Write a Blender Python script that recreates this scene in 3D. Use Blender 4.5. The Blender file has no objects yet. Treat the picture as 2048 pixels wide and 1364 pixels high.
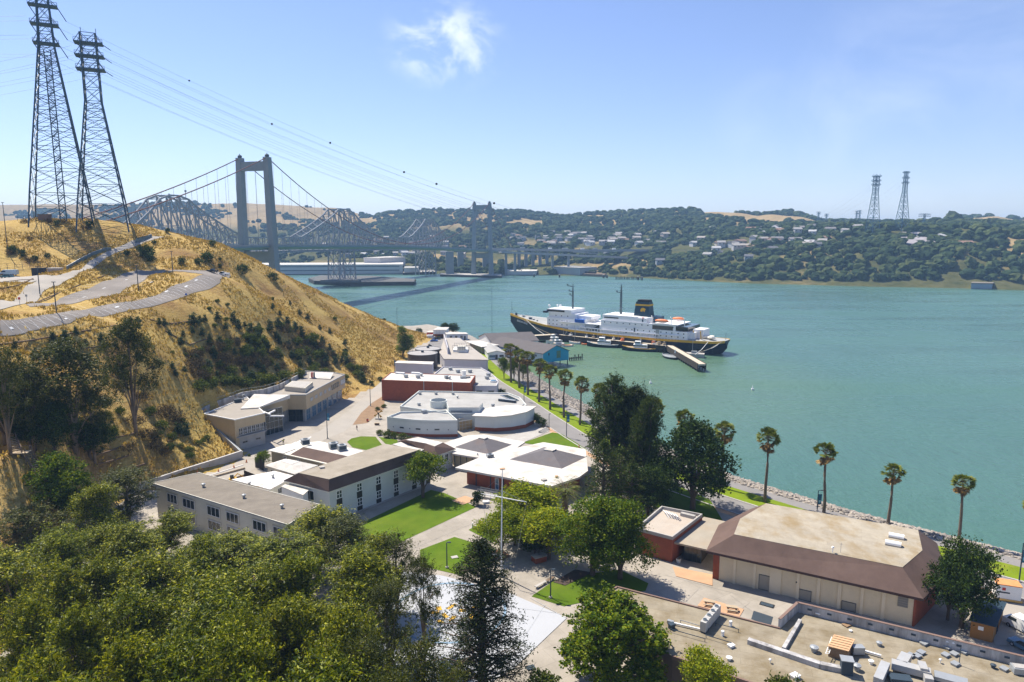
import bpy, bmesh, math, random
import numpy as np
from mathutils import Vector, Matrix
random.seed(7); R = random.Random(11); NR = np.random.RandomState(5)
rad = math.radians
SC = bpy.context.scene; COL = SC.collection

# ---------------------------------------------------------------- camera, sky, sun, exposure
F = 1365.0; CH = 66.0; TH = math.atan((682 - 475) / F)
cam = bpy.data.cameras.new("camera"); cam.sensor_width = 36.0; cam.lens = 36.0 * F / 2048
cam.clip_start = 0.5; cam.clip_end = 20000
co = bpy.data.objects.new("camera", cam); COL.objects.link(co)
co.location = (0, 0, CH); co.rotation_euler = (rad(90) - TH, 0, 0); SC.camera = co
SUN_EL = rad(56); SUN_DX, SUN_DY = 0.70, -0.71          # the way shadows fall on the ground
sd = Vector((SUN_DX, SUN_DY, 0)).normalized(); sd = Vector((sd.x * math.cos(SUN_EL), sd.y * math.cos(SUN_EL), -math.sin(SUN_EL)))
sl = bpy.data.lights.new("sun", 'SUN'); sl.energy = 5.0; sl.angle = rad(0.5); sl.color = (1.0, 0.92, 0.80)
so = bpy.data.objects.new("sun", sl); COL.objects.link(so); so.rotation_euler = sd.to_track_quat('-Z', 'Y').to_euler(); so.location = (-200, 300, 400)
W = bpy.data.worlds.new("World"); SC.world = W; W.use_nodes = True
wn = W.node_tree.nodes; wl = W.node_tree.links
for n in list(wn): wn.remove(n)
wo = wn.new('ShaderNodeOutputWorld'); bg = wn.new('ShaderNodeBackground'); sky = wn.new('ShaderNodeTexSky')
sky.sky_type = 'NISHITA'; sky.sun_disc = False; sky.sun_elevation = SUN_EL
sky.sun_rotation = math.atan2(-SUN_DX, -SUN_DY)
sky.altitude = 60; sky.air_density = 1.0; sky.dust_density = 0.15; sky.ozone_density = 4.0
bg.inputs['Strength'].default_value = 0.098
# thin real clouds in the sky: noise masked to a patch of the sky sphere
tc = wn.new('ShaderNodeTexCoord')
def wmath(op, a, b=None, c=None):
    n = wn.new('ShaderNodeMath'); n.operation = op
    for i, v in enumerate((a, b, c)):
        if v is None: continue
        if isinstance(v, (int, float)): n.inputs[i].default_value = v
        else: wl.new(v, n.inputs[i])
    return n.outputs[0]
def cloud_patch(direction, radius, amount, scale, seed, lo, hi, flat=1.0):
    d = Vector(direction).normalized()
    mp = wn.new('ShaderNodeMapping'); mp.inputs['Location'].default_value = (-d.x, -d.y, -d.z * flat); mp.inputs['Scale'].default_value = (1, 1, flat)
    wl.new(tc.outputs['Generated'], mp.inputs['Vector'])
    ln = wn.new('ShaderNodeVectorMath'); ln.operation = 'LENGTH'; wl.new(mp.outputs[0], ln.inputs[0])
    mr = wn.new('ShaderNodeMapRange'); mr.interpolation_type = 'SMOOTHSTEP'
    mr.inputs['From Min'].default_value = radius; mr.inputs['From Max'].default_value = radius * 0.25
    wl.new(ln.outputs['Value'], mr.inputs['Value'])
    nz = wn.new('ShaderNodeTexNoise'); nz.noise_dimensions = '4D'; nz.inputs['W'].default_value = seed; nz.inputs['Scale'].default_value = scale; nz.inputs['Detail'].default_value = 7; nz.inputs['Roughness'].default_value = 0.55
    nz.inputs['Distortion'].default_value = 0.6
    wl.new(mp.outputs[0], nz.inputs['Vector'])
    m2 = wn.new('ShaderNodeMapRange'); m2.interpolation_type = 'SMOOTHSTEP'; m2.inputs['From Min'].default_value = lo; m2.inputs['From Max'].default_value = hi
    wl.new(nz.outputs['Fac'], m2.inputs['Value'])
    return wmath('MULTIPLY', wmath('MULTIPLY', mr.outputs[0], m2.outputs[0]), amount)
CT, ST = math.cos(TH), math.sin(TH)
def ray(px, py):
    x = (px - 1024) / F; y = -(py - 682) / F
    return np.array([x, CT + y * ST, -ST + y * CT])
c1 = cloud_patch(ray(890, 88), 0.100, 0.62, 17, 3.3, 0.42, 0.68, 1.5)
c2 = cloud_patch(ray(1880, 250), 0.34, 0.20, 6, 1.7, 0.40, 0.75, 1.6)
cf = wmath('MINIMUM', wmath('ADD', c1, c2), 1.0)
mx = wn.new('ShaderNodeMix'); mx.data_type = 'RGBA'; wl.new(cf, mx.inputs['Factor'])
tn = wn.new('ShaderNodeMix'); tn.data_type = 'RGBA'; tn.blend_type = 'MULTIPLY'; tn.inputs['Factor'].default_value = 1.0; wl.new(sky.outputs[0], tn.inputs['A']); tn.inputs['B'].default_value = (1.03, .93, 1.03, 1); wl.new(tn.outputs['Result'], mx.inputs['A']); mx.inputs['B'].default_value = (8.2, 8.6, 9.2, 1)
wl.new(mx.outputs['Result'], bg.inputs['Color']); wl.new(bg.outputs[0], wo.inputs['Surface'])
SC.view_settings.view_transform = 'Standard'; SC.view_settings.look = 'None'; SC.view_settings.gamma = 1.0; SC.view_settings.exposure = 0.74
SC.cycles.max_bounces = 6; SC.cycles.volume_bounces = 0; SC.cycles.transparent_max_bounces = 8
SC.cycles.use_adaptive_sampling = True; SC.cycles.adaptive_threshold = 0.02

# ---------------------------------------------------------------- photograph measurements -> world
def P(px, py, z):
    r = ray(px, py); t = (z - CH) / r[2]; return r * t + np.array([0, 0, CH])
def D(px, py, d):
    r = ray(px, py); t = d / r[1]; return r * t + np.array([0, 0, CH])
def PL(pts, z): return [P(a, b, z)[:2] for a, b in pts]
def proj(p):
    zc = p[1] * CT - (p[2] - CH) * ST; yc = p[1] * ST + (p[2] - CH) * CT
    return 1024 + F * p[0] / zc, 682 - F * yc / zc
def hgt(top, base_pt): return D(top[0], top[1], base_pt[1])[2] - base_pt[2]
G = 4.0

# ---------------------------------------------------------------- materials
def _mat(name):
    m = bpy.data.materials.new(name); m.use_nodes = True; nt = m.node_tree
    b = nt.nodes['Principled BSDF']; return m, nt, b
def _noise(nt, scale, detail=4, rough=.55, vec=None):
    n = nt.nodes.new('ShaderNodeTexNoise'); n.inputs['Scale'].default_value = scale; n.inputs['Detail'].default_value = detail; n.inputs['Roughness'].default_value = rough
    if vec is not None: nt.links.new(vec, n.inputs['Vector'])
    return n
def _ramp(nt, fac, stops):
    r = nt.nodes.new('ShaderNodeValToRGB'); e = r.color_ramp.elements
    while len(e) < len(stops): e.new(0.5)
    for i, (p, c) in enumerate(stops): e[i].position = p; e[i].color = (*c[:3], 1)
    nt.links.new(fac, r.inputs[0]); return r
def _mix(nt, f, a, b, mode='MIX'):
    m = nt.nodes.new('ShaderNodeMix'); m.data_type = 'RGBA'; m.blend_type = mode
    for k, v in (('Factor', f), ('A', a), ('B', b)):
        if hasattr(v, 'is_linked') or hasattr(v, 'links'): nt.links.new(v, m.inputs[k])
        elif k == 'Factor': m.inputs[k].default_value = v
        else: m.inputs[k].default_value = (*v[:3], 1)
    return m.outputs['Result']
def _pos(nt, scale=(1, 1, 1)):
    g = nt.nodes.new('ShaderNodeNewGeometry'); mp = nt.nodes.new('ShaderNodeMapping'); mp.inputs['Scale'].default_value = scale
    nt.links.new(g.outputs['Position'], mp.inputs['Vector']); return mp.outputs[0]
def sc(c, k): return tuple(min(1, x * k) for x in c)
MATS = {}
def mat(name, col, rough=.8, var=.18, scale=.6, fine=6.0, col2=None, amt=.5, metal=0.0, stretch=(1, 1, 1), bump=0.0, spec=.3, lo=.42, hi=.68, seam=None):
    if name in MATS: return MATS[name]
    m, nt, b = _mat(name); v = _pos(nt, stretch)
    n1 = _noise(nt, scale, 5, .6, v); n2 = _noise(nt, fine, 3, .6, v)
    r1 = _ramp(nt, n1.outputs['Fac'], [(.3, sc(col, 1 - var)), (.7, sc(col, 1 + var))])
    c = _mix(nt, .35, r1.outputs[0], _ramp(nt, n2.outputs['Fac'], [(.3, sc(col, 1 - var * 1.5)), (.7, sc(col, 1 + var * 1.5))]).outputs[0])
    if col2:
        n3 = _noise(nt, scale * .45, 6, .65, v); r3 = _ramp(nt, n3.outputs['Fac'], [(lo, (0, 0, 0)), (hi, (amt, amt, amt))])
        c = _mix(nt, r3.outputs[0], c, col2)
    if seam:
        mp = nt.nodes.new('ShaderNodeMapping'); mp.inputs['Rotation'].default_value = (0, 0, seam[2]); nt.links.new(_pos(nt), mp.inputs['Vector']); bt = nt.nodes.new('ShaderNodeTexBrick'); nt.links.new(mp.outputs[0], bt.inputs['Vector'])
        bt.inputs['Scale'].default_value = 1.0; bt.inputs['Brick Width'].default_value = seam[0]; bt.inputs['Row Height'].default_value = seam[1]; bt.inputs['Mortar Size'].default_value = seam[3]; bt.inputs['Mortar Smooth'].default_value = .3; k = seam[4]
        bt.inputs['Color1'].default_value = (1 + k, 1 + k, 1 + k, 1); bt.inputs['Color2'].default_value = (1 - k, 1 - k, 1 - k, 1); bt.inputs['Mortar'].default_value = (seam[5], seam[5], seam[5], 1); c = _mix(nt, 1.0, c, bt.outputs['Color'], 'MULTIPLY')
    nt.links.new(c, b.inputs['Base Color']); b.inputs['Roughness'].default_value = rough; b.inputs['Metallic'].default_value = metal
    b.inputs['Specular IOR Level'].default_value = spec
    if bump:
        bp = nt.nodes.new('ShaderNodeBump'); bp.inputs['Strength'].default_value = bump; bp.inputs['Distance'].default_value = .1
        nt.links.new(n2.outputs['Fac'], bp.inputs['Height']); nt.links.new(bp.outputs[0], b.inputs['Normal'])
    MATS[name] = m; return m
def leafmat(name, c1, c2, c3, trans=.3, rough=.5, spec=.35):
    trans = min(.5, trans * 1.1); spec *= .45; rough = min(1, rough + .12)
    m, nt, b = _mat(name)
    g = nt.nodes.new('ShaderNodeNewGeometry'); oi = nt.nodes.new('ShaderNodeObjectInfo')
    r = _ramp(nt, g.outputs['Random Per Island'], [(0, c1), (.55, c2), (1, c3)])
    n = _noise(nt, .45, 3, .6, _pos(nt)); rn = _ramp(nt, n.outputs['Fac'], [(.35, (.72, .75, .7)), (.65, (1.22, 1.18, 1.0))])
    c = _mix(nt, 1.0, r.outputs[0], rn.outputs[0], 'MULTIPLY')
    ro = _ramp(nt, oi.outputs['Random'], [(0, (.84, .88, .86)), (1, (1.14, 1.08, 1.0))])
    c = _mix(nt, 1.0, c, ro.outputs[0], 'MULTIPLY')
    nt.links.new(c, b.inputs['Base Color']); b.inputs['Roughness'].default_value = rough; b.inputs['Specular IOR Level'].default_value = spec
    t = nt.nodes.new('ShaderNodeBsdfTranslucent'); nt.links.new(_mix(nt, 1.0, c, (1.15, 1.1, .6), 'MULTIPLY'), t.inputs['Color'])
    ms = nt.nodes.new('ShaderNodeMixShader'); ms.inputs[0].default_value = trans
    nt.links.new(b.outputs[0], ms.inputs[1]); nt.links.new(t.outputs[0], ms.inputs[2])
    nt.links.new(ms.outputs[0], nt.nodes['Material Output'].inputs['Surface']); MATS[name] = m; return m

WHITE = mat('white_paint', (.78, .78, .76), .6, .05, .4, 5)
CREAM = mat('cream_wall', (.70, .67, .57), .85, .06, .5, 6, (.45, .43, .36), .3)
PALE = mat('pale_blue_grey_wall', (.60, .63, .60), .8, .05, .4, 5)
TAN = mat('tan_panel', (.46, .36, .22), .55, .10, .25, 3, stretch=(1, 1, .3))
CONC = mat('concrete', (.40, .38, .35), .9, .12, .5, 5, (.26, .25, .23), .4)
CONCW = mat('stained_concrete', (.46, .45, .44), .9, .15, 1.2, 6, (.16, .15, .14), .75, stretch=(1.2, 1.2, .25), lo=.4, hi=.62)
BRICK = mat('brick', (.30, .085, .045), .9, .18, 1.2, 9, (.20, .06, .04), .5)
GREYROOF = mat('gravel_roof', (.205, .18, .145), .95, .14, .7, 9, (.15, .13, .105), .7, bump=.3, seam=(14, 1.1, -.35, .03, .05, .72))
LGREYROOF = mat('light_grey_roof', (.37, .365, .345), .9, .09, .4, 6, (.26, .25, .23), .6, seam=(9, 2.2, .1, .04, .04, .78))
WROOF = mat('white_roof', (.56, .535, .49), .85, .08, .5, 5, (.36, .31, .25), .75, seam=(8, 2.0, -.4, .04, .045, .8), lo=.48, hi=.72)
PATCHROOF = mat('patched_roof', (.66, .64, .61), .8, .05, .5, 5, (.45, .34, .22), .9, lo=.55, hi=.6)
BROWN = mat('brown_shingle', (.105, .068, .055), .9, .18, .5, 10, (.15, .10, .08), .6, stretch=(1, 1, .3))
GYMTOP = mat('weathered_deck_roof', (.345, .305, .235), .95, .16, .6, 5, (.255, .185, .09), .85, lo=.46, hi=.66, stretch=(1, .6, 1), seam=(11, 1.6, .455, .03, .05, .82))
TARROOF = mat('tar_gravel_roof', (.275, .238, .172), .95, .18, .5, 7, (.165, .125, .065), .8, bump=.25, lo=.44, hi=.66, seam=(9, 1.5, .30, .035, .06, .80))
SLATE = mat('dark_slate', (.13, .12, .125), .85, .14, .6, 9, (.22, .12, .07), .25, lo=.55, hi=.72)
ASPHD = mat('boathouse_shingle', (.115, .105, .105), .9, .14, .6, 8)
GLASS = mat('dark_glass', (.02, .03, .035), .08, .1, .5, 3, spec=.6)
BGLASS = mat('blue_glass', (.09, .17, .24), .1, .2, .4, 2, spec=.6)
STEELD = mat('dark_steel', (.035, .055, .075), .6, .1, 2, 9)
STEELP = mat('pylon_steel', (.045, .085, .125), .55, .1, 2, 9)
TRUSSM = mat('silver_truss', (.30, .31, .325), .95, .1, .4, 3, spec=0.0)
BRIDGE = mat('bridge_concrete', (.22, .25, .265), .8, .10, .2, 2)
DECKM = mat('bridge_deck', (.20, .27, .27), .6, .08, .2, 2)
CABLE = mat('red_brown_cable', (.16, .075, .07), .7, .08, 1, 4)
WIREM = mat('wire', (.22, .25, .30), .6, .05, 1, 4)
GALV = mat('galvanised', (.34, .36, .37), .45, .08, 1.5, 8, metal=.3)
BLACK = mat('black_rubber', (.02, .02, .02), .7, .1, 2, 9)
WOOD = mat('weathered_timber', (.16, .115, .08), .9, .2, 1.5, 9)
WOODL = mat('pale_timber', (.40, .32, .22), .9, .15, 1.5, 9)
PIERM = mat('pier_deck', (.50, .44, .34), .9, .12, .6, 5)
PILE = mat('dark_pile', (.045, .038, .032), .9, .2, 1, 6)
NAVY = mat('navy_hull', (.012, .020, .035), .4, .1, .3, 3)
GOLD = mat('gold_paint', (.62, .36, .03), .6, .06, 1, 5)
SHIPW = mat('ship_white', (.80, .80, .80), .5, .04, .4, 4)
ORANGE = mat('orange_paint', (.75, .20, .06), .6, .06, 1, 5)
BLUE = mat('blue_tarp', (.03, .12, .42), .6, .1, 1, 5)
CYAN = mat('turquoise_wall', (.03, .30, .45), .7, .05, .6, 6)
LAV = mat('pale_grey_wall', (.50, .49, .52), .8, .05, .5, 5)
TANKM = mat('tank_brown', (.085, .068, .060), .7, .1, .3, 3, stretch=(1, 1, .1))
RED = mat('red_paint', (.45, .04, .03), .6, .08, 1, 5)
GREENM = mat('green_paint', (.05, .28, .16), .6, .08, 1, 5)
ASPH = mat('asphalt', (.205, .195, .185), .92, .12, .25, 8, (.28, .265, .25), .5)
LOTM = mat('lot_asphalt', (.255, .23, .205), .95, .12, .15, 6, (.165, .15, .135), .7, spec=.05, stretch=(1, 1, 1))
PAVE = mat('pale_paving', (.345, .31, .26), .9, .12, .3, 5, (.25, .225, .185), .7, lo=.45, hi=.62, seam=(3.6, 3.6, -.55, .035, .035, .78))
ROADL = mat('pale_road', (.34, .31, .265), .92, .10, .2, 6, (.30, .285, .26), .5)
COURT = mat('pale_court', (.40, .415, .435), .8, .04, .3, 4)
TERRA = mat('terracotta_paving', (.47, .29, .17), .9, .12, .5, 6)
LAWN = mat('lawn_grass', (.080, .138, .010), .95, .18, .35, 7, (.125, .165, .018), .7, bump=.4, spec=.05, seam=(60, 1.4, -.9, 0, .05, 1))
LAWNB = mat('verge_grass', (.155, .215, .012), .95, .2, .4, 7, (.32, .26, .06), .6, bump=.4, spec=.05, lo=.55, hi=.75)
LINE = mat('road_paint', (.62, .62, .60), .8, .15, 2, 9)
BARK = mat('bark', (.13, .095, .07), .9, .25, 2, 9)
BARKP = mat('pale_bark', (.22, .165, .12), .9, .25, 1.2, 7, (.10, .07, .05), .6, spec=.1)
PALMT = mat('palm_bark', (.15, .115, .085), .9, .2, 3, 12, stretch=(1, 1, 3))
ROCKM = mat('riprap', (.36, .32, .27), .9, .4, .5, 4, (.13, .115, .10), .8)
DIRT = mat('brown_soil', (.24, .155, .09), .95, .2, .5, 6)
SKIN = mat('skin', (.45, .27, .19), .7, .05)
HIVIS = mat('hi_vis_cloth', (.50, .72, .05), .8, .06)
DENIM = mat('dark_cloth', (.03, .035, .06), .9, .1)
L_EUC = leafmat('eucalyptus_leaf', (.030, .054, .003), (.130, .168, .006), (.46, .46, .02), .28, .38, .5)
L_EUCD = leafmat('dull_eucalyptus_leaf', (.024, .036, .006), (.062, .078, .011), (.17, .175, .03), .22, .42, .45)
L_OAK = leafmat('dark_leaf', (.012, .030, .006), (.028, .060, .010), (.09, .135, .018), .2, .5, .35)
L_BRIGHT = leafmat('bright_leaf', (.085, .15, .005), (.20, .26, .007), (.40, .41, .014), .35, .5, .3)
L_MID = leafmat('mid_green_leaf', (.035, .085, .004), (.105, .170, .007), (.26, .29, .012), .3, .5, .3)
L_PINE = leafmat('pine_needle', (.011, .021, .008), (.022, .038, .011), (.065, .080, .02), .15, .55, .3)
L_PINEG = leafmat('cypress_leaf', (.022, .046, .012), (.048, .080, .016), (.12, .14, .025), .2, .55, .3)
L_SHRUB = leafmat('blue_green_shrub_leaf', (.030, .055, .030), (.05, .085, .042), (.085, .125, .055), .2, .6, .25)
L_SCRUB = leafmat('green_scrub_leaf', (.045, .075, .012), (.085, .115, .018), (.15, .17, .03), .25, .6, .25)
L_DRY = leafmat('dry_scrub_leaf', (.055, .042, .03), (.085, .064, .042), (.13, .10, .06), .1, .8, .15)
L_PALM = leafmat('palm_leaf', (.06, .095, .012), (.12, .155, .022), (.24, .25, .05), .2, .45, .4)
L_SKIRT = leafmat('dead_palm_leaf', (.13, .08, .035), (.26, .165, .075), (.44, .30, .15), .15, .8, .2)
L_FAR = leafmat('far_tree_leaf', (.026, .045, .024), (.045, .070, .034), (.085, .105, .045), .05, .8, .1)
L_GRASS = leafmat('dry_grass_blade', (.34, .23, .07), (.46, .32, .10), (.55, .40, .14), .2, .8, .15)

# ---------------------------------------------------------------- mesh building
class MB:
    def __init__(s, o=(0, 0, 0)): s.v = []; s.f = []; s.o = np.array([float(x) for x in o])
    def add(s, vs, fs):
        b = len(s.v); s.v += [tuple(float(c) for c in p) for p in vs]; s.f += [tuple(b + i for i in f) for f in fs]
    def bx(s, x0, x1, y0, y1, z0, z1):
        s.add([(x0, y0, z0), (x1, y0, z0), (x1, y1, z0), (x0, y1, z0), (x0, y0, z1), (x1, y0, z1), (x1, y1, z1), (x0, y1, z1)],
              [(3, 2, 1, 0), (4, 5, 6, 7), (0, 1, 5, 4), (1, 2, 6, 5), (2, 3, 7, 6), (3, 0, 4, 7)])
    def prism(s, poly, z0, z1):
        n = len(poly); a = z0 if hasattr(z0, '__len__') else [z0] * n; b = z1 if hasattr(z1, '__len__') else [z1] * n
        s.add([(p[0], p[1], a[i]) for i, p in enumerate(poly)] + [(p[0], p[1], b[i]) for i, p in enumerate(poly)],
              [tuple(range(n - 1, -1, -1)), tuple(range(n, 2 * n))] + [(i, (i + 1) % n, n + (i + 1) % n, n + i) for i in range(n)])
    def loft(s, rings, cap=True, close=True):
        n = len(rings[0]); vs = [p for r in rings for p in r]; fs = []
        for k in range(len(rings) - 1):
            for i in range(n if close else n - 1):
                j = (i + 1) % n; fs.append((k * n + i, k * n + j, (k + 1) * n + j, (k + 1) * n + i))
        if cap: fs += [tuple(range(n - 1, -1, -1)), tuple(range((len(rings) - 1) * n, len(rings) * n))]
        s.add(vs, fs)
    def obox(s, A, B, w, z0, z1, side=0.0):
        a = np.array(A[:2], float); b = np.array(B[:2], float); d = (b - a) / max(1e-6, np.linalg.norm(b - a)); n = np.array([-d[1], d[0]])
        o = n * side; h = n * w / 2
        s.prism([a - h + o, b - h + o, b + h + o, a + h + o], z0, z1)
    def rbox(s, c, sx, sy, z0, z1, rz=0):
        ca, sa = math.cos(rz), math.sin(rz)
        s.prism([(c[0] + x * ca - y * sa, c[1] + x * sa + y * ca) for x, y in ((-sx / 2, -sy / 2), (sx / 2, -sy / 2), (sx / 2, sy / 2), (-sx / 2, sy / 2))], z0, z1)
    def bar(s, p, q, w, n=4): s.tube([p, q], [w / 2 * (1.3 if n == 4 else 1)] * 2, n)
    def tube(s, pts, rs, n=6):
        pts = [Vector(p) for p in pts]; rings = []
        for i, p in enumerate(pts):
            t = (pts[min(i + 1, len(pts) - 1)] - pts[max(i - 1, 0)])
            if t.length < 1e-9: t = Vector((0, 0, 1))
            t.normalize(); u = t.cross(Vector((0, 0, 1)))
            if u.length < .05: u = t.cross(Vector((0, 1, 0)))
            u.normalize(); w = t.cross(u); r = rs[i] if hasattr(rs, '__len__') else rs
            rings.append([p + (u * math.cos(a) + w * math.sin(a)) * r for a in [2 * math.pi * (k + .5) / n for k in range(n)]])
        s.loft(rings)
    def cyl(s, c, r, z0, z1, n=24, r2=None):
        r2 = r if r2 is None else r2
        s.loft([[(c[0] + q * math.cos(2 * math.pi * k / n), c[1] + q * math.sin(2 * math.pi * k / n), z) for k in range(n)] for q, z in ((r, z0), (r2, z1))])
    def ball(s, c, r, n=8, sz=1.0):
        rings = []
        for i in range(1, n // 2 + 1):
            a = math.pi * (i - .5 if False else i) / (n // 2 + 1); rings.append([(c[0] + r * math.sin(a) * math.cos(2 * math.pi * k / n), c[1] + r * math.sin(a) * math.sin(2 * math.pi * k / n), c[2] - r * sz * math.cos(a)) for k in range(n)])
        s.loft(rings)
    def poly3(s, pts): s.add(pts, [tuple(range(len(pts)))])
    def mesh(s, name, m=None, smooth=False):
        me = bpy.data.meshes.new(name); o = s.o
        me.from_pydata([(p[0] - o[0], p[1] - o[1], p[2] - o[2]) for p in s.v], [], s.f)
        if m: me.materials.append(m)
        bm = bmesh.new(); bm.from_mesh(me); bmesh.ops.recalc_face_normals(bm, faces=bm.faces); bm.to_mesh(me); bm.free()
        if smooth: me.polygons.foreach_set('use_smooth', [True] * len(me.polygons))
        return me
    def build(s, name, m, parent=None, smooth=False):
        o = bpy.data.objects.new(name, s.mesh(name, m, smooth)); COL.objects.link(o)
        if parent is not None: o.parent = parent
        else: o.location = s.o
        return o
def base_of(root):
    while root.parent: root = root.parent
    return root.location
def mb(root): return MB(base_of(root))
def tag(o, label=None, cat=None, group=None, kind=None):
    if label: o['label'] = label
    if cat: o['category'] = cat
    if group: o['group'] = group
    if kind: o['kind'] = kind
    return o
def thing(name, label, cat, loc, group=None):
    o = bpy.data.objects.new(name, None); COL.objects.link(o); o.empty_display_size = .5
    o.location = tuple(float(x) for x in loc); return tag(o, label, cat, group)
def link(name, me, parent=None):
    o = bpy.data.objects.new(name, me); COL.objects.link(o); o.parent = parent; return o
def copy_tree(o, parent=None):
    c = o.copy(); COL.objects.link(c); c.parent = parent
    for ch in list(o.children): copy_tree(ch, c)
    return c
def single(m, name, mt, label, cat, group=None, smooth=False): return tag(m.build(name, mt, None, smooth), label, cat, group)
def structure(m, name, mt, smooth=False): return tag(m.build(name, mt, None, smooth), kind='structure')
def v3(p, z): return (p[0], p[1], z)
def lerp(a, b, t): return np.array(a) * (1 - t) + np.array(b) * t
def unit(v): v = np.array(v, float); return v / np.linalg.norm(v)
def inset(poly, d):
    """offset a polygon inwards by d (d<0 outwards)"""
    n = len(poly); p = [np.array(q[:2], float) for q in poly]
    ar = sum(p[i][0] * p[(i + 1) % n][1] - p[(i + 1) % n][0] * p[i][1] for i in range(n)); sg = 1 if ar > 0 else -1; out = []
    for i in range(n):
        d1 = unit(p[i] - p[i - 1]); d2 = unit(p[(i + 1) % n] - p[i]); n1 = np.array([-d1[1], d1[0]]) * sg; n2 = np.array([-d2[1], d2[0]]) * sg
        out.append(p[i] + (n1 + n2) / max(.35, 1 + n1.dot(n2)) * d)
    return out

# ---------------------------------------------------------------- terrain of the near shore
SHORE_PX = [(865, 653), (905, 661), (945, 672), (975, 688), (1000, 705), (1020, 712), (1038, 727), (1066, 749), (1096, 770), (1130, 788), (1174, 811), (1240, 848), (1340, 900), (1444, 944), (1500, 964), (1634, 1003), (1730, 1031), (1840, 1059), (1933, 1082), (2048, 1111), (2300, 1170)]
SHORE = np.array(PL(SHORE_PX, 0))
LAND = np.array([(-420, 470), (-300, 455), (-230, 470), (-160, 490), (-110, 500), (-75, 492)] + [tuple(p) for p in SHORE] + [(200, 60), (330, -60), (330, -200), (-700, -200), (-700, 400)])
def in_poly(x, y, poly):
    ins = np.zeros(x.shape, bool); n = len(poly)
    for i in range(n):
        x1, y1 = poly[i]; x2, y2 = poly[(i + 1) % n]
        cnd = ((y1 > y) != (y2 > y)) & (x < (x2 - x1) * (y - y1) / (y2 - y1 + 1e-12) + x1); ins ^= cnd
    return ins
def dist_poly(x, y, poly, closed=True):
    best = np.full(x.shape, 1e9); n = len(poly)
    for i in range(n if closed else n - 1):
        a = poly[i]; b = poly[(i + 1) % n]; d = b - a; t = np.clip(((x - a[0]) * d[0] + (y - a[1]) * d[1]) / (d.dot(d) + 1e-9), 0, 1)
        best = np.minimum(best, np.hypot(x - a[0] - t * d[0], y - a[1] - t * d[1]))
    return best
HILL_PX = [(0, 446, 322), (50, 439, 330), (150, 442, 332), (240, 451, 332), (300, 470, 332), (360, 483, 331), (440, 500, 328), (500, 545, 330), (560, 562, 345), (640, 592, 372), (720, 627, 395), (790, 652, 418), (845, 667, 440),
    (0, 672, 168), (100, 655, 185), (200, 633, 208), (300, 607, 232), (400, 580, 262), (455, 557, 285), (0, 641, 176), (150, 618, 203), (230, 600, 224), (290, 570, 252), (360, 547, 278), (30, 628, 192), (300, 557, 258),
    (60, 610, 215), (120, 600, 228), (200, 590, 236), (230, 562, 262), (330, 546, 283), (100, 575, 240), (250, 538, 286), (0, 600, 205), (60, 572, 235), (140, 545, 265), (215, 508, 300), (280, 482, 325), (40, 550, 268), (10, 520, 280),
    (50, 490, 300), (100, 462, 318), (400, 520, 315), (340, 510, 312), (100, 720, 178), (300, 700, 200), (450, 650, 245), (600, 650, 300), (700, 690, 320), (600, 740, 270), (450, 760, 225), (300, 800, 188), (150, 800, 165), (0, 760, 150),
    (0, 880, 135), (100, 900, 145), (300, 900, 170), (400, 860, 193), (200, 960, 155), (50, 1000, 130), (0, 1010, 124), (500, 774, 228), (600, 738, 265), (690, 735, 290), (780, 690, 372), (540, 600, 318), (500, 580, 300)]
_c = np.array([D(*q) for q in HILL_PX])
_flat = [(-95, 155, 3.2), (-82, 172, 3.4), (-74, 190, 3.4), (-66, 215, 4), (-66, 250, 4.5), (-58, 280, 4), (-56, 320, 3.8), (-55, 360, 3.8), (-52, 400, 3.5), (-47, 440, 3), (-110, 140, 4.5), (-118, 118, 5), (-40, 150, 1), (-40, 200, 1), (-40, 250, 0), (-35, 320, 0), (-25, 420, 0), (20, 150, 0), (20, 250, 0), (80, 120, 0), (-20, 60, 1), (-90, 80, 4), (-150, 60, 14), (-160, 110, 24),
    (-120, 420, 30), (-90, 450, 10), (-180, 420, 34), (-250, 400, 45), (-300, 330, 70), (-330, 250, 62), (-260, 180, 48), (-300, 100, 40), (-400, 300, 60), (-240, 450, 8), (-160, 470, 4), (-330, 430, 20), (-200, 380, 60), (-150, 390, 48)]
_c = np.vstack([_c, np.array(_flat, float)])
def _tps(r2): return np.where(r2 > 1e-9, r2 * np.log(r2 + 1e-12), 0.0)
_XY = _c[:, :2] / 100.0; _n = len(_c)
_K = _tps(((_XY[:, None] - _XY[None]) ** 2).sum(-1)) + np.eye(_n) * 0.004
_A = np.zeros((_n + 3, _n + 3)); _A[:_n, :_n] = _K; _A[:_n, _n] = 1; _A[:_n, _n + 1:] = _XY; _A[_n, :_n] = 1; _A[_n + 1:, :_n] = _XY.T
_w = np.linalg.solve(_A, np.concatenate([_c[:, 2], np.zeros(3)]))
TAN_FOOT = np.array([P(*q)[:2] for q in ((484, 906, 4), (395, 822, 13.6), (430, 804, 14.4), (486, 785, 15.2), (528, 779, 15.5), (560, 769, 15.2), (613, 742, 14.8), (667, 746, 13.4), (692, 752, 13.4), (690, 815, 4), (622, 856, 4), (550, 908, 4), (484, 925, 4))])
CAMPUS = np.array(PL([(150, 1034), (300, 980), (484, 918), (540, 894), (612, 842), (684, 806), (745, 773), (790, 740), (830, 707), (858, 686), (866, 672), (1000, 650), (1300, 700), (2300, 1000), (2300, 1600), (-200, 1600)], G))
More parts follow.
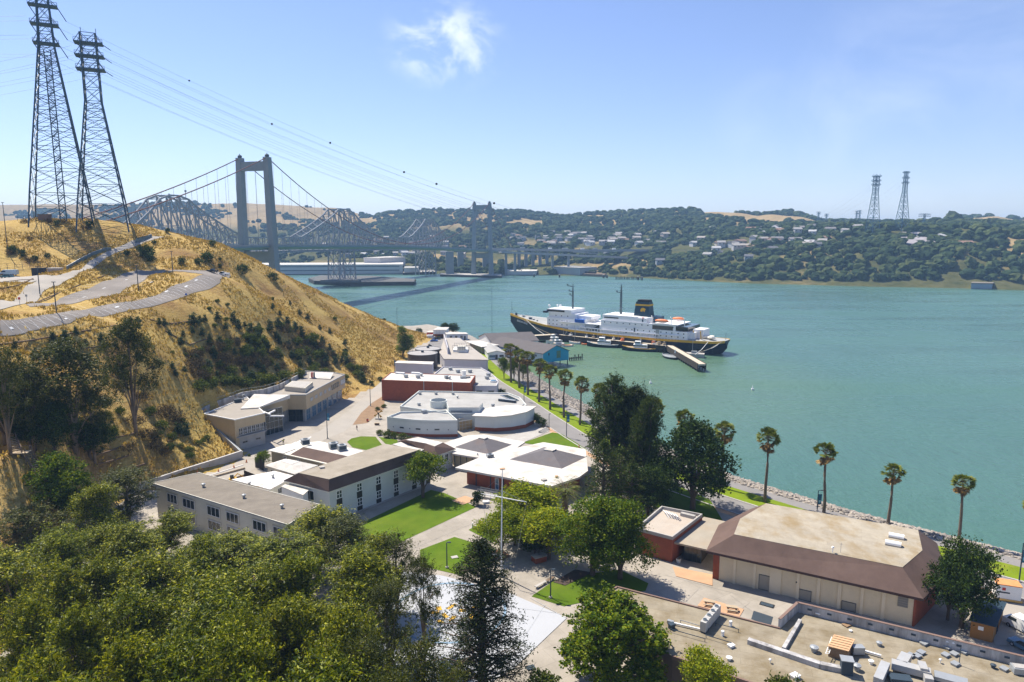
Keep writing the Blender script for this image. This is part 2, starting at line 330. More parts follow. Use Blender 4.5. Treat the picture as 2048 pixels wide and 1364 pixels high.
def terrain(x, y):
    x = np.atleast_1d(np.asarray(x, float)); y = np.atleast_1d(np.asarray(y, float)); sh = x.shape; xf = x.ravel(); yf = y.ravel(); z = np.empty(xf.shape)
    for k in range(0, len(xf), 20000):
        q = np.stack([xf[k:k + 20000], yf[k:k + 20000]], 1) / 100.0
        z[k:k + 20000] = _tps(((q[:, None] - _XY[None]) ** 2).sum(-1)) @ _w[:_n] + _w[_n] + q @ _w[_n + 1:]
    bump = .25 * np.sin(xf * .21 + 1.3 * np.sin(yf * .13)) + .2 * np.sin(yf * .33 + np.sin(xf * .17) * 2)
    z = np.where(z > G + 1, z + bump * np.clip((z - G - 1) / 6, 0, 1), z)
    z = np.maximum(z, G)
    z = np.where(in_poly(xf, yf, TAN_FOOT) | in_poly(xf, yf, CAMPUS), G, z)
    d = dist_poly(xf, yf, SHORE, False); land = in_poly(xf, yf, LAND); dl = dist_poly(xf, yf, LAND)
    t = np.clip(dl / 13.0, 0, 1); s = np.clip(t * 1.15, 0, 1)
    z = np.where(land, np.where(dl < 13, z * s + 0.0 * (1 - s), z), -4.0 * np.clip(dl / 3, 0, 1))
    return z.reshape(sh)
def T1(x, y): return float(terrain([x], [y])[0])
def PT(px, py, d0=90, d1=460):
    """where the line of sight through a pixel meets the near ground"""
    r = ray(px, py); d = np.arange(d0, d1, 1.0); t = d / r[1]; z = terrain(r[0] * t, d) - (r[2] * t + CH)
    k = np.argmax(z > 0) if (z > 0).any() else len(d) - 1
    if k == 0: q = d[0]
    else: a, b = z[k - 1], z[k]; q = d[k - 1] + (0 - a) / (b - a + 1e-9)
    p = r * (q / r[1]); return np.array([p[0], p[1], T1(p[0], p[1])])
# grass and bare soil on the hill, pale paving on the flat
_m, _nt, _b = _mat('hill_ground'); _v = _pos(_nt)
_g1 = _noise(_nt, .05, 6, .6, _v); _g2 = _noise(_nt, .9, 5, .7, _v); _g3 = _noise(_nt, .018, 4, .55, _v)
_a = _ramp(_nt, _g2.outputs['Fac'], [(.3, (.30, .195, .058)), (.5, (.43, .295, .095)), (.72, (.54, .395, .145))])
_bb = _ramp(_nt, _g2.outputs['Fac'], [(.3, (.15, .085, .034)), (.7, (.32, .185, .065))])
_f = _ramp(_nt, _g1.outputs['Fac'], [(.47, (0, 0, 0)), (.62, (.85, .85, .85))])
_cc = _mix(_nt, _f.outputs[0], _a.outputs[0], _bb.outputs[0])
_f2 = _ramp(_nt, _g3.outputs['Fac'], [(.5, (0, 0, 0)), (.7, (.5, .5, .5))]); _cc = _mix(_nt, _f2.outputs[0], _cc, (.38, .30, .065))
_nt.links.new(_cc, _b.inputs['Base Color']); _b.inputs['Roughness'].default_value = .95; _b.inputs['Specular IOR Level'].default_value = .1
_bp = _nt.nodes.new('ShaderNodeBump'); _bp.inputs['Strength'].default_value = 1.0; _bp.inputs['Distance'].default_value = .5; _nt.links.new(_g2.outputs['Fac'], _bp.inputs['Height']); _nt.links.new(_bp.outputs[0], _b.inputs['Normal'])
HILLM = _m
_gx = np.arange(-440, 340, 2.2); _gy = np.arange(10, 520, 2.2); GX, GY = np.meshgrid(_gx, _gy); GZ = terrain(GX, GY)
_idx = np.arange(GX.size).reshape(GX.shape); _q = np.stack([_idx[:-1, :-1], _idx[:-1, 1:], _idx[1:, 1:], _idx[1:, :-1]], -1).reshape(-1, 4)
_zq = GZ.ravel()[_q]; _keep = _zq.max(1) > -3.5
def grid_obj(name, quads, m):
    used, inv = np.unique(quads.ravel(), return_inverse=True); me = bpy.data.meshes.new(name)
    vs = np.stack([GX.ravel()[used], GY.ravel()[used], GZ.ravel()[used]], 1); me.from_pydata(vs.tolist(), [], inv.reshape(-1, 4).tolist()); me.materials.append(m)
    me.polygons.foreach_set('use_smooth', [True] * len(me.polygons)); return tag(link(name, me), kind='structure')
_ish = (_zq.max(1) > G + .03)
grid_obj('hill', _q[_keep & _ish], HILLM); grid_obj('ground', _q[_keep & ~_ish], PAVE)

# ---------------------------------------------------------------- water
_m, _nt, _b = _mat('strait_water'); _v = _pos(_nt, (1, .55, 1))
_n1 = _noise(_nt, .004, 5, .6, _v); _n2 = _noise(_nt, .35, 5, .65, _v); _n3 = _noise(_nt, .05, 4, .6, _v)
_c1 = _ramp(_nt, _n1.outputs['Fac'], [(.3, (.054, .130, .102)), (.7, (.078, .164, .134))])
_gp = _nt.nodes.new('ShaderNodeNewGeometry'); _dv = _nt.nodes.new('ShaderNodeVectorMath'); _dv.operation = 'DISTANCE'; _dv.inputs[1].default_value = (20, 330, 0); _nt.links.new(_gp.outputs['Position'], _dv.inputs[0])
_mr = _nt.nodes.new('ShaderNodeMapRange'); _mr.inputs['From Min'].default_value = 20; _mr.inputs['From Max'].default_value = 150; _mr.inputs['To Min'].default_value = .6; _mr.inputs['To Max'].default_value = 0; _nt.links.new(_dv.outputs['Value'], _mr.inputs['Value'])
_cw = _mix(_nt, _mr.outputs[0], _c1.outputs[0], (.12, .18, .062))       # silty shallows round the pier
_nt.links.new(_cw, _b.inputs['Base Color']); _b.inputs['Roughness'].default_value = .22; _b.inputs['IOR'].default_value = 1.33; _b.inputs['Specular IOR Level'].default_value = .5
_b1 = _nt.nodes.new('ShaderNodeBump'); _b1.inputs['Strength'].default_value = .85; _b1.inputs['Distance'].default_value = .8; _nt.links.new(_n2.outputs['Fac'], _b1.inputs['Height'])
_b2 = _nt.nodes.new('ShaderNodeBump'); _b2.inputs['Strength'].default_value = .3; _b2.inputs['Distance'].default_value = 3; _nt.links.new(_n3.outputs['Fac'], _b2.inputs['Height']); _nt.links.new(_b1.outputs[0], _b2.inputs['Normal']); _nt.links.new(_b2.outputs[0], _b.inputs['Normal'])
_n4 = _noise(_nt, .012, 5, .6, _pos(_nt, (.35, 1.6, 1))); _rr = _ramp(_nt, _n4.outputs['Fac'], [(.38, (.14, .14, .14)), (.62, (.40, .40, .40))]); _nt.links.new(_rr.outputs[0], _b.inputs['Roughness'])
w = MB(); w.poly3([(-9000, -600, 0), (9000, -600, 0), (9000, 9000, 0), (-9000, 9000, 0)]); structure(w, 'water', _m)

# ---------------------------------------------------------------- the far shore
FARCOL = [(-700, [(545, 0), (525, 1700), (490, 2100), (450, 2500), (415, 3100)]), (150, [(545, 0), (525, 1600), (490, 2000), (450, 2400), (409, 3100)]), (330, [(545, 0), (525, 1550), (490, 1900), (446, 2400), (407, 3100)]), (500, [(545, 0), (525, 1500), (490, 1850), (446, 2300), (407, 3000)]),
    (600, [(546, 0), (525, 1450), (490, 1800), (450, 2300), (411, 3000)]), (680, [(546, 0), (525, 1450), (490, 1800), (455, 2250), (416, 3000)]), (740, [(546, 0), (525, 1450), (490, 1780), (455, 2200), (434, 2800)]), (790, [(547, 0), (525, 1430), (490, 1750), (455, 2100), (426, 2650)]),
    (850, [(548, 0), (525, 1400), (490, 1700), (455, 2100), (421, 2600)]), (950, [(549, 0), (528, 1380), (495, 1650), (455, 2050), (422, 2550)]), (1040, [(551, 0), (530, 1350), (500, 1600), (455, 2000), (424, 2450)]), (1120, [(552, 0), (525, 1340), (498, 1550), (455, 1950), (433, 2400)]),
    (1200, [(553, 0), (520, 1330), (495, 1500), (455, 1900), (427, 2300)]), (1290, [(557, 0), (518, 1290), (488, 1480), (448, 1850), (424, 2200)]), (1350, [(560, 0), (515, 1250), (480, 1450), (440, 1800), (419, 2100)]), (1400, [(563, 0), (512, 1220), (478, 1400), (443, 1780), (425, 2100)]),
    (1450, [(565, 0), (508, 1190), (476, 1350), (445, 1750), (425, 2150)]), (1510, [(568, 0), (505, 1150), (474, 1300), (450, 1700), (431, 2200)]), (1570, [(569, 0), (503, 1135), (472, 1270), (452, 1650), (428, 2200)]), (1640, [(571, 0), (500, 1120), (470, 1250), (455, 1500), (448, 2200)]),
    (1750, [(574, 0), (490, 1070), (465, 1150), (457, 1400), (453, 2200)]), (1870, [(576, 0), (490, 1030), (465, 1110), (457, 1400), (448, 2300)]), (1920, [(577, 0), (490, 1010), (465, 1090), (455, 1400), (436, 2300)]), (1980, [(579, 0), (492, 1000), (465, 1070), (455, 1400), (435, 2300)]), (2048, [(581, 0), (500, 980), (467, 1060), (457, 1400), (443, 2300)]), (2700, [(590, 0), (505, 950), (470, 1030), (457, 1400), (443, 2300)])]
_us = np.array([(c[0] - 1024) / F for c in FARCOL]); _FD = np.zeros((len(FARCOL), 5)); _FZ = np.zeros((len(FARCOL), 5))
for i, (px, pts) in enumerate(FARCOL):
    for j, (py, d) in enumerate(pts):
        q = P(px, py, 0.0) if d == 0 else D(px, py, d); _us[i] = q[0] / q[1] if j == 0 else _us[i]; _FD[i, j] = q[1]; _FZ[i, j] = q[2] if j else -1.0
def far_z(x, y):
    x = np.asarray(x, float); y = np.asarray(y, float); u = x / np.maximum(y, 1); ds = [np.interp(u, _us, _FD[:, j]) for j in range(5)]; zs = [np.interp(u, _us, _FZ[:, j]) for j in range(5)]
    z = np.full(u.shape, -6.0)
    for j in range(4):
        t = np.clip((y - ds[j]) / np.maximum(1, ds[j + 1] - ds[j]), 0, 1); t = t * t * (3 - 2 * t) * .4 + t * .6
        z = np.where(y >= ds[j], zs[j] * (1 - t) + zs[j + 1] * t, z)
    tb = np.clip((y - ds[4]) / 900, 0, 1); z = np.where(y > ds[4], zs[4] * (1 - tb * .7), z)
    rough = np.sin(x * .011 + 2 * np.sin(y * .006)) * np.sin(y * .009 + x * .004) * 9 + np.sin(x * .031 + y * .021) * 3 + np.sin(x * .05 - y * .043) * 2
    return z + rough * np.clip((y - ds[0]) / 220, 0, 1) * np.clip((ds[4] - y) / 250 + .25, .25, 1)
_uu = np.linspace(-1.25, 1.25, 420); _tt = np.concatenate([np.linspace(0, 1, 110), np.linspace(1.03, 1.7, 10)])
_fv = []
for u in _uu:
    d0 = np.interp(u, _us, _FD[:, 0]) - 6; d4 = np.interp(u, _us, _FD[:, 4]); ys = d0 + (d4 - d0) * _tt; zz = far_z(u * ys, ys); zz[0] = -3; _fv.append(np.stack([u * ys, ys, zz], 1))
_fv = np.array(_fv); _i = np.arange(_fv.shape[0] * _fv.shape[1]).reshape(_fv.shape[:2]); _fq = np.stack([_i[:-1, :-1], _i[1:, :-1], _i[1:, 1:], _i[:-1, 1:]], -1).reshape(-1, 4)
_m, _nt, _b = _mat('far_hill_ground'); _v = _pos(_nt)
_g1 = _noise(_nt, .0045, 6, .6, _v); _g2 = _noise(_nt, .06, 5, .65, _v)
_a = _ramp(_nt, _g2.outputs['Fac'], [(.3, (.25, .18, .085)), (.7, (.37, .275, .14))]); _bb = _ramp(_nt, _g2.outputs['Fac'], [(.3, (.05, .06, .022)), (.7, (.11, .105, .04))])
_f = _ramp(_nt, _g1.outputs['Fac'], [(.53, (1, 1, 1)), (.65, (0, 0, 0))]); _sx = _nt.nodes.new('ShaderNodeSeparateXYZ'); _gp = _nt.nodes.new('ShaderNodeNewGeometry'); _nt.links.new(_gp.outputs['Position'], _sx.inputs[0]); _zr = _nt.nodes.new('ShaderNodeMapRange'); _zr.inputs['From Min'].default_value = 82; _zr.inputs['From Max'].default_value = 110; _nt.links.new(_sx.outputs['Z'], _zr.inputs['Value'])
_nt.links.new(_mix(_nt, _zr.outputs[0], _mix(_nt, _f.outputs[0], _a.outputs[0], _bb.outputs[0]), _a.outputs[0]), _b.inputs['Base Color']); _b.inputs['Roughness'].default_value = 1; _b.inputs['Specular IOR Level'].default_value = .05
me = bpy.data.meshes.new('far_hills'); me.from_pydata(_fv.reshape(-1, 3).tolist(), [], _fq.tolist()); me.materials.append(_m); me.polygons.foreach_set('use_smooth', [True] * len(me.polygons)); tag(link('far_hills', me), kind='structure')
def PF(px, py, d0=860, d1=3400):
    r = ray(px, py); d = np.arange(d0, d1, 4.0); t = d / r[1]; z = far_z(r[0] * t, d) - (r[2] * t + CH); k = int(np.argmax(z > 0)) if (z > 0).any() else len(d) - 1
    p = r * (d[k] / r[1]); return np.array([p[0], p[1], float(far_z(p[0], p[1]))])

# ---------------------------------------------------------------- roads, lawns, paths
def sheet(name, poly, z, m, kind='structure'):
    b = MB((poly[0][0], poly[0][1], z)); b.poly3([(p[0], p[1], z) for p in poly]); return structure(b, name, m)
def drape(name, pts, m, off=.12, px=True, step=2.5):
    poly = [PT(a, b)[:2] for a, b in pts] if px else pts
    bm = bmesh.new(); bm.faces.new([bm.verts.new((p[0], p[1], 0)) for p in poly]); xs = [p[0] for p in poly]; ys = [p[1] for p in poly]
    for ax, lo, hi in ((0, min(xs), max(xs)), (1, min(ys), max(ys))):
        q = lo + step
        while q < hi:
            c = [0, 0, 0]; n = [0, 0, 0]; c[ax] = q; n[ax] = 1
            bmesh.ops.bisect_plane(bm, geom=bm.verts[:] + bm.edges[:] + bm.faces[:], plane_co=c, plane_no=n); q += step
    vx = np.array([v.co.x for v in bm.verts]); vy = np.array([v.co.y for v in bm.verts]); z = terrain(vx, vy) + off
    for v, q in zip(bm.verts, z): v.co.z = q
    me = bpy.data.meshes.new(name); bmesh.ops.recalc_face_normals(bm, faces=bm.faces); bm.to_mesh(me); bm.free(); me.materials.append(m); return tag(link(name, me), kind='structure')
def offset_line(line, d):
    out = []
    for i in range(len(line)):
        a = line[max(0, i - 1)]; b = line[min(len(line) - 1, i + 1)]; t = unit(b - a); n = np.array([t[1], -t[0]]); n = n if True else n
        out.append(line[i] - n * d * SHSIDE)
    return np.array(out)
def smooth_line(line, it=2):
    line = np.array(line)
    for _ in range(it):
        n = [line[0]]
        for a, b in zip(line[:-1], line[1:]): n += [a * .75 + b * .25, a * .25 + b * .75]
        line = np.array(n + [line[-1]])
    return line
SHS = smooth_line(SHORE[5:], 2); SHSIDE = 1
if in_poly(np.array([offset_line(SHS, 5)[20][0]]), np.array([offset_line(SHS, 5)[20][1]]), LAND)[0] == False: SHSIDE = -1
def band(d0, d1, a=0, b=None): l = SHS[a:b]; return list(offset_line(l, d0)) + list(offset_line(l, d1))[::-1]
GR0, GR1 = 17.0, 23.4
sheet('shore_path', band(13.2, GR0 + .2), G + .02, ASPH)
sheet('verge_lawn', band(GR0, GR1), G + .05, LAWNB)
sheet('shore_road', band(GR1 + .3, GR1 + 7.4), G + .03, ASPH)
k = MB(); l0 = offset_line(SHS, GR1); l1 = offset_line(SHS, GR1 + .45)
for i in range(len(l0) - 1): k.prism([l0[i], l0[i + 1], l1[i + 1], l1[i]], G - .1, G + .13)
structure(k, 'shore_kerb', CONC)
k = MB(); l0 = offset_line(SHS, GR1 + 7.4); l1 = offset_line(SHS, GR1 + 7.8)
for i in range(len(l0) - 1): k.prism([l0[i], l0[i + 1], l1[i + 1], l1[i]], G - .1, G + .12)
structure(k, 'inner_kerb', CONC)
sheet('dirt_margin', band(GR1 + 7.8, GR1 + 9.6), G + .028, TERRA)
lane = PL([(300, 986), (480, 932), (560, 893), (640, 862), (700, 820), (745, 778), (790, 742), (830, 708), (858, 688), (868, 694), (842, 716), (812, 740), (775, 780), (742, 822), (690, 862), (620, 893), (560, 915), (485, 950), (310, 1000)], G)
sheet('campus_lane', lane, G + .03, ROADL)
sheet('sandy_margin', PL([(745, 805), (770, 790), (768, 818), (735, 846), (705, 850), (722, 826)], G), G + .035, DIRT)
sheet('north_yard', PL([(868, 668), (930, 672), (928, 690), (890, 690), (880, 700), (850, 702)], G), G + .03, ASPH)
for i, (pts, m, nm) in enumerate([
    ([(690, 1062), (862, 980), (888, 986), (953, 1014), (815, 1078), (700, 1140)], LAWN, 'lawn'), ([(840, 1100), (909, 1074), (988, 1098), (992, 1112), (922, 1151), (840, 1132)], LAWN, 'lawn'),
    ([(1063, 1193), (1110, 1160), (1175, 1148), (1240, 1140), (1297, 1167), (1291, 1182), (1202, 1197), (1128, 1213)], LAWN, 'lawn'), ([(937, 1060), (960, 1048), (1000, 1068), (985, 1085)], LAWN, 'lawn'),
    ([(694, 884), (703, 877), (722, 873), (751, 873.5), (768, 895), (740, 902), (705, 895)], LAWN, 'lawn'), ([(757, 874), (790, 878), (800, 884), (775, 892)], LAWN, 'lawn'),
    ([(1045, 886), (1105, 865), (1123, 868), (1150, 884), (1176, 901), (1120, 897)], LAWN, 'lawn'), ([(1236, 925), (1300, 948), (1420, 1000), (1448, 1046), (1380, 1044), (1290, 1005), (1225, 965)], LAWN, 'lawn'),
    ([(770, 1140), (885, 1152), (1010, 1183), (1134, 1236), (1075, 1292), (1033, 1332), (900, 1420), (700, 1280)], COURT, 'pale_court'), ([(1345, 1133), (1425, 1150), (1425, 1172), (1352, 1153)], TERRA, 'terracotta_paving'), ([(1408, 1196), (1488, 1219), (1478, 1236), (1395, 1212)], TERRA, 'terracotta_paving'),
    ([(1003, 875), (1075, 856), (1100, 862), (1050, 884), (1010, 887)], CONC, 'terrace'), ([(903, 1002), (930, 992), (955, 1000), (925, 1010)], TERRA, 'terracotta_paving'), ([(1960, 1200), (2100, 1215), (2140, 1300), (1990, 1290)], ROADL, 'service_yard')]):
    sheet(nm, PL(pts, G), G + .045 + .004 * i, m)
def ring_sheet(name, c, r0, r1, z, m, a0=0, a1=360, n=64):
    b = MB((c[0], c[1], z)); A = [rad(a0 + (a1 - a0) * k / n) for k in range(n + 1)]
    for p, q in zip(A[:-1], A[1:]): b.poly3([(c[0] + r * math.cos(t), c[1] + r * math.sin(t), z) for r, t in ((r0, p), (r1, p), (r1, q), (r0, q))])
    return structure(b, name, m)
cc = P(900, 1222, G); cblue = mat('court_blue_paint', (.20, .30, .40), .8, .06); r_out = abs(P(1013, 1218, G)[0] - cc[0])
ring_sheet('court_ring', cc, r_out - .45, r_out, G + .11, cblue)
b = MB((cc[0], cc[1], G))
for k, (x, y, w_, h_) in enumerate(((868, 1226, 3, 1.2), (878, 1218, 1.4, 2), (890, 1232, 1.2, 2.4), (903, 1214, 3.4, 1.0), (905, 1238, 2.6, 1.2), (925, 1222, 1.4, 2.2), (942, 1234, 2.4, 1.2), (950, 1216, 1.4, 1.8), (880, 1244, 2, 1))): b.rbox(P(x, y, G), w_ * .6, h_ * .6, G + .10, G + .115, .3 * k)
structure(b, 'court_gold_mark', GOLD)
b = MB((cc[0], cc[1], G))
for (x0, y0), (x1, y1) in (((1060, 1196), (1130, 1236)), ((1033, 1188), (1005, 1215)), ((1090, 1210), (1010, 1335)), ((1120, 1228), (1020, 1215))):
    b.obox(P(x0, y0, G), P(x1, y1, G), .07, G + .103, G + .107)
structure(b, 'court_joint', mat('joint_line', (.40, .42, .44), .9, .05))
pj = MB((0, 120, G))
for (x0, y0), (x1, y1) in (((820, 1100), (985, 1030)), ((870, 1075), (1000, 1130)), ((1010, 1150), (1160, 1090)), ((1150, 1120), (1060, 1190)), ((1010, 1183), (1134, 1236)), ((1300, 1190), (1420, 1225)), ((1330, 1150), (1480, 1190)), ((1400, 1175), (1340, 1235)), ((1460, 1190), (1520, 1235)), ((1500, 1205), (1430, 1260)), ((600, 900), (700, 850)), ((900, 1030), (850, 1000))):
    pj.obox(P(x0, y0, G), P(x1, y1, G), .08, G + .012, G + .018)
structure(pj, 'paving_joint', mat('paving_joint_line', (.24, .225, .20), .9, .1))
# hill lots and road
LOT1 = [(0, 672), (60, 663), (140, 647), (215, 632), (290, 616), (350, 600), (400, 583), (440, 566), (462, 552), (452, 544), (425, 543), (395, 541), (340, 541), (334, 543), (375, 545), (408, 549), (390, 556), (345, 572), (290, 598), (268, 603), (200, 612), (120, 626), (60, 635), (0, 641)]
LOT2 = [(112, 604), (120, 597), (180, 577), (250, 546), (275, 540), (334, 541), (290, 560), (250, 578), (228, 591), (190, 598), (172, 600), (150, 607), (110, 612), (60, 614), (52, 609)]
ROAD = [(0, 620), (50, 608), (85, 585), (130, 563), (180, 540), (212, 516), (250, 500), (290, 485), (330, 474), (300, 473), (262, 482), (215, 503), (180, 522), (140, 545), (112, 552), (70, 552), (30, 553), (0, 556), (0, 566), (60, 566), (74, 562), (50, 575), (0, 601)]
drape('parking_lot', LOT1, LOTM); drape('parking_lot', LOT2, LOTM); drape('hill_road', ROAD, ROADL, .16)
def draped_line(m, a, b, w, off=.17, n=3):
    p = [lerp(a[:2], b[:2], k / n) for k in range(n + 1)]; d = unit(p[-1] - p[0]); q = np.array([-d[1], d[0]]) * w / 2
    for i in range(n):
        c = [p[i] - q, p[i + 1] - q, p[i + 1] + q, p[i] + q]; zz = terrain([x[0] for x in c], [x[1] for x in c]) + off; m.poly3([(x[0], x[1], z) for x, z in zip(c, zz)])
lm = MB((-100, 230, 45))
for L, n, frm in (([(8, 644), (120, 627.5), (200, 614), (268, 605), (345, 574), (400, 551)], 46, (1, .55)), ([(20, 666), (140, 644), (215, 629), (350, 597), (440, 563)], 52, (-1, .55)), ([(150, 603), (195, 594), (235, 585), (290, 557), (325, 543)], 30, (-1, .5)), ([(122, 598), (180, 578.5), (250, 547.5)], 26, (1, .5))):
    w3 = smooth_line(np.array([PT(a, b)[:2] for a, b in L]), 1); seg = np.concatenate([[0], np.cumsum(np.linalg.norm(np.diff(w3, axis=0), axis=1))])
    for s in np.arange(1, seg[-1], 2.75):
        x = np.interp(s, seg, w3[:, 0]); y = np.interp(s, seg, w3[:, 1]); x2 = np.interp(s + .5, seg, w3[:, 0]); y2 = np.interp(s + .5, seg, w3[:, 1]); t = unit([x2 - x + 1e-6, y2 - y]); nn = np.array([-t[1], t[0]])
        if nn[1] > 0: nn = -nn
        nn = nn * frm[0]; draped_line(lm, (x, y), (x + nn[0] * 4.4 + t[0] * 1.2, y + nn[1] * 4.4 + t[1] * 1.2), .09)
for a, b in (((130, 639), (134, 637.5)), ((230, 616), (238, 613.5)), ((330, 585), (336, 582)), ((300, 566), (306, 564)), ((205, 578), (211, 576)), ((165, 596), (172, 594)), ((370, 575), (375, 572)), ((390, 562), (395, 560)), ((20, 658), (26, 656.5)), ((250, 561), (256, 559))):
    draped_line(lm, PT(*a), PT(*b), .6)
structure(lm, 'parking_marking', LINE)
cw = MB((*P(590, 890, G)[:2], G))
for i in range(4):
    a = P(576 + i * 10, 893 - i * 3.5, G); b2 = P(592 + i * 10, 884 - i * 3.5, G); cw.obox(a, b2, .55, G + .035, G + .04)
structure(cw, 'crosswalk', LINE)
# riprap on the shore slope
def rock_variants(n, seed):
    out = []; r = np.random.RandomState(seed)
    for _ in range(n):
        bm = bmesh.new(); bmesh.ops.create_icosphere(bm, subdivisions=1, radius=1)
        v = np.array([x.co[:] for x in bm.verts]); v = v * (1 + r.uniform(-.28, .28, (len(v), 1))) * np.array([1.25, .9, .7]); f = [[q.index for q in p.verts] for p in bm.faces]; bm.free(); out.append((v, np.array(f)))
    return out
RV = rock_variants(8, 3)
def scatter_mesh(name, pts, variants, m, seed, kind=None, flat=False):
    """pts: rows x,y,z,scale"""
    r = np.random.RandomState(seed); V = []; Fc = []; b = 0
    for x, y, z, s in pts:
        v, f = variants[r.randint(len(variants))]; a = r.uniform(0, 6.28); c0, s0 = math.cos(a), math.sin(a); t = r.uniform(-.5, .5) if not flat else 0; ct, st = math.cos(t), math.sin(t)
        q = v @ np.array([[c0, s0, 0], [-s0, c0, 0], [0, 0, 1]]) @ np.array([[1, 0, 0], [0, ct, st], [0, -st, ct]]); V.append(q * s + (x, y, z)); Fc.append(f + b); b += len(v)
    V = np.concatenate(V); Fc = np.concatenate(Fc); me = bpy.data.meshes.new(name); me.from_pydata(V.tolist(), [], Fc.tolist()); me.materials.append(m)
    o = link(name, me); return tag(o, kind=kind)
_pts = []; l = smooth_line(SHORE[4:], 2); seg = np.concatenate([[0], np.cumsum(np.linalg.norm(np.diff(l, axis=0), axis=1))]); tot = seg[-1]
for _ in range(6500):
    s = NR.uniform(0, tot); i = min(len(l) - 2, np.searchsorted(seg, s) - 1); i = max(0, i); u = (s - seg[i]) / (seg[i + 1] - seg[i] + 1e-9); p = lerp(l[i], l[i + 1], u); t = unit(l[i + 1] - l[i]); n = np.array([t[1], -t[0]]) * -SHSIDE
    dd = NR.uniform(-.6, 13.4); q = p + n * dd; _pts.append((q[0], q[1], max(-.1, G * min(1, dd / 13 * 1.15)) + .05, NR.uniform(.28, .62)))
scatter_mesh('riprap', _pts, RV, ROCKM, 4, 'stuff')

# ---------------------------------------------------------------- foliage
def leaf_mesh(name, centers, sizes, m, seed, asp=2.2, up=.3, width=None):
    """many small leaf-shaped faces; centers (n,3), sizes (n,)"""
    r = np.random.RandomState(seed); n = len(centers); c = np.asarray(centers)
    d = r.normal(size=(n, 3)); d[:, 2] *= .75; d /= np.linalg.norm(d, axis=1)[:, None]
    e = r.normal(size=(n, 3)); e[:, 2] += up; e -= (e * d).sum(1)[:, None] * d; e /= np.linalg.norm(e, axis=1)[:, None] + 1e-9
    s = np.cross(d, e); L = np.asarray(sizes)[:, None]
    # d: along the leaf, s: across
    v = np.stack([c - d * L * .5, c + s * L / asp * .5 - d * L * .05, c + d * L * .5, c - s * L / asp * .5 - d * L * .05], 1).reshape(-1, 3)
    return quads_mesh(name, v, m)
def quads_mesh(name, v, m):
    n = len(v) // 4; me = bpy.data.meshes.new(name); me.vertices.add(4 * n); me.vertices.foreach_set('co', np.asarray(v, np.float32).ravel())
    me.loops.add(4 * n); me.loops.foreach_set('vertex_index', np.arange(4 * n, dtype=np.int32)); me.polygons.add(n)
    me.polygons.foreach_set('loop_start', np.arange(0, 4 * n, 4, dtype=np.int32)); me.polygons.foreach_set('loop_total', np.full(n, 4, np.int32)); me.update(calc_edges=True); me.materials.append(m); return me
def crown_pts(blobs, nclump, per, spread, seed, inner=.25, spray=0):
    r = np.random.RandomState(seed); wts = np.array([b[3] * b[4] + b[4] * b[5] + b[3] * b[5] for b in blobs]); wts /= wts.sum(); out = []
    for _ in range(nclump):
        b = blobs[r.choice(len(blobs), p=wts)]; q = r.normal(size=3); q /= np.linalg.norm(q)
        if q[2] < -.2 and r.rand() < .45: q[2] = -q[2]
        k = r.uniform(.78, 1.05) if r.rand() > inner else r.uniform(.35, .8)
        c = np.array(b[:3]) + q * np.array(b[3:6]) * k; sp = spread * r.uniform(.6, 1.4); m = max(3, int(per * r.uniform(.6, 1.4)))
        if spray: t = q * r.uniform(.2, 1, 3) + r.normal(size=3) * .45 + np.array([0, 0, r.uniform(-.5, .7)]); out.append(c + t * (r.uniform(-.25, 1, (m, 1)) * spray * r.uniform(.5, 1.3)) + r.normal(size=(m, 3)) * sp * .62)
        else: out.append(c + r.normal(size=(m, 3)) * sp * np.array([1, 1, .75]))
    return np.concatenate(out)
def limbs(m, base, tips, r0, seed, fork=.4, n=6):
    r = np.random.RandomState(seed); top = np.array(base) + [0, 0, 0]
    for t in tips:
        t = np.array(t); a = np.array(base); f = fork * r.uniform(.7, 1.25); p1 = a + (t - a) * np.array([.12, .12, f * .6]); p2 = a + (t - a) * np.array([.42, .42, min(.9, f + .3)]) + r.normal(size=3) * .25
        rr = r0 * r.uniform(.55, .8); m.tube([a, p1, p2, t], [r0 * .9, rr * .75, rr * .42, rr * .10], n)
TREES = {}
def proto(kind, crown, trunk, barkm, extra=()): TREES.setdefault(kind, []).append((crown, trunk, extra))
def mk_tree(kind, seed, H, blobs, nclump, per, spread, leaf, lm, bark, r0, asp=2.2, base_h=0.0, inner=.25, multi=1, lvar=.35, spray=0):
    r = np.random.RandomState(seed); c = crown_pts(blobs, nclump, per, spread, seed, inner, spray); s = leaf * r.uniform(1 - lvar, 1 + lvar, len(c))
    cm = leaf_mesh(kind + '_crown', c, s, lm, seed + 1, asp); m = MB()
    m.tube([(0, 0, -1.2), (0, 0, H * .12), (.15, .1, H * .42)], [r0 * 1.25, r0, r0 * .6], 8)
    tips = [(b[0], b[1], b[2] + b[5] * .3) for b in blobs]; limbs(m, (0, 0, H * .10), tips, r0 * .8, seed)
    for b in blobs:
        for _ in range(multi):
            q = r.normal(size=3); q /= np.linalg.norm(q); q[2] = abs(q[2]) * .6; m.tube([(b[0] * .6, b[1] * .6, b[2] - b[5] * .5), (b[0] + q[0] * b[3] * .4, b[1] + q[1] * b[4] * .4, b[2] + q[2] * b[5] * .2), (b[0] + q[0] * b[3] * .78, b[1] + q[1] * b[4] * .78, b[2] + q[2] * b[5] * .7)], [r0 * .28, r0 * .16, .02], 4)
    proto(kind, cm, m.mesh(kind + '_trunk', bark, True), bark)
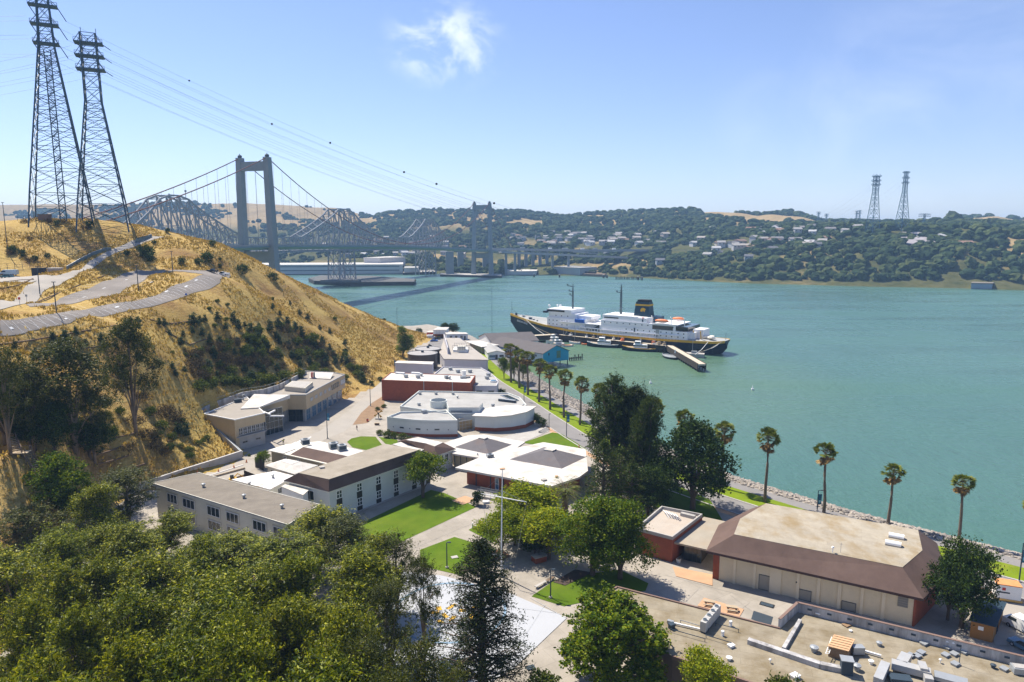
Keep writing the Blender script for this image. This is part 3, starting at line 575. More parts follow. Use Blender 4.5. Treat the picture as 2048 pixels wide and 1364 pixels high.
def rblobs(seed, n, H, W, z0, z1, rmin, rmax, flat=.75, top=True):
    r = np.random.RandomState(seed); out = []
    for i in range(n):
        z = z0 + (z1 - z0) * (i + .5) / n; k = 1 - .55 * ((z - z0) / (z1 - z0)) ** 2; a = i * 2.4 + r.uniform(-.5, .5); d = W / 2 * k * r.uniform(.35, .85); R_ = r.uniform(rmin, rmax)
        out.append((d * math.cos(a), d * math.sin(a), z, R_, R_, R_ * flat))
    if top: out.append((r.uniform(-.6, .6), r.uniform(-.6, .6), z1, rmax * .8, rmax * .8, rmax * .7))
    return out
# grove eucalyptus: 20 m, many drooping clumps
for s in range(7):
    rr = np.random.RandomState(200 + s); ax_, ay_ = rr.uniform(-1.8, 1.8, 2); bl = []
    for i in range(rr.randint(26, 36)):
        f = rr.uniform(0, 1) ** .8; z = 4.5 + 14 * f; a = rr.uniform(0, 6.28); d = rr.uniform(.45, 1) * (5.4 - 3.0 * f ** 2); q = rr.uniform(.7, 1.75); bl.append((d * math.cos(a) + ax_ * f, d * math.sin(a) + ay_ * f, z, q, q * rr.uniform(.8, 1.2), q * rr.uniform(.5, .85)))
    bl += [(ax_ * f, ay_ * f, 5 + 12.5 * f, 2.6 - 1.2 * f, 2.6 - 1.2 * f, 2.2) for f in (0, .25, .5, .75, .95)]
    mk_tree('eucalyptus', 20 + s, 20, bl, 900, 32, .34, .42, L_EUC, BARKP, .38, asp=3.2, inner=.2, multi=1, lvar=.45, spray=1.5)
rr = np.random.RandomState(311); bl = []
for i in range(46):
    f = rr.uniform(0, 1); a = rr.uniform(0, 6.28); d = 6.6 * (1 - .55 * f ** 1.6) * rr.uniform(.45, 1); q = rr.uniform(.8, 1.5); bl.append((d * math.cos(a), d * math.sin(a), 3.5 + 9 * f, q, q, q * 1.25))
for i in range(9): a = i * 2.4; d = rr.uniform(.5, 4.5); bl.append((d * math.cos(a), d * math.sin(a), 13.2 - d * .25, .45, .45, 1.5))
mk_tree('broad_tree', 311, 14, bl + [(0, 0, 5, 4, 4, 2.5), (0, 0, 9, 3, 3, 2.5)], 1300, 30, .30, .36, L_MID, BARK, .4, asp=1.5, inner=.15, spray=.8)
for s in range(2): mk_tree('dull_eucalyptus', 30 + s, 20, rblobs(40 + s, 11, 20, 9.5, 7.5, 18.3, 1.4, 2.3, .65), 420, 34, .40, .36, L_EUCD, BARKP, .34, asp=3.0, inner=.15, multi=3, spray=1.3)
# tall open eucalyptus on the hill
for s in range(2): mk_tree('hill_eucalyptus', 50 + s, 22, rblobs(60 + s, 12, 22, 13, 8.5, 20, 1.8, 2.9, .6), 480, 36, .5, .42, L_EUCD, BARKP, .42, asp=2.6, inner=.15, multi=3, spray=1.0)
for s in range(2): mk_tree('lawn_tree', 70 + s, 10, rblobs(70 + s, 9, 10, 7.5, 4.2, 7.6, 1.5, 2.2, .8), 380, 24, .35, .30, L_MID, BARK, .28, asp=1.7)
for s in range(3): mk_tree('bright_tree', 80 + s, 9, rblobs(80 + s, 9, 9, 6.5, 3.6, 7.2, 1.3, 1.9, .85), 380, 24, .32, .28, L_BRIGHT, BARK, .2, asp=1.7)
for s in range(2): mk_tree('plane_tree', 90 + s, 14, rblobs(90 + s, 14, 14, 9.5, 3.5, 11.6, 1.9, 2.8, .85), 700, 26, .42, .34, L_MID, BARK, .35, asp=1.6)
for s in range(2): mk_tree('dark_oak', 100 + s, 13, rblobs(100 + s, 13, 13, 11, 3.6, 10.4, 1.9, 2.9, .8), 560, 26, .42, .36, L_OAK, BARK, .35, asp=1.6)
mk_tree('poplar', 110, 12, [(0, 0, 3 + i * 1.35, 1.9 - .14 * i, 1.9 - .14 * i, 1.5) for i in range(7)] + [(1.6, .4, 4 + i * 1.2, 1.5, 1.5, 1.3) for i in range(4)], 420, 22, .3, .30, L_MID, BARK, .25, asp=1.6)
# conifers: upward tufts on a column of whorls
def mk_pine(kind, seed, H, W, z0, n_whorl, lm, leaf=.42, gap=.0, tuft=10, per=26, shape=.9):
    r = np.random.RandomState(seed); pts = []; m = MB(); m.tube([(0, 0, -1), (0, 0, H * .5), (0, 0, H * .97)], [W * .045, W * .03, .05], 8)
    for i in range(n_whorl):
        f = i / (n_whorl - 1); z = z0 + (H - z0) * f; R_ = W / 2 * ((1 - f) ** shape * .95 + .06) * r.uniform(.75, 1.12)
        nb = max(4, int(tuft * (1 - f * .5)))
        for k in range(nb):
            if r.rand() < gap: continue
            a = 2 * math.pi * k / nb + r.uniform(-.4, .4) + i * .7; L = R_ * r.uniform(.6, 1.1); zt = z + L * r.uniform(.10, .45)
            tip = np.array([L * math.cos(a), L * math.sin(a), zt]); m.tube([(0, 0, z), tuple(tip * [.6, .6, 1] + [0, 0, -.1]), tuple(tip)], [W * .010, W * .006, .02], 4)
            for q in (1.0, .72, .45):
                c = tip * [q, q, 1]; c[2] = z + (zt - z) * q; mm = int(per * (1.2 if q == 1 else .9)); pts.append(c + r.normal(size=(mm, 3)) * np.array([.42, .42, .36]) * W / 11.5)
    c = np.concatenate(pts); cm = leaf_mesh(kind + '_crown', c, leaf * r.uniform(.6, 1.4, len(c)), lm, seed, 3.4, .1); proto(kind, cm, m.mesh(kind + '_trunk', BARK, True), BARK)
def egg_pine(kind, seed, H, W, z0, lm):
    r = np.random.RandomState(seed); bl = []
    for i in range(40):
        f = r.uniform(0, 1); z = z0 + (H - z0 - 1) * f; k = math.sin(math.pi * min(.97, .22 + .74 * f)) ** .7; a = r.uniform(0, 6.28); d = W / 2 * k * r.uniform(.55, .9) * (1 if f < .9 else .4); q = r.uniform(.9, 1.5); bl.append((d * math.cos(a), d * math.sin(a), z, q * .8, q * .8, q * 1.5))
    for i in range(10): f = .3 + .06 * i; bl.append((0, 0, z0 + (H - z0) * f, W * .26 * (1.15 - f * .6), W * .26 * (1.15 - f * .6), 2.0))
    for i in range(6): a = i * 1.05; bl.append((1.1 * math.cos(a), 1.1 * math.sin(a), H - 1.0 - .4 * (i % 3), .5, .5, 1.3))
    mk_tree(kind, seed, H, bl, 900, 34, .32, .34, lm, BARK, .42, asp=2.8, inner=.12, multi=1, spray=.9)
egg_pine('big_pine', 121, 17, 10.5, 2.2, L_PINEG); egg_pine('big_pine', 122, 17, 10.5, 2.6, L_PINE)
mk_pine('tall_pine', 123, 18, 9.4, 2, 22, L_PINE, .27, .14, 12, 62, .62)
mk_pine('bushy_pine', 124, 11, 10, 1.5, 11, L_PINEG, .42, .15, 12, 26, .5)
# young shrubs and scrub
def mk_shrub(kind, seed, blobs, n, per, sp, leaf, lm, asp=1.8):
    c = crown_pts(blobs, n, per, sp, seed, .2); c[:, 2] = np.maximum(c[:, 2], .02); r = np.random.RandomState(seed); TREES.setdefault(kind, []).append((leaf_mesh(kind + '_foliage', c, leaf * r.uniform(.6, 1.4, len(c)), lm, seed, asp), None, ()))
for s in range(3): mk_shrub('young_cypress', 130 + s, [(0, 0, .6, .75, .75, .7), (.1, 0, 1.3, .62, .62, .7), (0, .1, 2.0, .4, .4, .6), (0, 0, 2.6, .2, .2, .4)], 70, 14, .16, .26, L_SHRUB)
for s in range(3): mk_shrub('green_shrub', 140 + s, [(0, 0, .7, 1.0, 1.0, .8), (.5, .3, .6, .7, .7, .6), (-.5, .2, .8, .7, .7, .7)], 70, 14, .2, .26, L_SCRUB)
for s in range(2): mk_shrub('dry_shrub', 150 + s, [(0, 0, .8, 1.6, 1.3, .8), (1, .3, .6, 1.1, 1.0, .6), (-1, -.2, .7, 1.1, 1.0, .7)], 90, 12, .28, .28, L_DRY, 3)
for s in range(2): mk_shrub('dark_shrub', 160 + s, [(0, 0, .9, 1.2, 1.2, 1.0), (.7, .2, .8, .9, .9, .8)], 80, 14, .24, .28, L_OAK)
# palms
def mk_palm(seed, H):
    r = np.random.RandomState(seed); lean = r.uniform(-.5, .5, 2); m = MB(); zs = np.linspace(-.6, H - 1.2, 9); bx_ = lambda z: (lean[0] * (z / H) ** 2 + .12 * math.sin(z * .5 + seed), lean[1] * (z / H) ** 2)
    m.tube([(*bx_(max(0, z)), z) for z in zs], [.34 - .16 * max(0, z) / H for z in zs], 8); c0 = np.array([*bx_(H - 1.2), H - 1.2])
    live = []; dead = []
    for i in range(104):
        dn = i >= 66; a = r.uniform(0, 6.28); el = r.uniform(-.35, 1.5) if not dn else r.uniform(-1.45, -.35); d = np.array([math.cos(a) * math.cos(el), math.sin(a) * math.cos(el), math.sin(el)])
        L = r.uniform(.95, 1.5) if not dn else r.uniform(.8, 1.25); b = c0 + np.array([0, 0, r.uniform(-.2, .3) if not dn else r.uniform(-1.5, .1)]) + d * .25; fc = b + d * L; s = np.cross(d, [0, 0, 1]); s /= np.linalg.norm(s) + 1e-6; u = np.cross(s, d); ro = r.uniform(-1.1, 1.1); s, u = s * math.cos(ro) + u * math.sin(ro), u * math.cos(ro) - s * math.sin(ro); tgt = dead if dn else live
        if not dn: m.tube([b, fc], [.03, .02], 4)
        for q in np.linspace(-1.25, 1.25, 9):     # fan of blade segments
            t = d * math.cos(q) + s * math.sin(q) - np.array([0, 0, .10]) * abs(q); n_ = np.cross(t, u); n_ /= np.linalg.norm(n_) + 1e-6; Lq = L * .78 * r.uniform(.8, 1.1); w = .10
            tgt += [fc, fc + t * Lq * .6 + n_ * w, fc + t * Lq + np.array([0, 0, -.12]), fc + t * Lq * .6 - n_ * w]
    TREES.setdefault('fan_palm', []).append((quads_mesh('palm_crown', np.array(live), L_PALM), m.mesh('palm_trunk', PALMT, True), (('skirt', quads_mesh('palm_skirt', np.array(dead), L_SKIRT)),)))
for s in range(4): mk_palm(170 + s, 15.5)
def mk_date_palm():
    r = np.random.RandomState(9); m = MB(); m.tube([(0, 0, -.5), (0, 0, 3.2), (0, 0, 4.4)], [.55, .5, .62], 10); V = []
    for i in range(54):
        a = r.uniform(0, 6.28); el = r.uniform(-.1, 1.4); L = r.uniform(3.3, 4.3); d = np.array([math.cos(a), math.sin(a), 0]); p = np.array([0, 0, 4.3]); pts = [p]; e = el
        for k in range(8): p = p + (d * math.cos(e) + np.array([0, 0, math.sin(e)])) * L / 8; e -= .20; pts.append(p)
        m.tube(pts, [.04] * 5 + [.02] * 4, 4); s = np.cross(d, [0, 0, 1])
        for k in range(1, 9):
            for j in (0, .5):
                q = pts[k - 1] * (1 - j) + pts[k] * j
                for sg in (-1, 1):
                    t = s * sg * .75 + d * .45 + np.array([0, 0, -.22]); ll = .75 * math.sin(min(1, k / 8 + .15) * 2.6) + .2; w = d * .045; V += [q, q + t * ll * .5 + w, q + t * ll, q + t * ll * .5 - w]
    TREES.setdefault('date_palm', []).append((quads_mesh('date_palm_crown', np.array(V), L_PALM), m.mesh('date_palm_trunk', PALMT, True), ()))
mk_date_palm()
TNAMES = {'broad_tree': 'broadleaf_tree', 'eucalyptus': 'eucalyptus_tree', 'dull_eucalyptus': 'eucalyptus_tree', 'hill_eucalyptus': 'eucalyptus_tree', 'lawn_tree': 'broadleaf_tree', 'bright_tree': 'broadleaf_tree', 'plane_tree': 'broadleaf_tree', 'dark_oak': 'broadleaf_tree', 'poplar': 'poplar_tree', 'big_pine': 'pine_tree', 'tall_pine': 'pine_tree', 'bushy_pine': 'pine_tree', 'fan_palm': 'palm_tree', 'date_palm': 'palm_tree',
    'young_cypress': 'shrub', 'green_shrub': 'shrub', 'dry_shrub': 'shrub', 'dark_shrub': 'shrub'}
TH_ = {'broad_tree': (14.5, 14), 'eucalyptus': (20, 11), 'dull_eucalyptus': (20, 10.5), 'hill_eucalyptus': (22, 14), 'lawn_tree': (9.6, 9), 'bright_tree': (9, 6.6), 'plane_tree': (14, 9.8), 'dark_oak': (12.8, 11.2), 'poplar': (12.6, 5), 'big_pine': (17, 9.2), 'tall_pine': (18, 8.5), 'bushy_pine': (11, 10), 'fan_palm': (16, 4.5), 'date_palm': (8, 7), 'young_cypress': (2.9, 1.7), 'green_shrub': (1.7, 2.6), 'dry_shrub': (1.7, 4.6), 'dark_shrub': (2, 2.9)}
_tc = {}
def tree(kind, loc, h, w, label, cat=None, group=None, var=None, rz=None):
    vs = TREES[kind]; i = _tc.get(kind, 0); _tc[kind] = i + 1; cr, tr, ex = vs[(i if var is None else var) % len(vs)]; H, Wd = TH_[kind]; nm = TNAMES[kind]; s = (w / Wd, w / Wd, h / H); rz = R.uniform(0, 6.28) if rz is None else rz
    if tr is None:
        o = link(nm, cr); tag(o, label, cat or 'shrub', group)
    else:
        o = thing(nm, label, cat or ('palm tree' if 'palm' in kind else 'tree'), loc, group); link('trunk', tr, o); link('crown', cr, o)
        for n, m_ in ex: link(n, m_, o)
    o.location = tuple(float(x) for x in loc); o.scale = s; o.rotation_euler = (0, 0, rz); return o
def tree_px(kind, base, top_y, wpx, label, z=G, hill=False, **k):
    p = PT(*base) if hill else P(base[0], base[1], z); h = D(base[0], top_y, p[1])[2] - p[2]; return tree(kind, p, h, wpx * p[1] / F, label, **k)
def tree_top(kind, top, ztop, wpx, label, z=G, **k):
    p = P(top[0], top[1], ztop); return tree(kind, (p[0], p[1], z), ztop - z, wpx * p[1] / F, label, **k)

# grove along the bottom of the picture (tops at pixel, top height above the water)
GR_L = 'olive green eucalyptus in the dense grove filling the lower left foreground'
for i, (x, y, zt, w, kd) in enumerate([(60, 1012, 18, 150, 1), (150, 1072, 19, 130, 0), (322, 1022, 17, 110, 0), (395, 1072, 19, 150, 0), (470, 1064, 18, 140, 0), (545, 1066, 19, 150, 0), (632, 1024, 18, 140, 0), (250, 1050, 18, 130, 0), (190, 1046, 17, 120, 0), (90, 1060, 19, 140, 0), (690, 1036, 17, 130, 1), (745, 1072, 18, 130, 0),
    (10, 1090, 21, 150, 0), (95, 1130, 22, 170, 0), (200, 1105, 21, 160, 0), (300, 1110, 22, 170, 0), (400, 1130, 22, 180, 0), (505, 1115, 22, 170, 0), (600, 1105, 22, 170, 0), (700, 1110, 21, 160, 0), (790, 1066, 20, 120, 1),
    (30, 1195, 23, 190, 0), (150, 1200, 24, 190, 0), (265, 1185, 24, 190, 0), (375, 1200, 24, 190, 0), (480, 1195, 24, 190, 0), (590, 1190, 24, 190, 0), (690, 1190, 23, 180, 0), (775, 1165, 22, 150, 1), (845, 1110, 20, 105, 1),
    (80, 1285, 26, 220, 0), (220, 1280, 26, 220, 0), (350, 1290, 26, 220, 0), (480, 1285, 26, 220, 0), (610, 1280, 26, 220, 0), (730, 1275, 25, 200, 1), (835, 1265, 23, 160, 1), (150, 1360, 28, 240, 0), (310, 1370, 28, 240, 0), (470, 1365, 28, 240, 0), (640, 1360, 28, 240, 0), (780, 1345, 26, 200, 1), (0, 1370, 28, 240, 0), (900, 1330, 22, 150, 1)]):
    zt += R.uniform(-1.4, 1.2) - (2.2 if y < 1075 and 300 < x < 660 else .6); w *= R.uniform(.8, 1.25); lab = GR_L if kd == 0 else 'dull grey green open eucalyptus standing among the brighter crowns of the foreground grove'
    tree_top('dull_eucalyptus' if kd else 'eucalyptus', (x, y), zt, w, lab, group='eucalyptus trees in the foreground grove' if kd == 0 else 'dull open eucalyptus trees in the foreground grove')
tree_px('tall_pine', (965, 1395), 1088, 215, 'dark open conifer with upswept branches in front of the pale blue court', cat='tree')
tree_top('broad_tree', (1222, 1200), 17, 275, 'glossy yellow green broad tree at the bottom edge beside the tar roofed building', var=0)
tree_top('bright_tree', (1412, 1298), 13, 120, 'small bushy green tree against the front of the tar roofed building', var=1)
tree_top('green_shrub', (1575, 1350), 11, 80, 'green shrub top peeking over the bottom edge below the tar roof', z=6.5)
tree_top('green_shrub', (1085, 1346), 7, 80, 'rounded green shrub on the bottom edge beside the pale court', z=G)
# trees around the plaza
tree_px('lawn_tree', (846, 995), 902, 108, 'round crowned green tree on the lawn beside the long mansard building', var=0)
tree_px('bright_tree', (1003, 1108), 1018, 100, 'small yellow green tree with a curved trunk behind the flagpole', var=0)
tree_px('bright_tree', (1058, 1068), 966, 135, 'yellow green tree in front of the brick pavilion ramp', var=1)
tree_px('bright_tree', (1098, 1118), 1012, 128, 'bright yellow green tree beside the brick plinth with the statue', var=2)
tree_px('plane_tree', (1185, 1150), 992, 150, 'large mid green tree shading the plaza bench, nearer the plinth', var=0)
tree_px('plane_tree', (1240, 1158), 1000, 135, 'large mid green tree shading the brick annex wall', var=1)
tree_px('bright_tree', (1030, 1090), 1005, 95, 'yellow green tree between the flagpole and the pavilion tree', var=0)
tree_px('lawn_tree', (1120, 1088), 1022, 84, 'mid green tree filling the gap below the date palm', var=0)
tree_px('dark_oak', (1070, 1108), 1062, 80, 'low dark bushy tree behind the brick plinth', var=0)
tree_px('big_pine', (1292, 985), 800, 80, 'dark pine lowest on the right flank of the tall shore pines', var=0)
tree_px('bushy_pine', (1240, 1000), 900, 110, 'dark conifer filling the base of the tall shore pines')
tree_px('dark_oak', (1296, 1032), 925, 90, 'dark leafy tree shading the back corner of the brick annex', var=1)
tree_px('date_palm', (1130, 1040), 942, 90, 'stout date palm with long arching fronds between the pavilion and the dark pines')
tree_px('bushy_pine', (1205, 1030), 888, 110, 'low dark pine right of the date palm')
tree_px('bushy_pine', (1262, 1034), 932, 120, 'spreading dark conifer just behind the brick annex')
tree_px('big_pine', (1226, 960), 758, 118, 'tall dark green pine rising beside the shore road, the taller of the pair', var=0)
tree_px('big_pine', (1266, 966), 776, 112, 'dark pine close against the right side of the tallest shore pine', var=1)
tree_px('dark_oak', (1385, 1018), 838, 170, 'big dark leafy tree between the tall pines and the annex roof', var=0)
tree_px('dark_oak', (1318, 1000), 905, 80, 'smaller dark leafy tree under the left side of the big dark tree', var=1)
tree_px('dark_oak', (1922, 1255), 1072, 132, 'dark leaning conifer like tree at the right gable of the mansard hall', var=1)
tree_px('dark_oak', (1895, 1240), 1100, 90, 'dark leafy tree tucked against the mansard hall eave', var=0)
tree_px('poplar', (806, 716), 652, 36, 'upright bright green tree at the foot of the golden hill beside the tanks')
tree_px('dark_oak', (890, 668), 645, 24, 'small round dark tree behind the trailers, left of a pair', var=0); tree_px('dark_oak', (906, 668), 645, 26, 'small round dark tree behind the trailers, right of a pair', var=1)
for i, (x, y, t, w) in enumerate([(1008, 757, 712, 30), (1028, 762, 712, 32), (1046, 764, 718, 30)]): tree_px('lawn_tree', (x, y), t, w, ['leftmost of three low trees by the end of the shore verge', 'middle of three low trees by the end of the shore verge', 'rightmost of three low trees by the end of the shore verge'][i])
tree_px('dark_shrub', (838, 668), 656, 16, 'dark shrub at the foot of the golden hill near the water')
tree_px('lawn_tree', (528, 935), 900, 40, 'small olive tree beside the dark screen fence near the construction yard', var=1)
# palms along the shore
for i, (x, yb, yc, lab) in enumerate([(1022, 765, 690, 'farthest palm of the shore row, over the low trees'), (1038, 776, 702, 'second palm from the far end of the shore row'), (1056, 790, 706, 'third palm from the far end of the shore row'), (1078, 804, 722, 'fourth palm from the far end, left of the blue gable jetty'), (1100, 819, 733, 'fifth palm from the far end of the shore row'), (1127, 835, 743, 'sixth palm from the far end, beside the second blue banner pole'), (1160, 850, 756, 'seventh palm from the far end, last clear one before the pines'),
    (1196, 872, 772, 'palm half hidden behind the left flank of the tall pines'), (1310, 925, 800, 'palm behind the right flank of the tall pines'), (1362, 948, 825, 'palm top rising behind the big dark tree'), (1441, 975, 848, 'palm at the right edge of the big dark tree'), (1530, 1005, 863, 'palm against the water above the mansard hall left gable'), (1647, 1025, 890, 'second palm against the water above the mansard hall roof'), (1777, 1047, 932, 'third palm against the water above the mansard hall roof'), (1918, 1076, 955, 'palm against the water above the dark tree by the hall'), (2052, 1106, 1000, 'palm cut by the right edge of the picture')]):
    tree_px('fan_palm', (x, yb), yc, 46 if x > 1400 else (40 if x > 1180 else 34), lab, group='fan palms along the shore path')
# hillside trees
tree_px('hill_eucalyptus', (272, 868), 640, 122, 'tall eucalyptus with pale twin trunks standing alone on the golden slope', hill=True, var=0)
tree_px('hill_eucalyptus', (152, 905), 682, 185, 'broad dark eucalyptus on the slope left of the twin trunked one', hill=True, var=1)
tree_px('hill_eucalyptus', (190, 925), 775, 90, 'slender eucalyptus with a dark narrow crown on the lower slope', hill=True, var=0)
tree_px('dull_eucalyptus', (20, 905), 690, 110, 'dark eucalyptus cut by the left edge of the picture', hill=True, var=0)
tree_px('dark_oak', (10, 880), 770, 120, 'dense dark tree over the wooden hillside stairs', hill=True, var=1)
tree_px('dark_oak', (110, 905), 800, 90, 'dense dark tree beneath the broad eucalyptus', hill=True, var=0)
tree_px('dark_oak', (60, 890), 830, 80, 'low dark tree right of the stairs', hill=True, var=1)
tree_px('dark_oak', (28, 860), 735, 90, 'dense dark tree at the left edge above the stairs, nearest the twin stems', hill=True, var=0)
tree_px('hill_eucalyptus', (70, 900), 730, 120, 'tall dark eucalyptus just right of the wooden stairs', hill=True, var=1)
tree_px('dark_oak', (180, 915), 830, 90, 'dark bushy tree under the slender eucalyptus on the lower slope', hill=True, var=1)
tree_px('plane_tree', (128, 1062), 905, 125, 'bright green round tree below the wooden stairs', z=5)
tree_px('dull_eucalyptus', (258, 1062), 940, 150, 'open eucalyptus leaning over the left end of the grey roofed block', z=5, var=1)
tree_px('eucalyptus', (215, 1105), 965, 110, 'eucalyptus between the round green tree and the grey roofed block', z=5, var=2)
SH = NR
def shrubs(kind, rows, label, group):
    for x, y, hpx in rows:
        p = PT(x, y); h = hpx * p[1] / F; H, Wd = TH_[kind]; asp = {'young_cypress': .72, 'green_shrub': 1.35, 'dry_shrub': 2.2, 'dark_shrub': 1.2}[kind]; tree(kind, (p[0], p[1], p[2] - .1), h, h * asp * R.uniform(.85, 1.15), label, group=group)
cyp = [(105, 684, 22), (133, 682, 24), (152, 670, 18), (203, 684, 20), (172, 690, 14), (240, 670, 14), (277, 645, 14), (318, 650, 16), (330, 652, 16), (388, 652, 28), (400, 646, 16), (410, 644, 16), (366, 672, 12), (340, 672, 14), (385, 668, 16), (405, 672, 18), (362, 690, 18), (436, 642, 20), (468, 648, 26), (452, 660, 16), (478, 660, 22), (490, 655, 14), (500, 668, 24), (518, 668, 22), (540, 664, 26), (556, 655, 22), (575, 650, 18), (590, 662, 20), (604, 672, 22), (560, 690, 18), (620, 690, 16), (645, 690, 20), (660, 702, 16), (690, 690, 14), (440, 690, 20), (420, 682, 16), (535, 700, 22), (500, 705, 18), (470, 712, 18), (345, 740, 18), (352, 752, 16), (370, 745, 14), (356, 868, 26), (372, 872, 30), (600, 735, 16), (620, 728, 18), (585, 718, 18), (650, 735, 18), (670, 728, 16), (555, 742, 18), (528, 748, 20), (505, 758, 18), (490, 745, 18), (545, 618, 12), (560, 632, 12), (600, 630, 12), (615, 640, 14), (580, 610, 10), (640, 660, 12), (660, 668, 12), (30, 700, 22), (70, 710, 18)]
_rs = random.Random(21)
def in_px(poly): 
    xs = [p[0] for p in poly]; ys = [p[1] for p in poly]; q = np.array(poly, float)
    while True:
        x, y = _rs.uniform(min(xs), max(xs)), _rs.uniform(min(ys), max(ys))
        if in_poly(np.array([x]), np.array([y]), q)[0]: return x, y
BAND = [(385, 715), (470, 665), (560, 655), (640, 690), (735, 745), (730, 775), (690, 730), (610, 742), (520, 768), (420, 775), (385, 760)]
cyp += [(*in_px(BAND), _rs.uniform(12, 24)) for _ in range(34)]
shrubs('young_cypress', cyp, 'small blue green young cypress planted on the golden hillside', 'young cypresses on the hillside')
grn = [(160, 716, 10), (236, 742, 12), (242, 760, 12), (372, 712, 8), (345, 708, 8), (430, 655, 10), (452, 642, 9), (515, 690, 12), (400, 782, 26), (425, 776, 24), (446, 770, 24), (470, 770, 26), (495, 776, 24), (520, 768, 26), (546, 770, 26), (572, 762, 24), (598, 756, 22), (625, 748, 20), (650, 752, 18), (395, 890, 12), (405, 886, 12), (378, 905, 14), (362, 896, 12), (380, 916, 14), (415, 880, 12), (560, 720, 16), (610, 705, 14), (640, 715, 16), (690, 715, 14), (700, 740, 16), (715, 755, 16), (725, 765, 14), (690, 760, 14), (420, 620, 8), (435, 605, 8), (455, 612, 8), (545, 600, 7), (670, 640, 8), (300, 830, 20), (325, 860, 22), (345, 880, 18), (240, 830, 20), (210, 840, 18), (225, 870, 20), (90, 935, 18), (100, 950, 16)]
grn += [(*in_px(BAND), _rs.uniform(12, 24)) for _ in range(38)]
shrubs('green_shrub', grn, 'rounded yellow green scrub bush on the golden hillside', 'green scrub bushes on the hillside')
dry = [(500, 680, 18), (470, 690, 18), (520, 690, 16), (545, 715, 18), (575, 700, 16), (430, 700, 20), (450, 725, 20), (480, 730, 18), (390, 740, 28), (398, 760, 26), (385, 715, 18), (610, 690, 14), (640, 700, 16), (660, 715, 14), (300, 880, 26), (270, 850, 22), (285, 800, 20), (330, 910, 16), (310, 900, 20), (260, 900, 16), (700, 730, 16), (730, 745, 16), (350, 845, 26), (330, 832, 24), (240, 700, 10), (60, 480, 8), (20, 510, 12), (60, 525, 10), (170, 460, 10), (100, 446, 10), (50, 445, 8), (120, 448, 10)]
dry += [(*in_px(BAND), _rs.uniform(10, 20)) for _ in range(20)]
shrubs('dry_shrub', dry, 'dry brown leafless scrub thicket on the golden hillside', 'dry scrub thickets on the hillside')
drk = [(290, 515, 26), (300, 522, 18), (415, 524, 20), (365, 530, 16), (398, 530, 14), (440, 535, 9), (484, 548, 20), (545, 560, 16), (254, 512, 12), (335, 466, 10), (308, 488, 8), (425, 492, 12), (180, 455, 14), (115, 452, 12), (25, 508, 18), (45, 512, 14), (70, 522, 12), (95, 515, 10), (340, 900, 16), (362, 850, 18), (315, 880, 22), (742, 770, 10), (760, 762, 10), (420, 690, 12), (690, 706, 10), (800, 660, 7), (768, 638, 6)]
shrubs('dark_shrub', drk, 'dark round bush standing out on the golden hillside', 'dark bushes on the hillside')
shrubs('green_shrub', [(760, 870, 12), (775, 874, 16), (790, 876, 15), (805, 878, 14), (820, 882, 12), (755, 820, 8), (768, 815, 8), (498, 912, 6), (520, 908, 6)], 'green planting bush at the foot of a campus wall', 'planting bushes along campus walls')
shrubs('dark_shrub', [(1072, 846, 20), (1082, 852, 18), (1066, 838, 14), (1000, 792, 16), (1010, 796, 12), (440, 520, 6)], 'dark clipped bush beside the curved white building', 'dark clipped bushes by the curved building')
# dry grass tufts over the near hill
rg = np.random.RandomState(31); gx = rg.uniform(-230, -30, 60000); gy = rg.uniform(110, 440, 60000); gz = terrain(gx, gy); pr = np.abs(gx / gy) < .78
n0 = np.sin(gx * .13 + np.sin(gy * .09) * 2) * np.sin(gy * .11 + gx * .05); ok = (gz > G + .5) & pr & (n0 > -.35)
gxx = (1024 + F * gx / gy); lotmask = np.zeros(len(gx), bool)
for L in (LOT1, LOT2, ROAD): pw = np.array([PT(a, b)[:2] for a, b in L]); lotmask |= in_poly(gx, gy, pw)
ok &= ~lotmask; gx, gy, gz = gx[ok][:34000], gy[ok][:34000], gz[ok][:34000]; n = len(gx)
c = np.repeat(np.stack([gx, gy, gz], 1), 3, 0) + rg.normal(size=(3 * n, 3)) * [.35, .35, 0]; a = rg.uniform(0, 6.28, 3 * n); hgt_ = rg.uniform(.35, .85, 3 * n); wv = np.stack([np.cos(a), np.sin(a), 0 * a], 1) * rg.uniform(.12, .3, (3 * n, 1)); tp = rg.normal(size=(3 * n, 3)) * [.22, .22, 0]; tp[:, 2] = hgt_
V = np.stack([c - wv, c + wv, c + wv * .35 + tp, c - wv * .35 + tp], 1).reshape(-1, 3); V[:, 2] -= .05
tag(link('dry_grass', quads_mesh('dry_grass', V, L_GRASS)), kind='stuff')
# far woods: leafy lumps
def lump_variants(n, seed):
    out = []; r = np.random.RandomState(seed)
    for _ in range(n):
        bm = bmesh.new(); bmesh.ops.create_icosphere(bm, subdivisions=2, radius=1); v = np.array([x.co[:] for x in bm.verts]); f = np.array([[q.index for q in p.verts] for p in bm.faces]); bm.free()
        ph = r.uniform(0, 6.28, 6); k = 1 + .22 * np.sin(v[:, 0] * 3 + ph[0]) * np.sin(v[:, 1] * 3.4 + ph[1]) + .16 * np.sin(v[:, 2] * 5 + ph[2] + v[:, 0] * 4) + r.uniform(-.15, .15, len(v)); v = v * k[:, None] * [1, 1, .85]; out.append((v, f))
    return out
LV = lump_variants(7, 5); rf = np.random.RandomState(77)
def far_mask(x, y): return np.sin(x * .0062 + 1.7 * np.sin(y * .0043 + 1)) * np.sin(y * .0071 + x * .0023) + .45 * np.sin(x * .021 + y * .017) + .3 * np.sin(x * .043 - y * .031)
pts = []
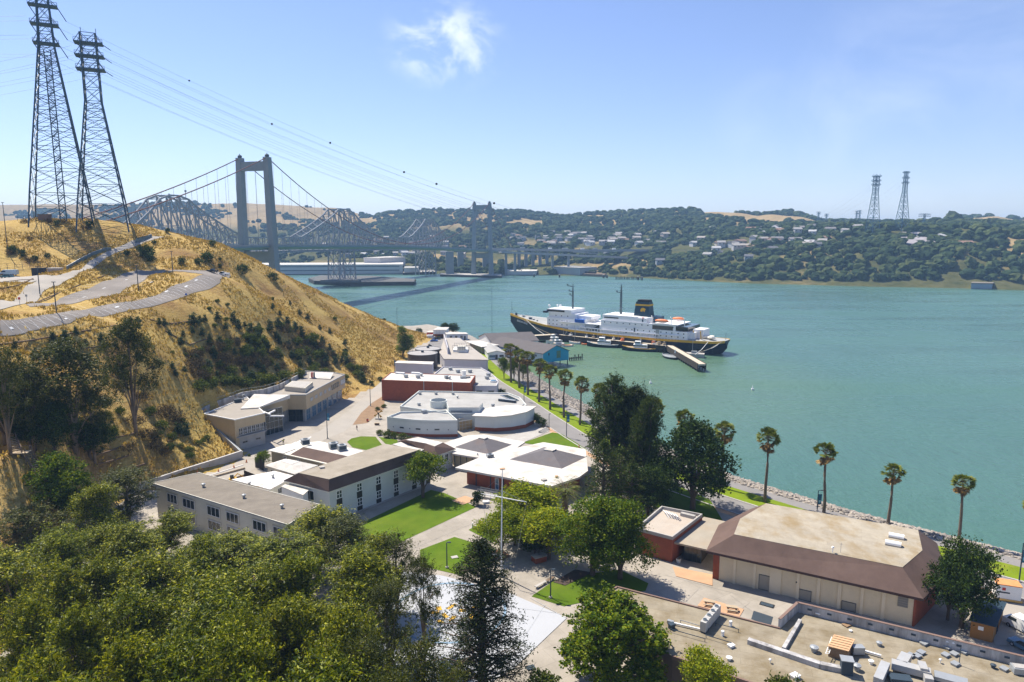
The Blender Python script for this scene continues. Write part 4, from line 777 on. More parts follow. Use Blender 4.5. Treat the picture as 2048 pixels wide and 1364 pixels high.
while len(pts) < 10500:
    u = rf.uniform(-.85, .85); t = rf.uniform(.02, 1.0) ** 1.0; d0 = np.interp(u, _us, _FD[:, 0]); d4 = np.interp(u, _us, _FD[:, 4]); y = d0 + (d4 - d0) * t; x = u * y; px = 1024 + F * u
    thr = -.15 + (.35 if px < 720 else -.75 if 760 < px < 1040 and t > .3 else 0) + (.6 if (1400 < px < 1640 and t > .68) else 0) + (-.85 if px > 1500 and t < .5 else 0) + (.9 if px > 1860 and t > .55 else 0) + (-.4 if px > 1240 and px < 1400 and t > .4 else 0) + (-.5 if 1000 < px < 1420 and .1 < t < .5 else 0)
    if far_mask(x, y) < thr + (.5 if t > .93 and px < 700 else 0): continue
    if 1000 < px < 1330 and t < .10 and rf.rand() < .6: continue
    s = rf.uniform(3.5, 7.5) * (1 + .5 * t) * (1.15 if px > 1500 else 1); pts.append((x, y, float(far_z(x, y)) + s * .35, s))
scatter_mesh('far_wood', pts, LV, L_FAR, 8, 'stuff', True)
# separate trees that stand out on the far shore
fm = []
for i in range(5):
    v, f = LV[i]; me = bpy.data.meshes.new('far_tree'); vv = v.copy(); vv[:, 2] += .9; me.from_pydata(vv.tolist(), [], f.tolist()); me.materials.append(L_FAR); fm.append(me)
ft = [(1660, 452, 18), (1652, 455, 12), (1700, 452, 10), (1720, 458, 9), (1790, 455, 10), (1840, 452, 14), (1905, 445, 26), (1980, 452, 16), (1590, 458, 12), (1575, 462, 10), (1380, 425, 12), (1388, 425, 14), (1262, 432, 14), (1213, 432, 9), (1150, 436, 8), (1010, 430, 8), (265, 412, 8), (290, 414, 7), (330, 412, 6), (420, 414, 7), (445, 414, 7), (470, 414, 8), (1630, 462, 10), (1545, 470, 12), (1440, 490, 14), (1500, 500, 12), (1600, 505, 14), (1690, 510, 18), (1720, 535, 18), (1760, 530, 18), (1640, 545, 18), (1580, 545, 18), (1530, 548, 18), (1480, 545, 16), (1820, 540, 20), (1860, 545, 20), (1900, 540, 18), (1940, 535, 18), (1980, 545, 20), (2020, 530, 20), (2030, 565, 22), (1700, 560, 16), (1750, 562, 16), (1430, 545, 14), (1390, 552, 12), (1350, 548, 10), (1330, 540, 10), (1240, 540, 9), (1200, 545, 8), (1180, 540, 8), (1990, 470, 18), (2020, 475, 16), (1930, 480, 16), (1880, 485, 16), (1800, 500, 16), (1840, 500, 14), (1920, 510, 16)]
for i, (x, y, s) in enumerate(ft):
    p = PF(x, y); o = link('far_tree', fm[i % 5]); k = s * p[1] / F / 1.9; o.location = (p[0], p[1], p[2] - k * .2); o.scale = (k, k, k * R.uniform(.9, 1.3)); o.rotation_euler = (0, 0, R.uniform(0, 6)); tag(o, 'dark round tree on the far shore hillside', 'tree', 'trees standing out on the far shore')

# ---------------------------------------------------------------- buildings
def bld(name, label, cat, poly, z=G, group=None):
    c = np.mean(np.array([p[:2] for p in poly]), 0); t = thing(name, label, cat, (c[0], c[1], z), group); t['_c'] = [float(c[0]), float(c[1])]; return t
def walls(t, poly, z0, z1, m, name='wall'): b = mb(t); b.prism([p[:2] for p in poly], z0, z1); return b.build(name, m, t)
def roof_flat(t, poly, z, m, th=.25, over=0.0, name='roof'): b = mb(t); b.prism(inset(poly, -over) if over else [p[:2] for p in poly], z, z + th); return b.build(name, m, t)
def parapet(t, poly, z0, z1, m, w=.3, name='parapet'):
    b = mb(t); q = inset(poly, w); n = len(poly)
    for i in range(n): b.prism([poly[i][:2], poly[(i + 1) % n][:2], q[(i + 1) % n], q[i]], z0, z1)
    return b.build(name, m, t)
def roof_hip(t, eave, ze, top, zt, mslope, mtop, th=.3, fascia=None):
    b = mb(t); n = len(eave)
    for i in range(n):
        j = (i + 1) % n; b.poly3([v3(eave[i], ze + th), v3(eave[j], ze + th), v3(top[j], zt), v3(top[i], zt)])
    b.poly3([v3(p, ze + th) for p in eave[::-1]]); r = b.build('mansard_roof', mslope, t)
    b = mb(t); b.prism(top, zt - .05, zt + .06); b.build('roof_deck', mtop, t)
    b = mb(t); b.prism(eave, ze, ze + th - .01); b.build('fascia', fascia or mslope, t); return r
def outn(t, A, B):
    a = np.array(A[:2]); b = np.array(B[:2]); d = unit(b - a); n = np.array([-d[1], d[0]]); c = np.array(t['_c']) if '_c' in t else np.array(t.location[:2]); return d, (n if n.dot((a + b) / 2 - c) > 0 else -n)
def window(t, A, B, u, w, z0, z1, fm=WHITE, pm=GLASS, mull=1, rows=0, name='window', fr=.09, off=.0, metres=False):
    d, n = outn(t, A, B); a = np.array(A[:2]); L = np.linalg.norm(np.array(B[:2]) - a); s = u if metres else u * L; c = a + d * s + n * off
    def blk(b, s0, s1, q0, q1, o0, o1): p = [c + d * s0 + n * o0, c + d * s1 + n * o0, c + d * s1 + n * o1, c + d * s0 + n * o1]; b.prism(p, q0, q1)
    b = mb(t); h = w / 2
    blk(b, -h, -h + fr, z0, z1, -.05, .09); blk(b, h - fr, h, z0, z1, -.05, .09); blk(b, -h + fr, h - fr, z0, z0 + fr, -.05, .09); blk(b, -h + fr, h - fr, z1 - fr, z1, -.05, .09)
    for k in range(mull): x = -h + w * (k + 1) / (mull + 1); blk(b, x - fr * .4, x + fr * .4, z0 + fr, z1 - fr, -.05, .07)
    for k in range(rows): z = z0 + (z1 - z0) * (k + 1) / (rows + 1); blk(b, -h + fr, h - fr, z - fr * .4, z + fr * .4, -.05, .06)
    f = b.build(name, fm, t); b = mb(t); blk(b, -h + fr, h - fr, z0 + fr, z1 - fr, -.03, .03); b.build('pane', pm, f); return f
def panel(t, A, B, u, w, z0, z1, m, name, th=.08, off=0, metres=False):
    d, n = outn(t, A, B); a = np.array(A[:2]); L = np.linalg.norm(np.array(B[:2]) - a); c = a + d * (u if metres else u * L) + n * off; b = mb(t); b.prism([c - d * w / 2 - n * .05, c + d * w / 2 - n * .05, c + d * w / 2 + n * th, c - d * w / 2 + n * th], z0, z1); return b.build(name, m, t)
def u_at(A, B, px):
    """fraction along wall A-B seen at picture column px"""
    lo, hi = 0.0, 1.0; f = lambda u: proj(v3(lerp(A[:2], B[:2], u), 8))[0] - px; s = 1 if f(1) > f(0) else -1
    for _ in range(40):
        m = (lo + hi) / 2
        if f(m) * s < 0: lo = m
        else: hi = m
    return (lo + hi) / 2
def roof_vent(px, py, z, r=.35, h=.8, label='', group=None, kind=0, m=None):
    p = P(px, py, z); t = thing('roof_vent', label, 'roof vent', (p[0], p[1], z), group)
    if kind == 0:
        b = mb(t); b.cyl(p, r * .65, z, z + h * .6, 12); b.build('stack', m or GALV, t); b = mb(t); b.cyl(p, r, z + h * .6, z + h * .85, 12); b.cyl(p, r * .9, z + h * .85, z + h, 12, r * .3); b.build('cap', m or GALV, t)
    elif kind == 1:
        b = mb(t); b.rbox(p, r * 2, r * 1.6, z, z + h * .75, .5); b.build('housing', m or GALV, t); b = mb(t); b.rbox(p, r * 2.3, r * 1.9, z + h * .75, z + h, .5); b.build('cap', m or GALV, t)
    else:
        b = mb(t); b.cyl(p, r * .3, z, z + h, 8); b.build('pipe', m or GALV, t); b = mb(t); b.cyl(p, r, z + h, z + h * 1.25, 12, r * .6); b.build('cap', m or WHITE, t)
    return t

# -- grey roofed block in front left
zB = 11.8; rB = PL([(303, 968), (398, 947), (640, 1011), (576, 1052)], zB); tB = bld('campus_block', 'long block with grey gravel roof and paired white framed windows behind the grove', 'building', rB)
wB = inset(rB, .5); walls(tB, wB, G, zB - .02, CREAM); roof_flat(tB, rB, zB, GREYROOF, .22); parapet(tB, rB, zB - .35, zB + .3, CREAM, .12, 'roof_edge')
for x0, x1 in ((336, 356), (367, 391), (416, 441), (454, 479), (507, 534), (548, 573)):
    u = (u_at(wB[3], wB[0], x0) + u_at(wB[3], wB[0], x1)) / 2; wd = abs(u_at(wB[3], wB[0], x0) - u_at(wB[3], wB[0], x1)) * np.linalg.norm(wB[3] - wB[0])
    for zz in (8.55, 5.4): panel(tB, wB[3], wB[0], u, wd + .5, zz - .25, zz + 2.35, mat('window_surround', (.56, .52, .44), .85, .05), 'window_surround', .05); window(tB, wB[3], wB[0], u, wd, zz, zz + 2.1, mull=2, off=.05, fr=.13)
for x, y in ((407, 974), (488, 996), (564, 1016)): roof_vent(x, y, zB + .22, .42, .9, 'galvanised mushroom vent on the grey gravel roof', 'vents along the grey gravel roof')
roof_vent(499, 970, 7.8, .42, .9, 'galvanised mushroom vent on the left part of the patched white roof'); roof_vent(546, 955, 7.8, .42, .9, 'galvanised mushroom vent among brown patches of the white roof')
# -- long mansard block
zC = 11.3; eC = PL([(658, 986), (567, 963), (770, 892), (868, 912)], zC); topC = PL([(658, 959), (597, 946), (770, 888), (838, 900)], 13.9)
tC = bld('mansard_block', 'long two storey block with brown mansard roof beside the big lawn', 'building', eC); wC = inset(eC, .8); walls(tC, wC, G, zC, PALE); roof_hip(tC, eC, zC, topC, 13.9, BROWN, mat('worn_deck_roof', (.27, .235, .18), .95, .12, .4, 6, (.38, .34, .28), .6), .25, CREAM)
DARKP = mat('spandrel', (.025, .024, .022), .5, .1)
for i, x in enumerate((679, 719, 757, 792, 828, 856)):
    u = u_at(wC[0], wC[3], x)
    window(tC, wC[0], wC[3], u, 1.6, 8.9, 10.8, mull=1, rows=1, fr=.16); window(tC, wC[0], wC[3], u, 1.6, 5.4, 7.3, mull=1, rows=1, fr=.16)
    panel(tC, wC[0], wC[3], u, 1.5, 7.25, 8.85, DARKP, 'spandrel', .05); panel(tC, wC[0], wC[3], u, 1.5, 4.3, 5.35, DARKP, 'spandrel', .05)
window(tC, wC[1], wC[0], .52, 2.6, 8.2, 10.4, mull=1)
xp = PL([(563, 973), (573, 968), (616, 981), (606, 990)], 10.8); tX = bld('wall_box', 'white flat topped box annex under the end of the brown mansard', 'annex', xp); walls(tX, xp, G, 10.7, WHITE); roof_flat(tX, xp, 10.7, WROOF, .15, .1)
b = mb(tC); b.prism([lerp(wC[0], wC[3], 0) , lerp(wC[0], wC[3], 1), lerp(wC[0], wC[3], 1) + outn(tC, wC[0], wC[3])[1] * .25, lerp(wC[0], wC[3], 0) + outn(tC, wC[0], wC[3])[1] * .25], G, G + .35); b.build('plinth', CONC, tC)
roof_vent(644, 936, 13.96, .5, .35, 'small flat hatch near the front of the long mansard deck', kind=1, m=CONC)
# -- low roofs between
r = PL([(463, 960), (549, 943), (590, 953), (540, 980)], 7.6); t = bld('low_wing', 'low wing with white roof patched in brown', 'building', r); walls(t, inset(r, .4), G, 7.5, CREAM); roof_flat(t, r, 7.5, PATCHROOF, .25); window(t, inset(r, .4)[3], inset(r, .4)[2], .4, 1.6, 5.2, 6.7)
e = PL([(529, 932), (570, 919), (636, 932), (589, 950)], 7.4); cx = np.mean(e, 0); tp = [lerp(cx, q, .35) for q in e]; t = bld('white_hip_house', 'low house with plain white hipped roof beside the patched roof', 'building', e); w_ = inset(e, .5); walls(t, w_, G, 7.4, CREAM); roof_hip(t, e, 7.4, tp, 8.7, WROOF, WROOF, .2)
for u in (.2, .5, .8): window(t, w_[0], w_[3], u, 1.5, 5.6, 6.7)
e = PL([(536, 902), (572, 890), (640, 884), (735, 905), (700, 932), (652, 929)], 7.2); t = bld('brown_pitched_wing', 'wing with brown shingle slope and white flat deck with three air units', 'building', e); w_ = inset(e, .6); walls(t, w_, G, 7.2, mat('drab_wall', (.30, .27, .21), .85, .08)); roof_flat(t, e, 7.2, CREAM, .22)
b = mb(t); A0, A1, B0, B1 = P(580, 909, 7.45), P(664, 928, 7.45), P(606, 894, 9.0), P(702, 914, 9.0); C0, C1 = P(636, 885, 9.0), P(731, 905, 9.0)
b.add([A0, A1, B1, B0, v3(B0, 7.42), v3(B1, 7.42)], [(0, 1, 2, 3), (0, 3, 4), (1, 5, 2), (3, 2, 5, 4)]); b.build('shingle_slope', BROWN, t)
b = mb(t); b.prism([B0[:2], B1[:2], C1[:2], C0[:2]], 7.42, 9.05); b.build('roof_deck', WROOF, t)
b = mb(t); b.prism(PL([(538, 902), (570, 892), (592, 898), (566, 908)], 7.45), 7.43, 7.6); b.build('flat_deck', WROOF, t)
for u in (.25, .5): window(t, w_[0], w_[5], u, 1.2, 5, 6.6)
def air_unit(px, py, z, sx, sy, h, label, rz=.5, group=None):
    p = P(px, py, z); t = thing('air_unit', label, 'air unit', (p[0], p[1], z), group); b = mb(t); b.rbox(p, sx, sy, z + .15, z + h, rz); b.build('housing', GALV, t); b = mb(t); b.rbox(p, sx * .8, sy * .8, z, z + .15, rz); b.build('base', BLACK, t)
    b = mb(t); b.cyl(p, min(sx, sy) * .36, z + h, z + h + .12, 14); b.build('fan_guard', STEELD, t); b = mb(t); q = (p[0] + math.sin(rz) * sy * .5, p[1] - math.cos(rz) * sy * .5); b.rbox(q, sx * .8, .06, z + .35, z + h - .2, rz); b.build('grille', STEELD, t); return t
air_unit(611, 889, 9.05, 2.2, 1.8, 1.6, 'grey air unit standing alone at the left end of the white deck', .5); air_unit(667, 896, 9.05, 2.3, 1.8, 1.5, 'grey air unit on the white deck, left of the close pair', .5); air_unit(684, 900, 9.05, 2.3, 1.8, 1.5, 'grey air unit on the white deck, right of the close pair', .5)
# -- small mansard end block
zE = 8.9; eE = PL([(872, 913), (846, 903), (795, 884), (834, 874), (912, 899)], zE); topE = PL([(869, 893), (852, 887), (812, 880), (836, 874.5), (886, 885)], 10.9); t = bld('small_mansard_block', 'short block with brown mansard slope and white deck next to the pavilion', 'building', eE); w_ = inset(eE, .7); walls(t, w_, G, zE, PALE); roof_hip(t, eE, zE, topE, 10.9, BROWN, WROOF, .2, CREAM)
window(t, w_[0], w_[4], .3, 1.3, 6.3, 8.3, rows=1); window(t, w_[0], w_[4], .62, 1.3, 6.3, 8.3, rows=1)
r = PL([(786, 889), (812, 882), (857, 894), (838, 904)], 9.4); t = bld('flat_stair_box', 'narrow flat white roofed box left of the small mansard', 'annex', r); walls(t, r, G, 9.3, LAV); roof_flat(t, r, 9.3, WROOF, .2, .1)
# -- pavilion with two slate pyramids
zF = 8.4
F1 = PL([(886, 886), (935, 871), (968, 869), (1050, 884), (1020, 905), (960, 916), (905, 907)], zF); F2 = PL([(910, 936), (958, 916), (1005, 902), (1087, 885), (1171, 899), (1176, 942), (1158, 955), (1103, 973)], zF)
tF = bld('pavilion', 'brick pavilion with overlapping white flat roofs and two dark slate pyramids', 'building', F2); roof_flat(tF, F1, zF - .42, WROOF, .45, name='rear_roof'); roof_flat(tF, F2, zF - .4, WROOF, .5, name='front_roof')
wF = inset(F2, 2.0); walls(tF, wF, G, zF - .4, BRICK, 'brick_wall'); wF1 = inset(F1, 1.2); walls(tF, wF1, G, zF - .42, mat('tan_screen', (.40, .35, .24), .8, .06), 'screen_wall')
for pts, ap in (([(909, 894), (956, 877), (1024, 889), (977, 908)], (966, 875)), ([(1017, 919), (1088, 894), (1174, 914), (1124, 938)], (1100, 893))):
    q = PL(pts, zF + .08); c = np.mean(q, 0); h = 2.3; tp = [lerp(c, s, .14) for s in q]; b = mb(tF)
    for i in range(4): b.poly3([v3(q[i], zF + .06), v3(q[(i + 1) % 4], zF + .06), v3(tp[(i + 1) % 4], zF + h), v3(tp[i], zF + h)])
    py = b.build('slate_pyramid', SLATE, tF); b = mb(tF); b.prism([lerp(c, s, .17) for s in q], zF + h - .05, zF + h + .2); b.build('cap', WROOF, py)
for u in (.12, .3, .46, .62, .78, .93): panel(tF, wF[0], wF[7], u, .25, G, zF - .4, STEELD, 'pier', .12)
window(tF, wF[0], wF[7], .38, 1.1, G + .1, 7.0, WHITE, BGLASS, 0, 1, 'door')
for u in (.66, .74, .84): window(tF, wF[0], wF[7], u, 1.8, G + .2, 7.0, STEELD, GLASS, 0, 1, 'glazed_door')
for i in range(6):
    p = lerp(F1[6], F2[0], .02 + i * .0); q = lerp(F1[0], F1[5], 0)
for i in range(5): a = lerp(F1[6], F1[5], .05 + .22 * i); panel(tF, F1[6], F1[5], .05 + .22 * i, .18, G, zF - .45, STEELD, 'column', .1, -.4)
air_unit(980, 914, zF + .1, 1.8, 1.2, .8, 'low roof air unit between the slate pyramids', .4); roof_vent(1113, 955, zF + .1, .45, .5, 'low round vent with rusty flange near the pavilion front corner', m=TERRA); roof_vent(1088, 961, zF + .1, .55, .35, 'low white skylight vent on the pavilion front roof', kind=1, m=CONC)
roof_vent(955, 909, zF + .1, .25, .5, 'small vent in the valley between the two slate pyramids')
# ramp with rails before the pavilion
a0, a1 = P(950, 993, G), P(1016, 1006, G); t = thing('access_ramp', 'grey concrete access ramp with metal rails in front of the brick pavilion', 'ramp', v3(lerp(a0, a1, .5), G)); b = mb(t); b.obox(a0, a1, 3.0, G, G + .55, 1.2); b.build('slab', CONC, t)
for k, off in enumerate((-.3, 1.2, 2.7)):
    b = mb(t); d = unit((a1 - a0)[:2]); n = np.array([-d[1], d[0]])
    for hz in (1.0, 1.5): b.bar(v3(a0[:2] + n * off, G + hz), v3(a1[:2] + n * off, G + hz), .06)
    for i in range(7): p = lerp(a0[:2], a1[:2], i / 6) + n * off; b.bar(v3(p, G + .5), v3(p, G + 1.5), .06)
    b.build('railing', GALV, t)
t = thing('step_railing', 'slim metal handrail beside the pavilion steps', 'handrail', P(1030, 1000, G)); b = mb(t); a = P(1026, 1008, G); c = P(1036, 996, G); b.bar(v3(a, G + .9), v3(c, G + .9), .06); b.bar(v3(a, G), v3(a, G + .9), .06); b.bar(v3(c, G), v3(c, G + .9), .06); b.build('rail', GALV, t)
# -- white curved building
zg = 8.7
gr = PL([(800, 815), (838, 784), (905, 785), (965, 787), (1016, 788), (1040, 797), (1053, 812), (1040, 822), (985, 828), (900, 830)], zg); tG = bld('curved_white_building', 'large white building with curved walls and pale roof beside the shore road', 'building', gr); walls(tG, inset(gr, .1), G, zg - .05, PALE); roof_flat(tG, gr, zg - .05, LGREYROOF, .12); parapet(tG, gr, zg - .4, zg + .55, PALE, .3)
fl = P(774, 834, zg + .6)[:2]; fr_ = P(915, 841, zg + .6)[:2]; nrm = unit(np.array([fr_[1] - fl[1], -(fr_ - fl)[0]])); nrm = nrm if nrm[1] < 0 else -nrm
cv = [lerp(fl, fr_, k / 10) + nrm * 2.4 * math.sin(math.pi * k / 10) * .8 for k in range(11)]; bl = P(800, 824, zg + .6)[:2]; br = P(893, 821, zg + .6)[:2]; gf = cv + [br, bl]
b = mb(tG); b.prism(gf, G + .9, zg + .1); b.build('front_wing_wall', PALE, tG); b = mb(tG); b.prism(inset(gf, -.02), G, G + .9); b.build('brick_plinth', BRICK, tG); roof_flat(tG, inset(gf, .25), zg + .1, LGREYROOF, .08, name='front_wing_roof'); parapet(tG, gf, zg - .1, zg + .75, PALE, .25, 'front_wing_parapet')
for k, w_, h_ in ((1, .35, .35), (2.3, 1.5, .5), (3.5, .35, .35), (4.7, 1.6, .5), (6, .35, .35), (7.3, 1.6, .5), (8.8, .35, .35)):
    i = int(k); window(tG, cv[i], cv[i + 1], k - i, w_, G + 2.2, G + 2.2 + h_, GALV, GLASS, 0, 0, 'window', .05, .0)
rr = PL([(948, 831), (967, 818), (1012, 813), (1070, 817), (1052, 826), (1022, 831), (989, 833)], zg + .4); rz_ = [zg + .2, zg + .3, zg + .5, zg + .9, zg + .7, zg + .4, zg + .25]; b = mb(tG); b.prism(inset(rr, .15), G + 1.2, [z - .05 for z in rz_]); b.build('east_wing_wall', PALE, tG); b = mb(tG); b.prism(inset(rr, .2), G, G + 1.2); b.build('east_wing_brick', BRICK, tG); b = mb(tG); b.prism(inset(rr, -.5), rz_, [z + .25 for z in rz_]); b.build('east_wing_roof', WROOF, tG)
window(tG, rr[6], rr[4], .52, 3.2, G + .3, G + 4.0, GALV, BGLASS, 1, 1, 'glazed_entrance', .1, .15)
for k in range(3): panel(tG, rr[6], rr[3], .5, 16.0, G + 1.7 + k * .9, G + 1.73 + k * .9, mat('seam', (.42, .45, .44), .8, .02), 'cladding_seam', .02, -.12)
cl = PL([(893, 803), (962, 801), (966, 806), (958, 815), (897, 815)], zg + 2.2); b = mb(tG); b.prism(cl, G + 3.2, zg + 2.1); b.build('clerestory', PALE, tG); roof_flat(tG, inset(cl, .1), zg + 2.1, LGREYROOF, .1, name='clerestory_roof'); b = mb(tG); c = P(877, 800, zg + 2.4); b.cyl(c, 2.9, G + 3.2, zg + 2.4, 28); b.build('round_drum', PALE, tG); b = mb(tG); b.cyl(c, 2.6, zg + 2.4, zg + 2.46, 28); b.build('drum_roof', STEELD, tG)
for u in (.25, .6): window(tG, cl[4], cl[3], u, 3.6, zg + .2, zg + 1.2, GALV, mat('grey_glass', (.25, .28, .30), .3, .05), 3, 0, 'window', .06)
e0 = PL([(905, 826), (985, 812), (1000, 822), (948, 831), (918, 838)], 7.6); b = mb(tG); b.prism(e0, 7.4, 7.65); b.build('entry_canopy', mat('tan_canopy', (.60, .54, .44), .8, .06), tG); window(tG, P(916, 845, 7)[:2], P(946, 840, 7)[:2], .5, 5.0, G, 7.3, GALV, mat('amber_glass', (.30, .22, .12), .3, .1), 3, 2, 'glazed_screen', .12, .1)
for x, y, k in ((840, 789, 1), (872, 789, 1), (906, 789, 1), (838, 811, 1), (915, 796, 0), (1046, 813, 0), (986, 813, 1)): roof_vent(x, y, zg + .1, .45, .9, 'small galvanised vent on the curved white building roof', 'vents on the curved white building', k)
roof_vent(848, 826, zg + .2, .75, 1.1, 'boxy galvanised vent on the front curved wing', kind=1)
t = thing('roof_skylight', 'flat dark glazed roof panel on the rounded end of the white building', 'skylight', P(1020, 798, zg)); b = mb(t); b.prism(PL([(1000, 790), (1016, 790), (1038, 800), (1028, 803)], zg + .3), zg + .1, zg + .35); b.build('frame', GALV, t); b = mb(t); b.prism(inset(PL([(1000, 790), (1016, 790), (1038, 800), (1028, 803)], zg + .3), .2), zg + .35, zg + .38); b.build('pane', GLASS, t)
t = thing('roof_trough', 'long dark trough unit on the rounded end of the white building', 'roof unit', P(1014, 805, zg)); b = mb(t); b.obox(P(998, 802, zg), P(1031, 806, zg), 1.2, zg + .1, zg + .9); b.build('housing', STEELD, t); b = mb(t); b.obox(P(998, 802, zg), P(1031, 806, zg), 1.3, zg + .9, zg + 1.0); b.build('lid', GALV, t)
# -- brick block and the grey roof with a rounded corner
zH = 11.8; r = PL([(763, 761), (781, 746), (951, 752), (941, 767)], zH); tH = bld('brick_block', 'windowless red brick block with white roof below the tanks', 'building', r); walls(tH, r, G, zH, BRICK); roof_flat(tH, inset(r, .3), zH, WROOF, .06); parapet(tH, r, zH - .01, zH + .28, BRICK, .3)
for u in (.48, .80): panel(tH, r[0], r[3], u, .25, G + 3, zH + .3, GALV, 'downpipe', .15)
window(tH, r[3], r[2], .5, 1.3, G, 6.4, STEELD, GLASS, 0, 0, 'door')
for x, y, k in ((812, 755, 1), (836, 756, 1), (893, 757, 1), (899, 758, 0), (843, 752, 0)): roof_vent(x, y, zH + .1, .7, 1.2, 'galvanised vent on the white roof of the brick block', 'vents on the brick block roof', k)
for x0 in (800, 831): t = thing('roof_skylight', 'long white ridge skylight near the back edge of the brick block', 'skylight', P(x0, 748, zH), 'ridge skylights on the brick block'); b = mb(t); b.obox(P(x0 - 8, 747.5, zH), P(x0 + 9, 748.5, zH), 1.0, zH, zH + .7); b.build('dome', WHITE, t); b = mb(t); b.obox(P(x0 - 8, 747.5, zH), P(x0 + 9, 748.5, zH), 1.2, zH, zH + .2); b.build('kerb', GALV, t)
t = thing('roof_unit', 'jumble of rooftop machinery at the right end of the brick block', 'roof unit', P(932, 758, zH)); b = mb(t); b.rbox(P(926, 757, zH), 2.2, 1.2, zH + .05, zH + 1.0, .1); b.build('housing', GALV, t); b = mb(t); b.rbox(P(936, 756, zH), 1.6, 1.4, zH + .05, zH + .8, .3); b.build('duct', CONC, t); b = mb(t); b.cyl(P(928, 752, zH), .8, zH, zH + 2.2, 14); b.build('stack', WHITE, t)
zh = 9.2; r = PL([(868, 750), (886, 735), (962, 737), (978, 746), (990, 755), (997, 766), (993, 774), (950, 774)], zh); t = bld('rounded_grey_building', 'grey roofed building with a rounded corner facing the shore road', 'building', r); walls(t, r, G, zh, LAV); roof_flat(t, inset(r, .3), zh, LGREYROOF, .06); parapet(t, r, zh - .02, zh + .5, LAV, .3)
for u in (.2, .75): window(t, r[7], r[6], u, 2.2, G + 1.2, 7.8, STEELD, GLASS, 1, 1)
for x, y, k in ((901, 740, 1), (916, 745, 1), (940, 745, 1), (974, 758, 1), (977, 752, 1)): roof_vent(x, y, zh + .1, .7, 1.2, 'galvanised vent on the rounded grey building', 'vents on the rounded grey building', k)
t = thing('roof_skylight', 'oval raised skylight at the rounded corner of the grey roof', 'skylight', P(987, 763, zh)); b = mb(t); b.cyl(P(987, 764, zh), 1.5, zh, zh + .6, 18); b.build('kerb', WHITE, t); b = mb(t); b.cyl(P(987, 764, zh), 1.3, zh + .6, zh + .8, 18, .9); b.build('dome', BGLASS, t)
# -- plain lavender box, tanks, big plant building
r = PL([(790, 726), (796, 722), (867, 724), (864, 729)], 11.2); t = bld('storage_box', 'plain pale box building between the brick block and the tanks', 'building', r); walls(t, r, G, 11.1, LAV); roof_flat(t, r, 11.1, WROOF, .25, .15)
for (x, y, z, rpx, lab) in ((845, 706, 11.2, 30, 'nearer of two round brown water tanks'), (856, 697, 10.6, 26, 'farther of two round brown water tanks')):
    p = P(x, y, z); rr_ = rpx * p[1] / F; t = thing('water_tank', lab, 'tank', (p[0], p[1], G)); b = mb(t); b.cyl(p, rr_, G, z, 40); b.build('shell', TANKM, t, False); b = mb(t); b.cyl(p, rr_ - .25, z, z + .35, 40, rr_ * .1); b.build('roof', mat('tank_roof', (.33, .32, .31), .8, .1, .3), t)
    b = mb(t); b.rbox((p[0], p[1]), 1.2, 1.0, z + .3, z + 1.3); b.build('hatch', STEELD, t); b = mb(t)
    q = (p[0] + rr_ * .93, p[1] - rr_ * .42)
    for dx in (0, .5): b.bar((q[0] + dx, q[1], G), (q[0] + dx, q[1], z + 1), .08)
    for k in range(12): b.bar((q[0], q[1], G + .6 * k), (q[0] + .5, q[1], G + .6 * k), .05)
    b.build('ladder', GALV, t)
    b = mb(t); ring = [(p[0] + rr_ * math.cos(a), p[1] + rr_ * math.sin(a), z + .1) for a in np.linspace(0, 2 * math.pi, 41)]; b.tube(ring, .12, 4); b.build('rim', GALV, t)
zk = 9.6; r = PL([(888, 719), (879, 706), (889, 677), (919, 677), (977, 721)], zk); t = bld('plant_building', 'grey plant building with rooftop louvre screens beyond the brick block', 'building', r); walls(t, inset(r, .2), G, zk, LAV); roof_flat(t, r, zk, mat('dull_roof', (.36, .33, .29), .9, .1, .4), .35, .1)
for x, yb in ((974, 746), (966, 733)): p = P(x, yb, G); b = mb(t); b.bar((p[0], p[1], G), (p[0], p[1], zk), .3); b.build('column', GALV, t)
b = mb(t); b.obox(P(888, 679, zk + .4), P(896, 708, zk + .4), .4, zk + .3, zk + 3.6); b.build('screen_wall', LAV, t)
b = mb(t); b.prism(PL([(906, 704), (909, 698), (936, 699), (935, 705)], zk + .4), zk + .35, zk + 1.6); b.build('equipment_plinth', WHITE, t)
b = mb(t); c = P(923, 699, zk + 1.6); b.rbox(c, 4.0, 3.0, zk + 1.6, zk + 3.4); b.build('cooling_unit', CREAM, t); b = mb(t)
for dx in np.linspace(-4.2, 4.2, 8): b.bar((c[0] + dx, c[1] - 2.2, zk + 1.6), (c[0] + dx, c[1] - 2.2, zk + 4.0), .1); b.bar((c[0] + dx, c[1] + 9, zk + .3), (c[0] + dx, c[1] + 9, zk + 3.4), .1)
for h in (4.0, 2.8): b.bar((c[0] - 4.2, c[1] - 2.2, zk + h), (c[0] + 4.2, c[1] - 2.2, zk + h), .1); b.bar((c[0] - 4.2, c[1] + 9, zk + h - .6), (c[0] + 4.2, c[1] + 9, zk + h - .6), .1)
b.build('screen_frame', STEELD, t)
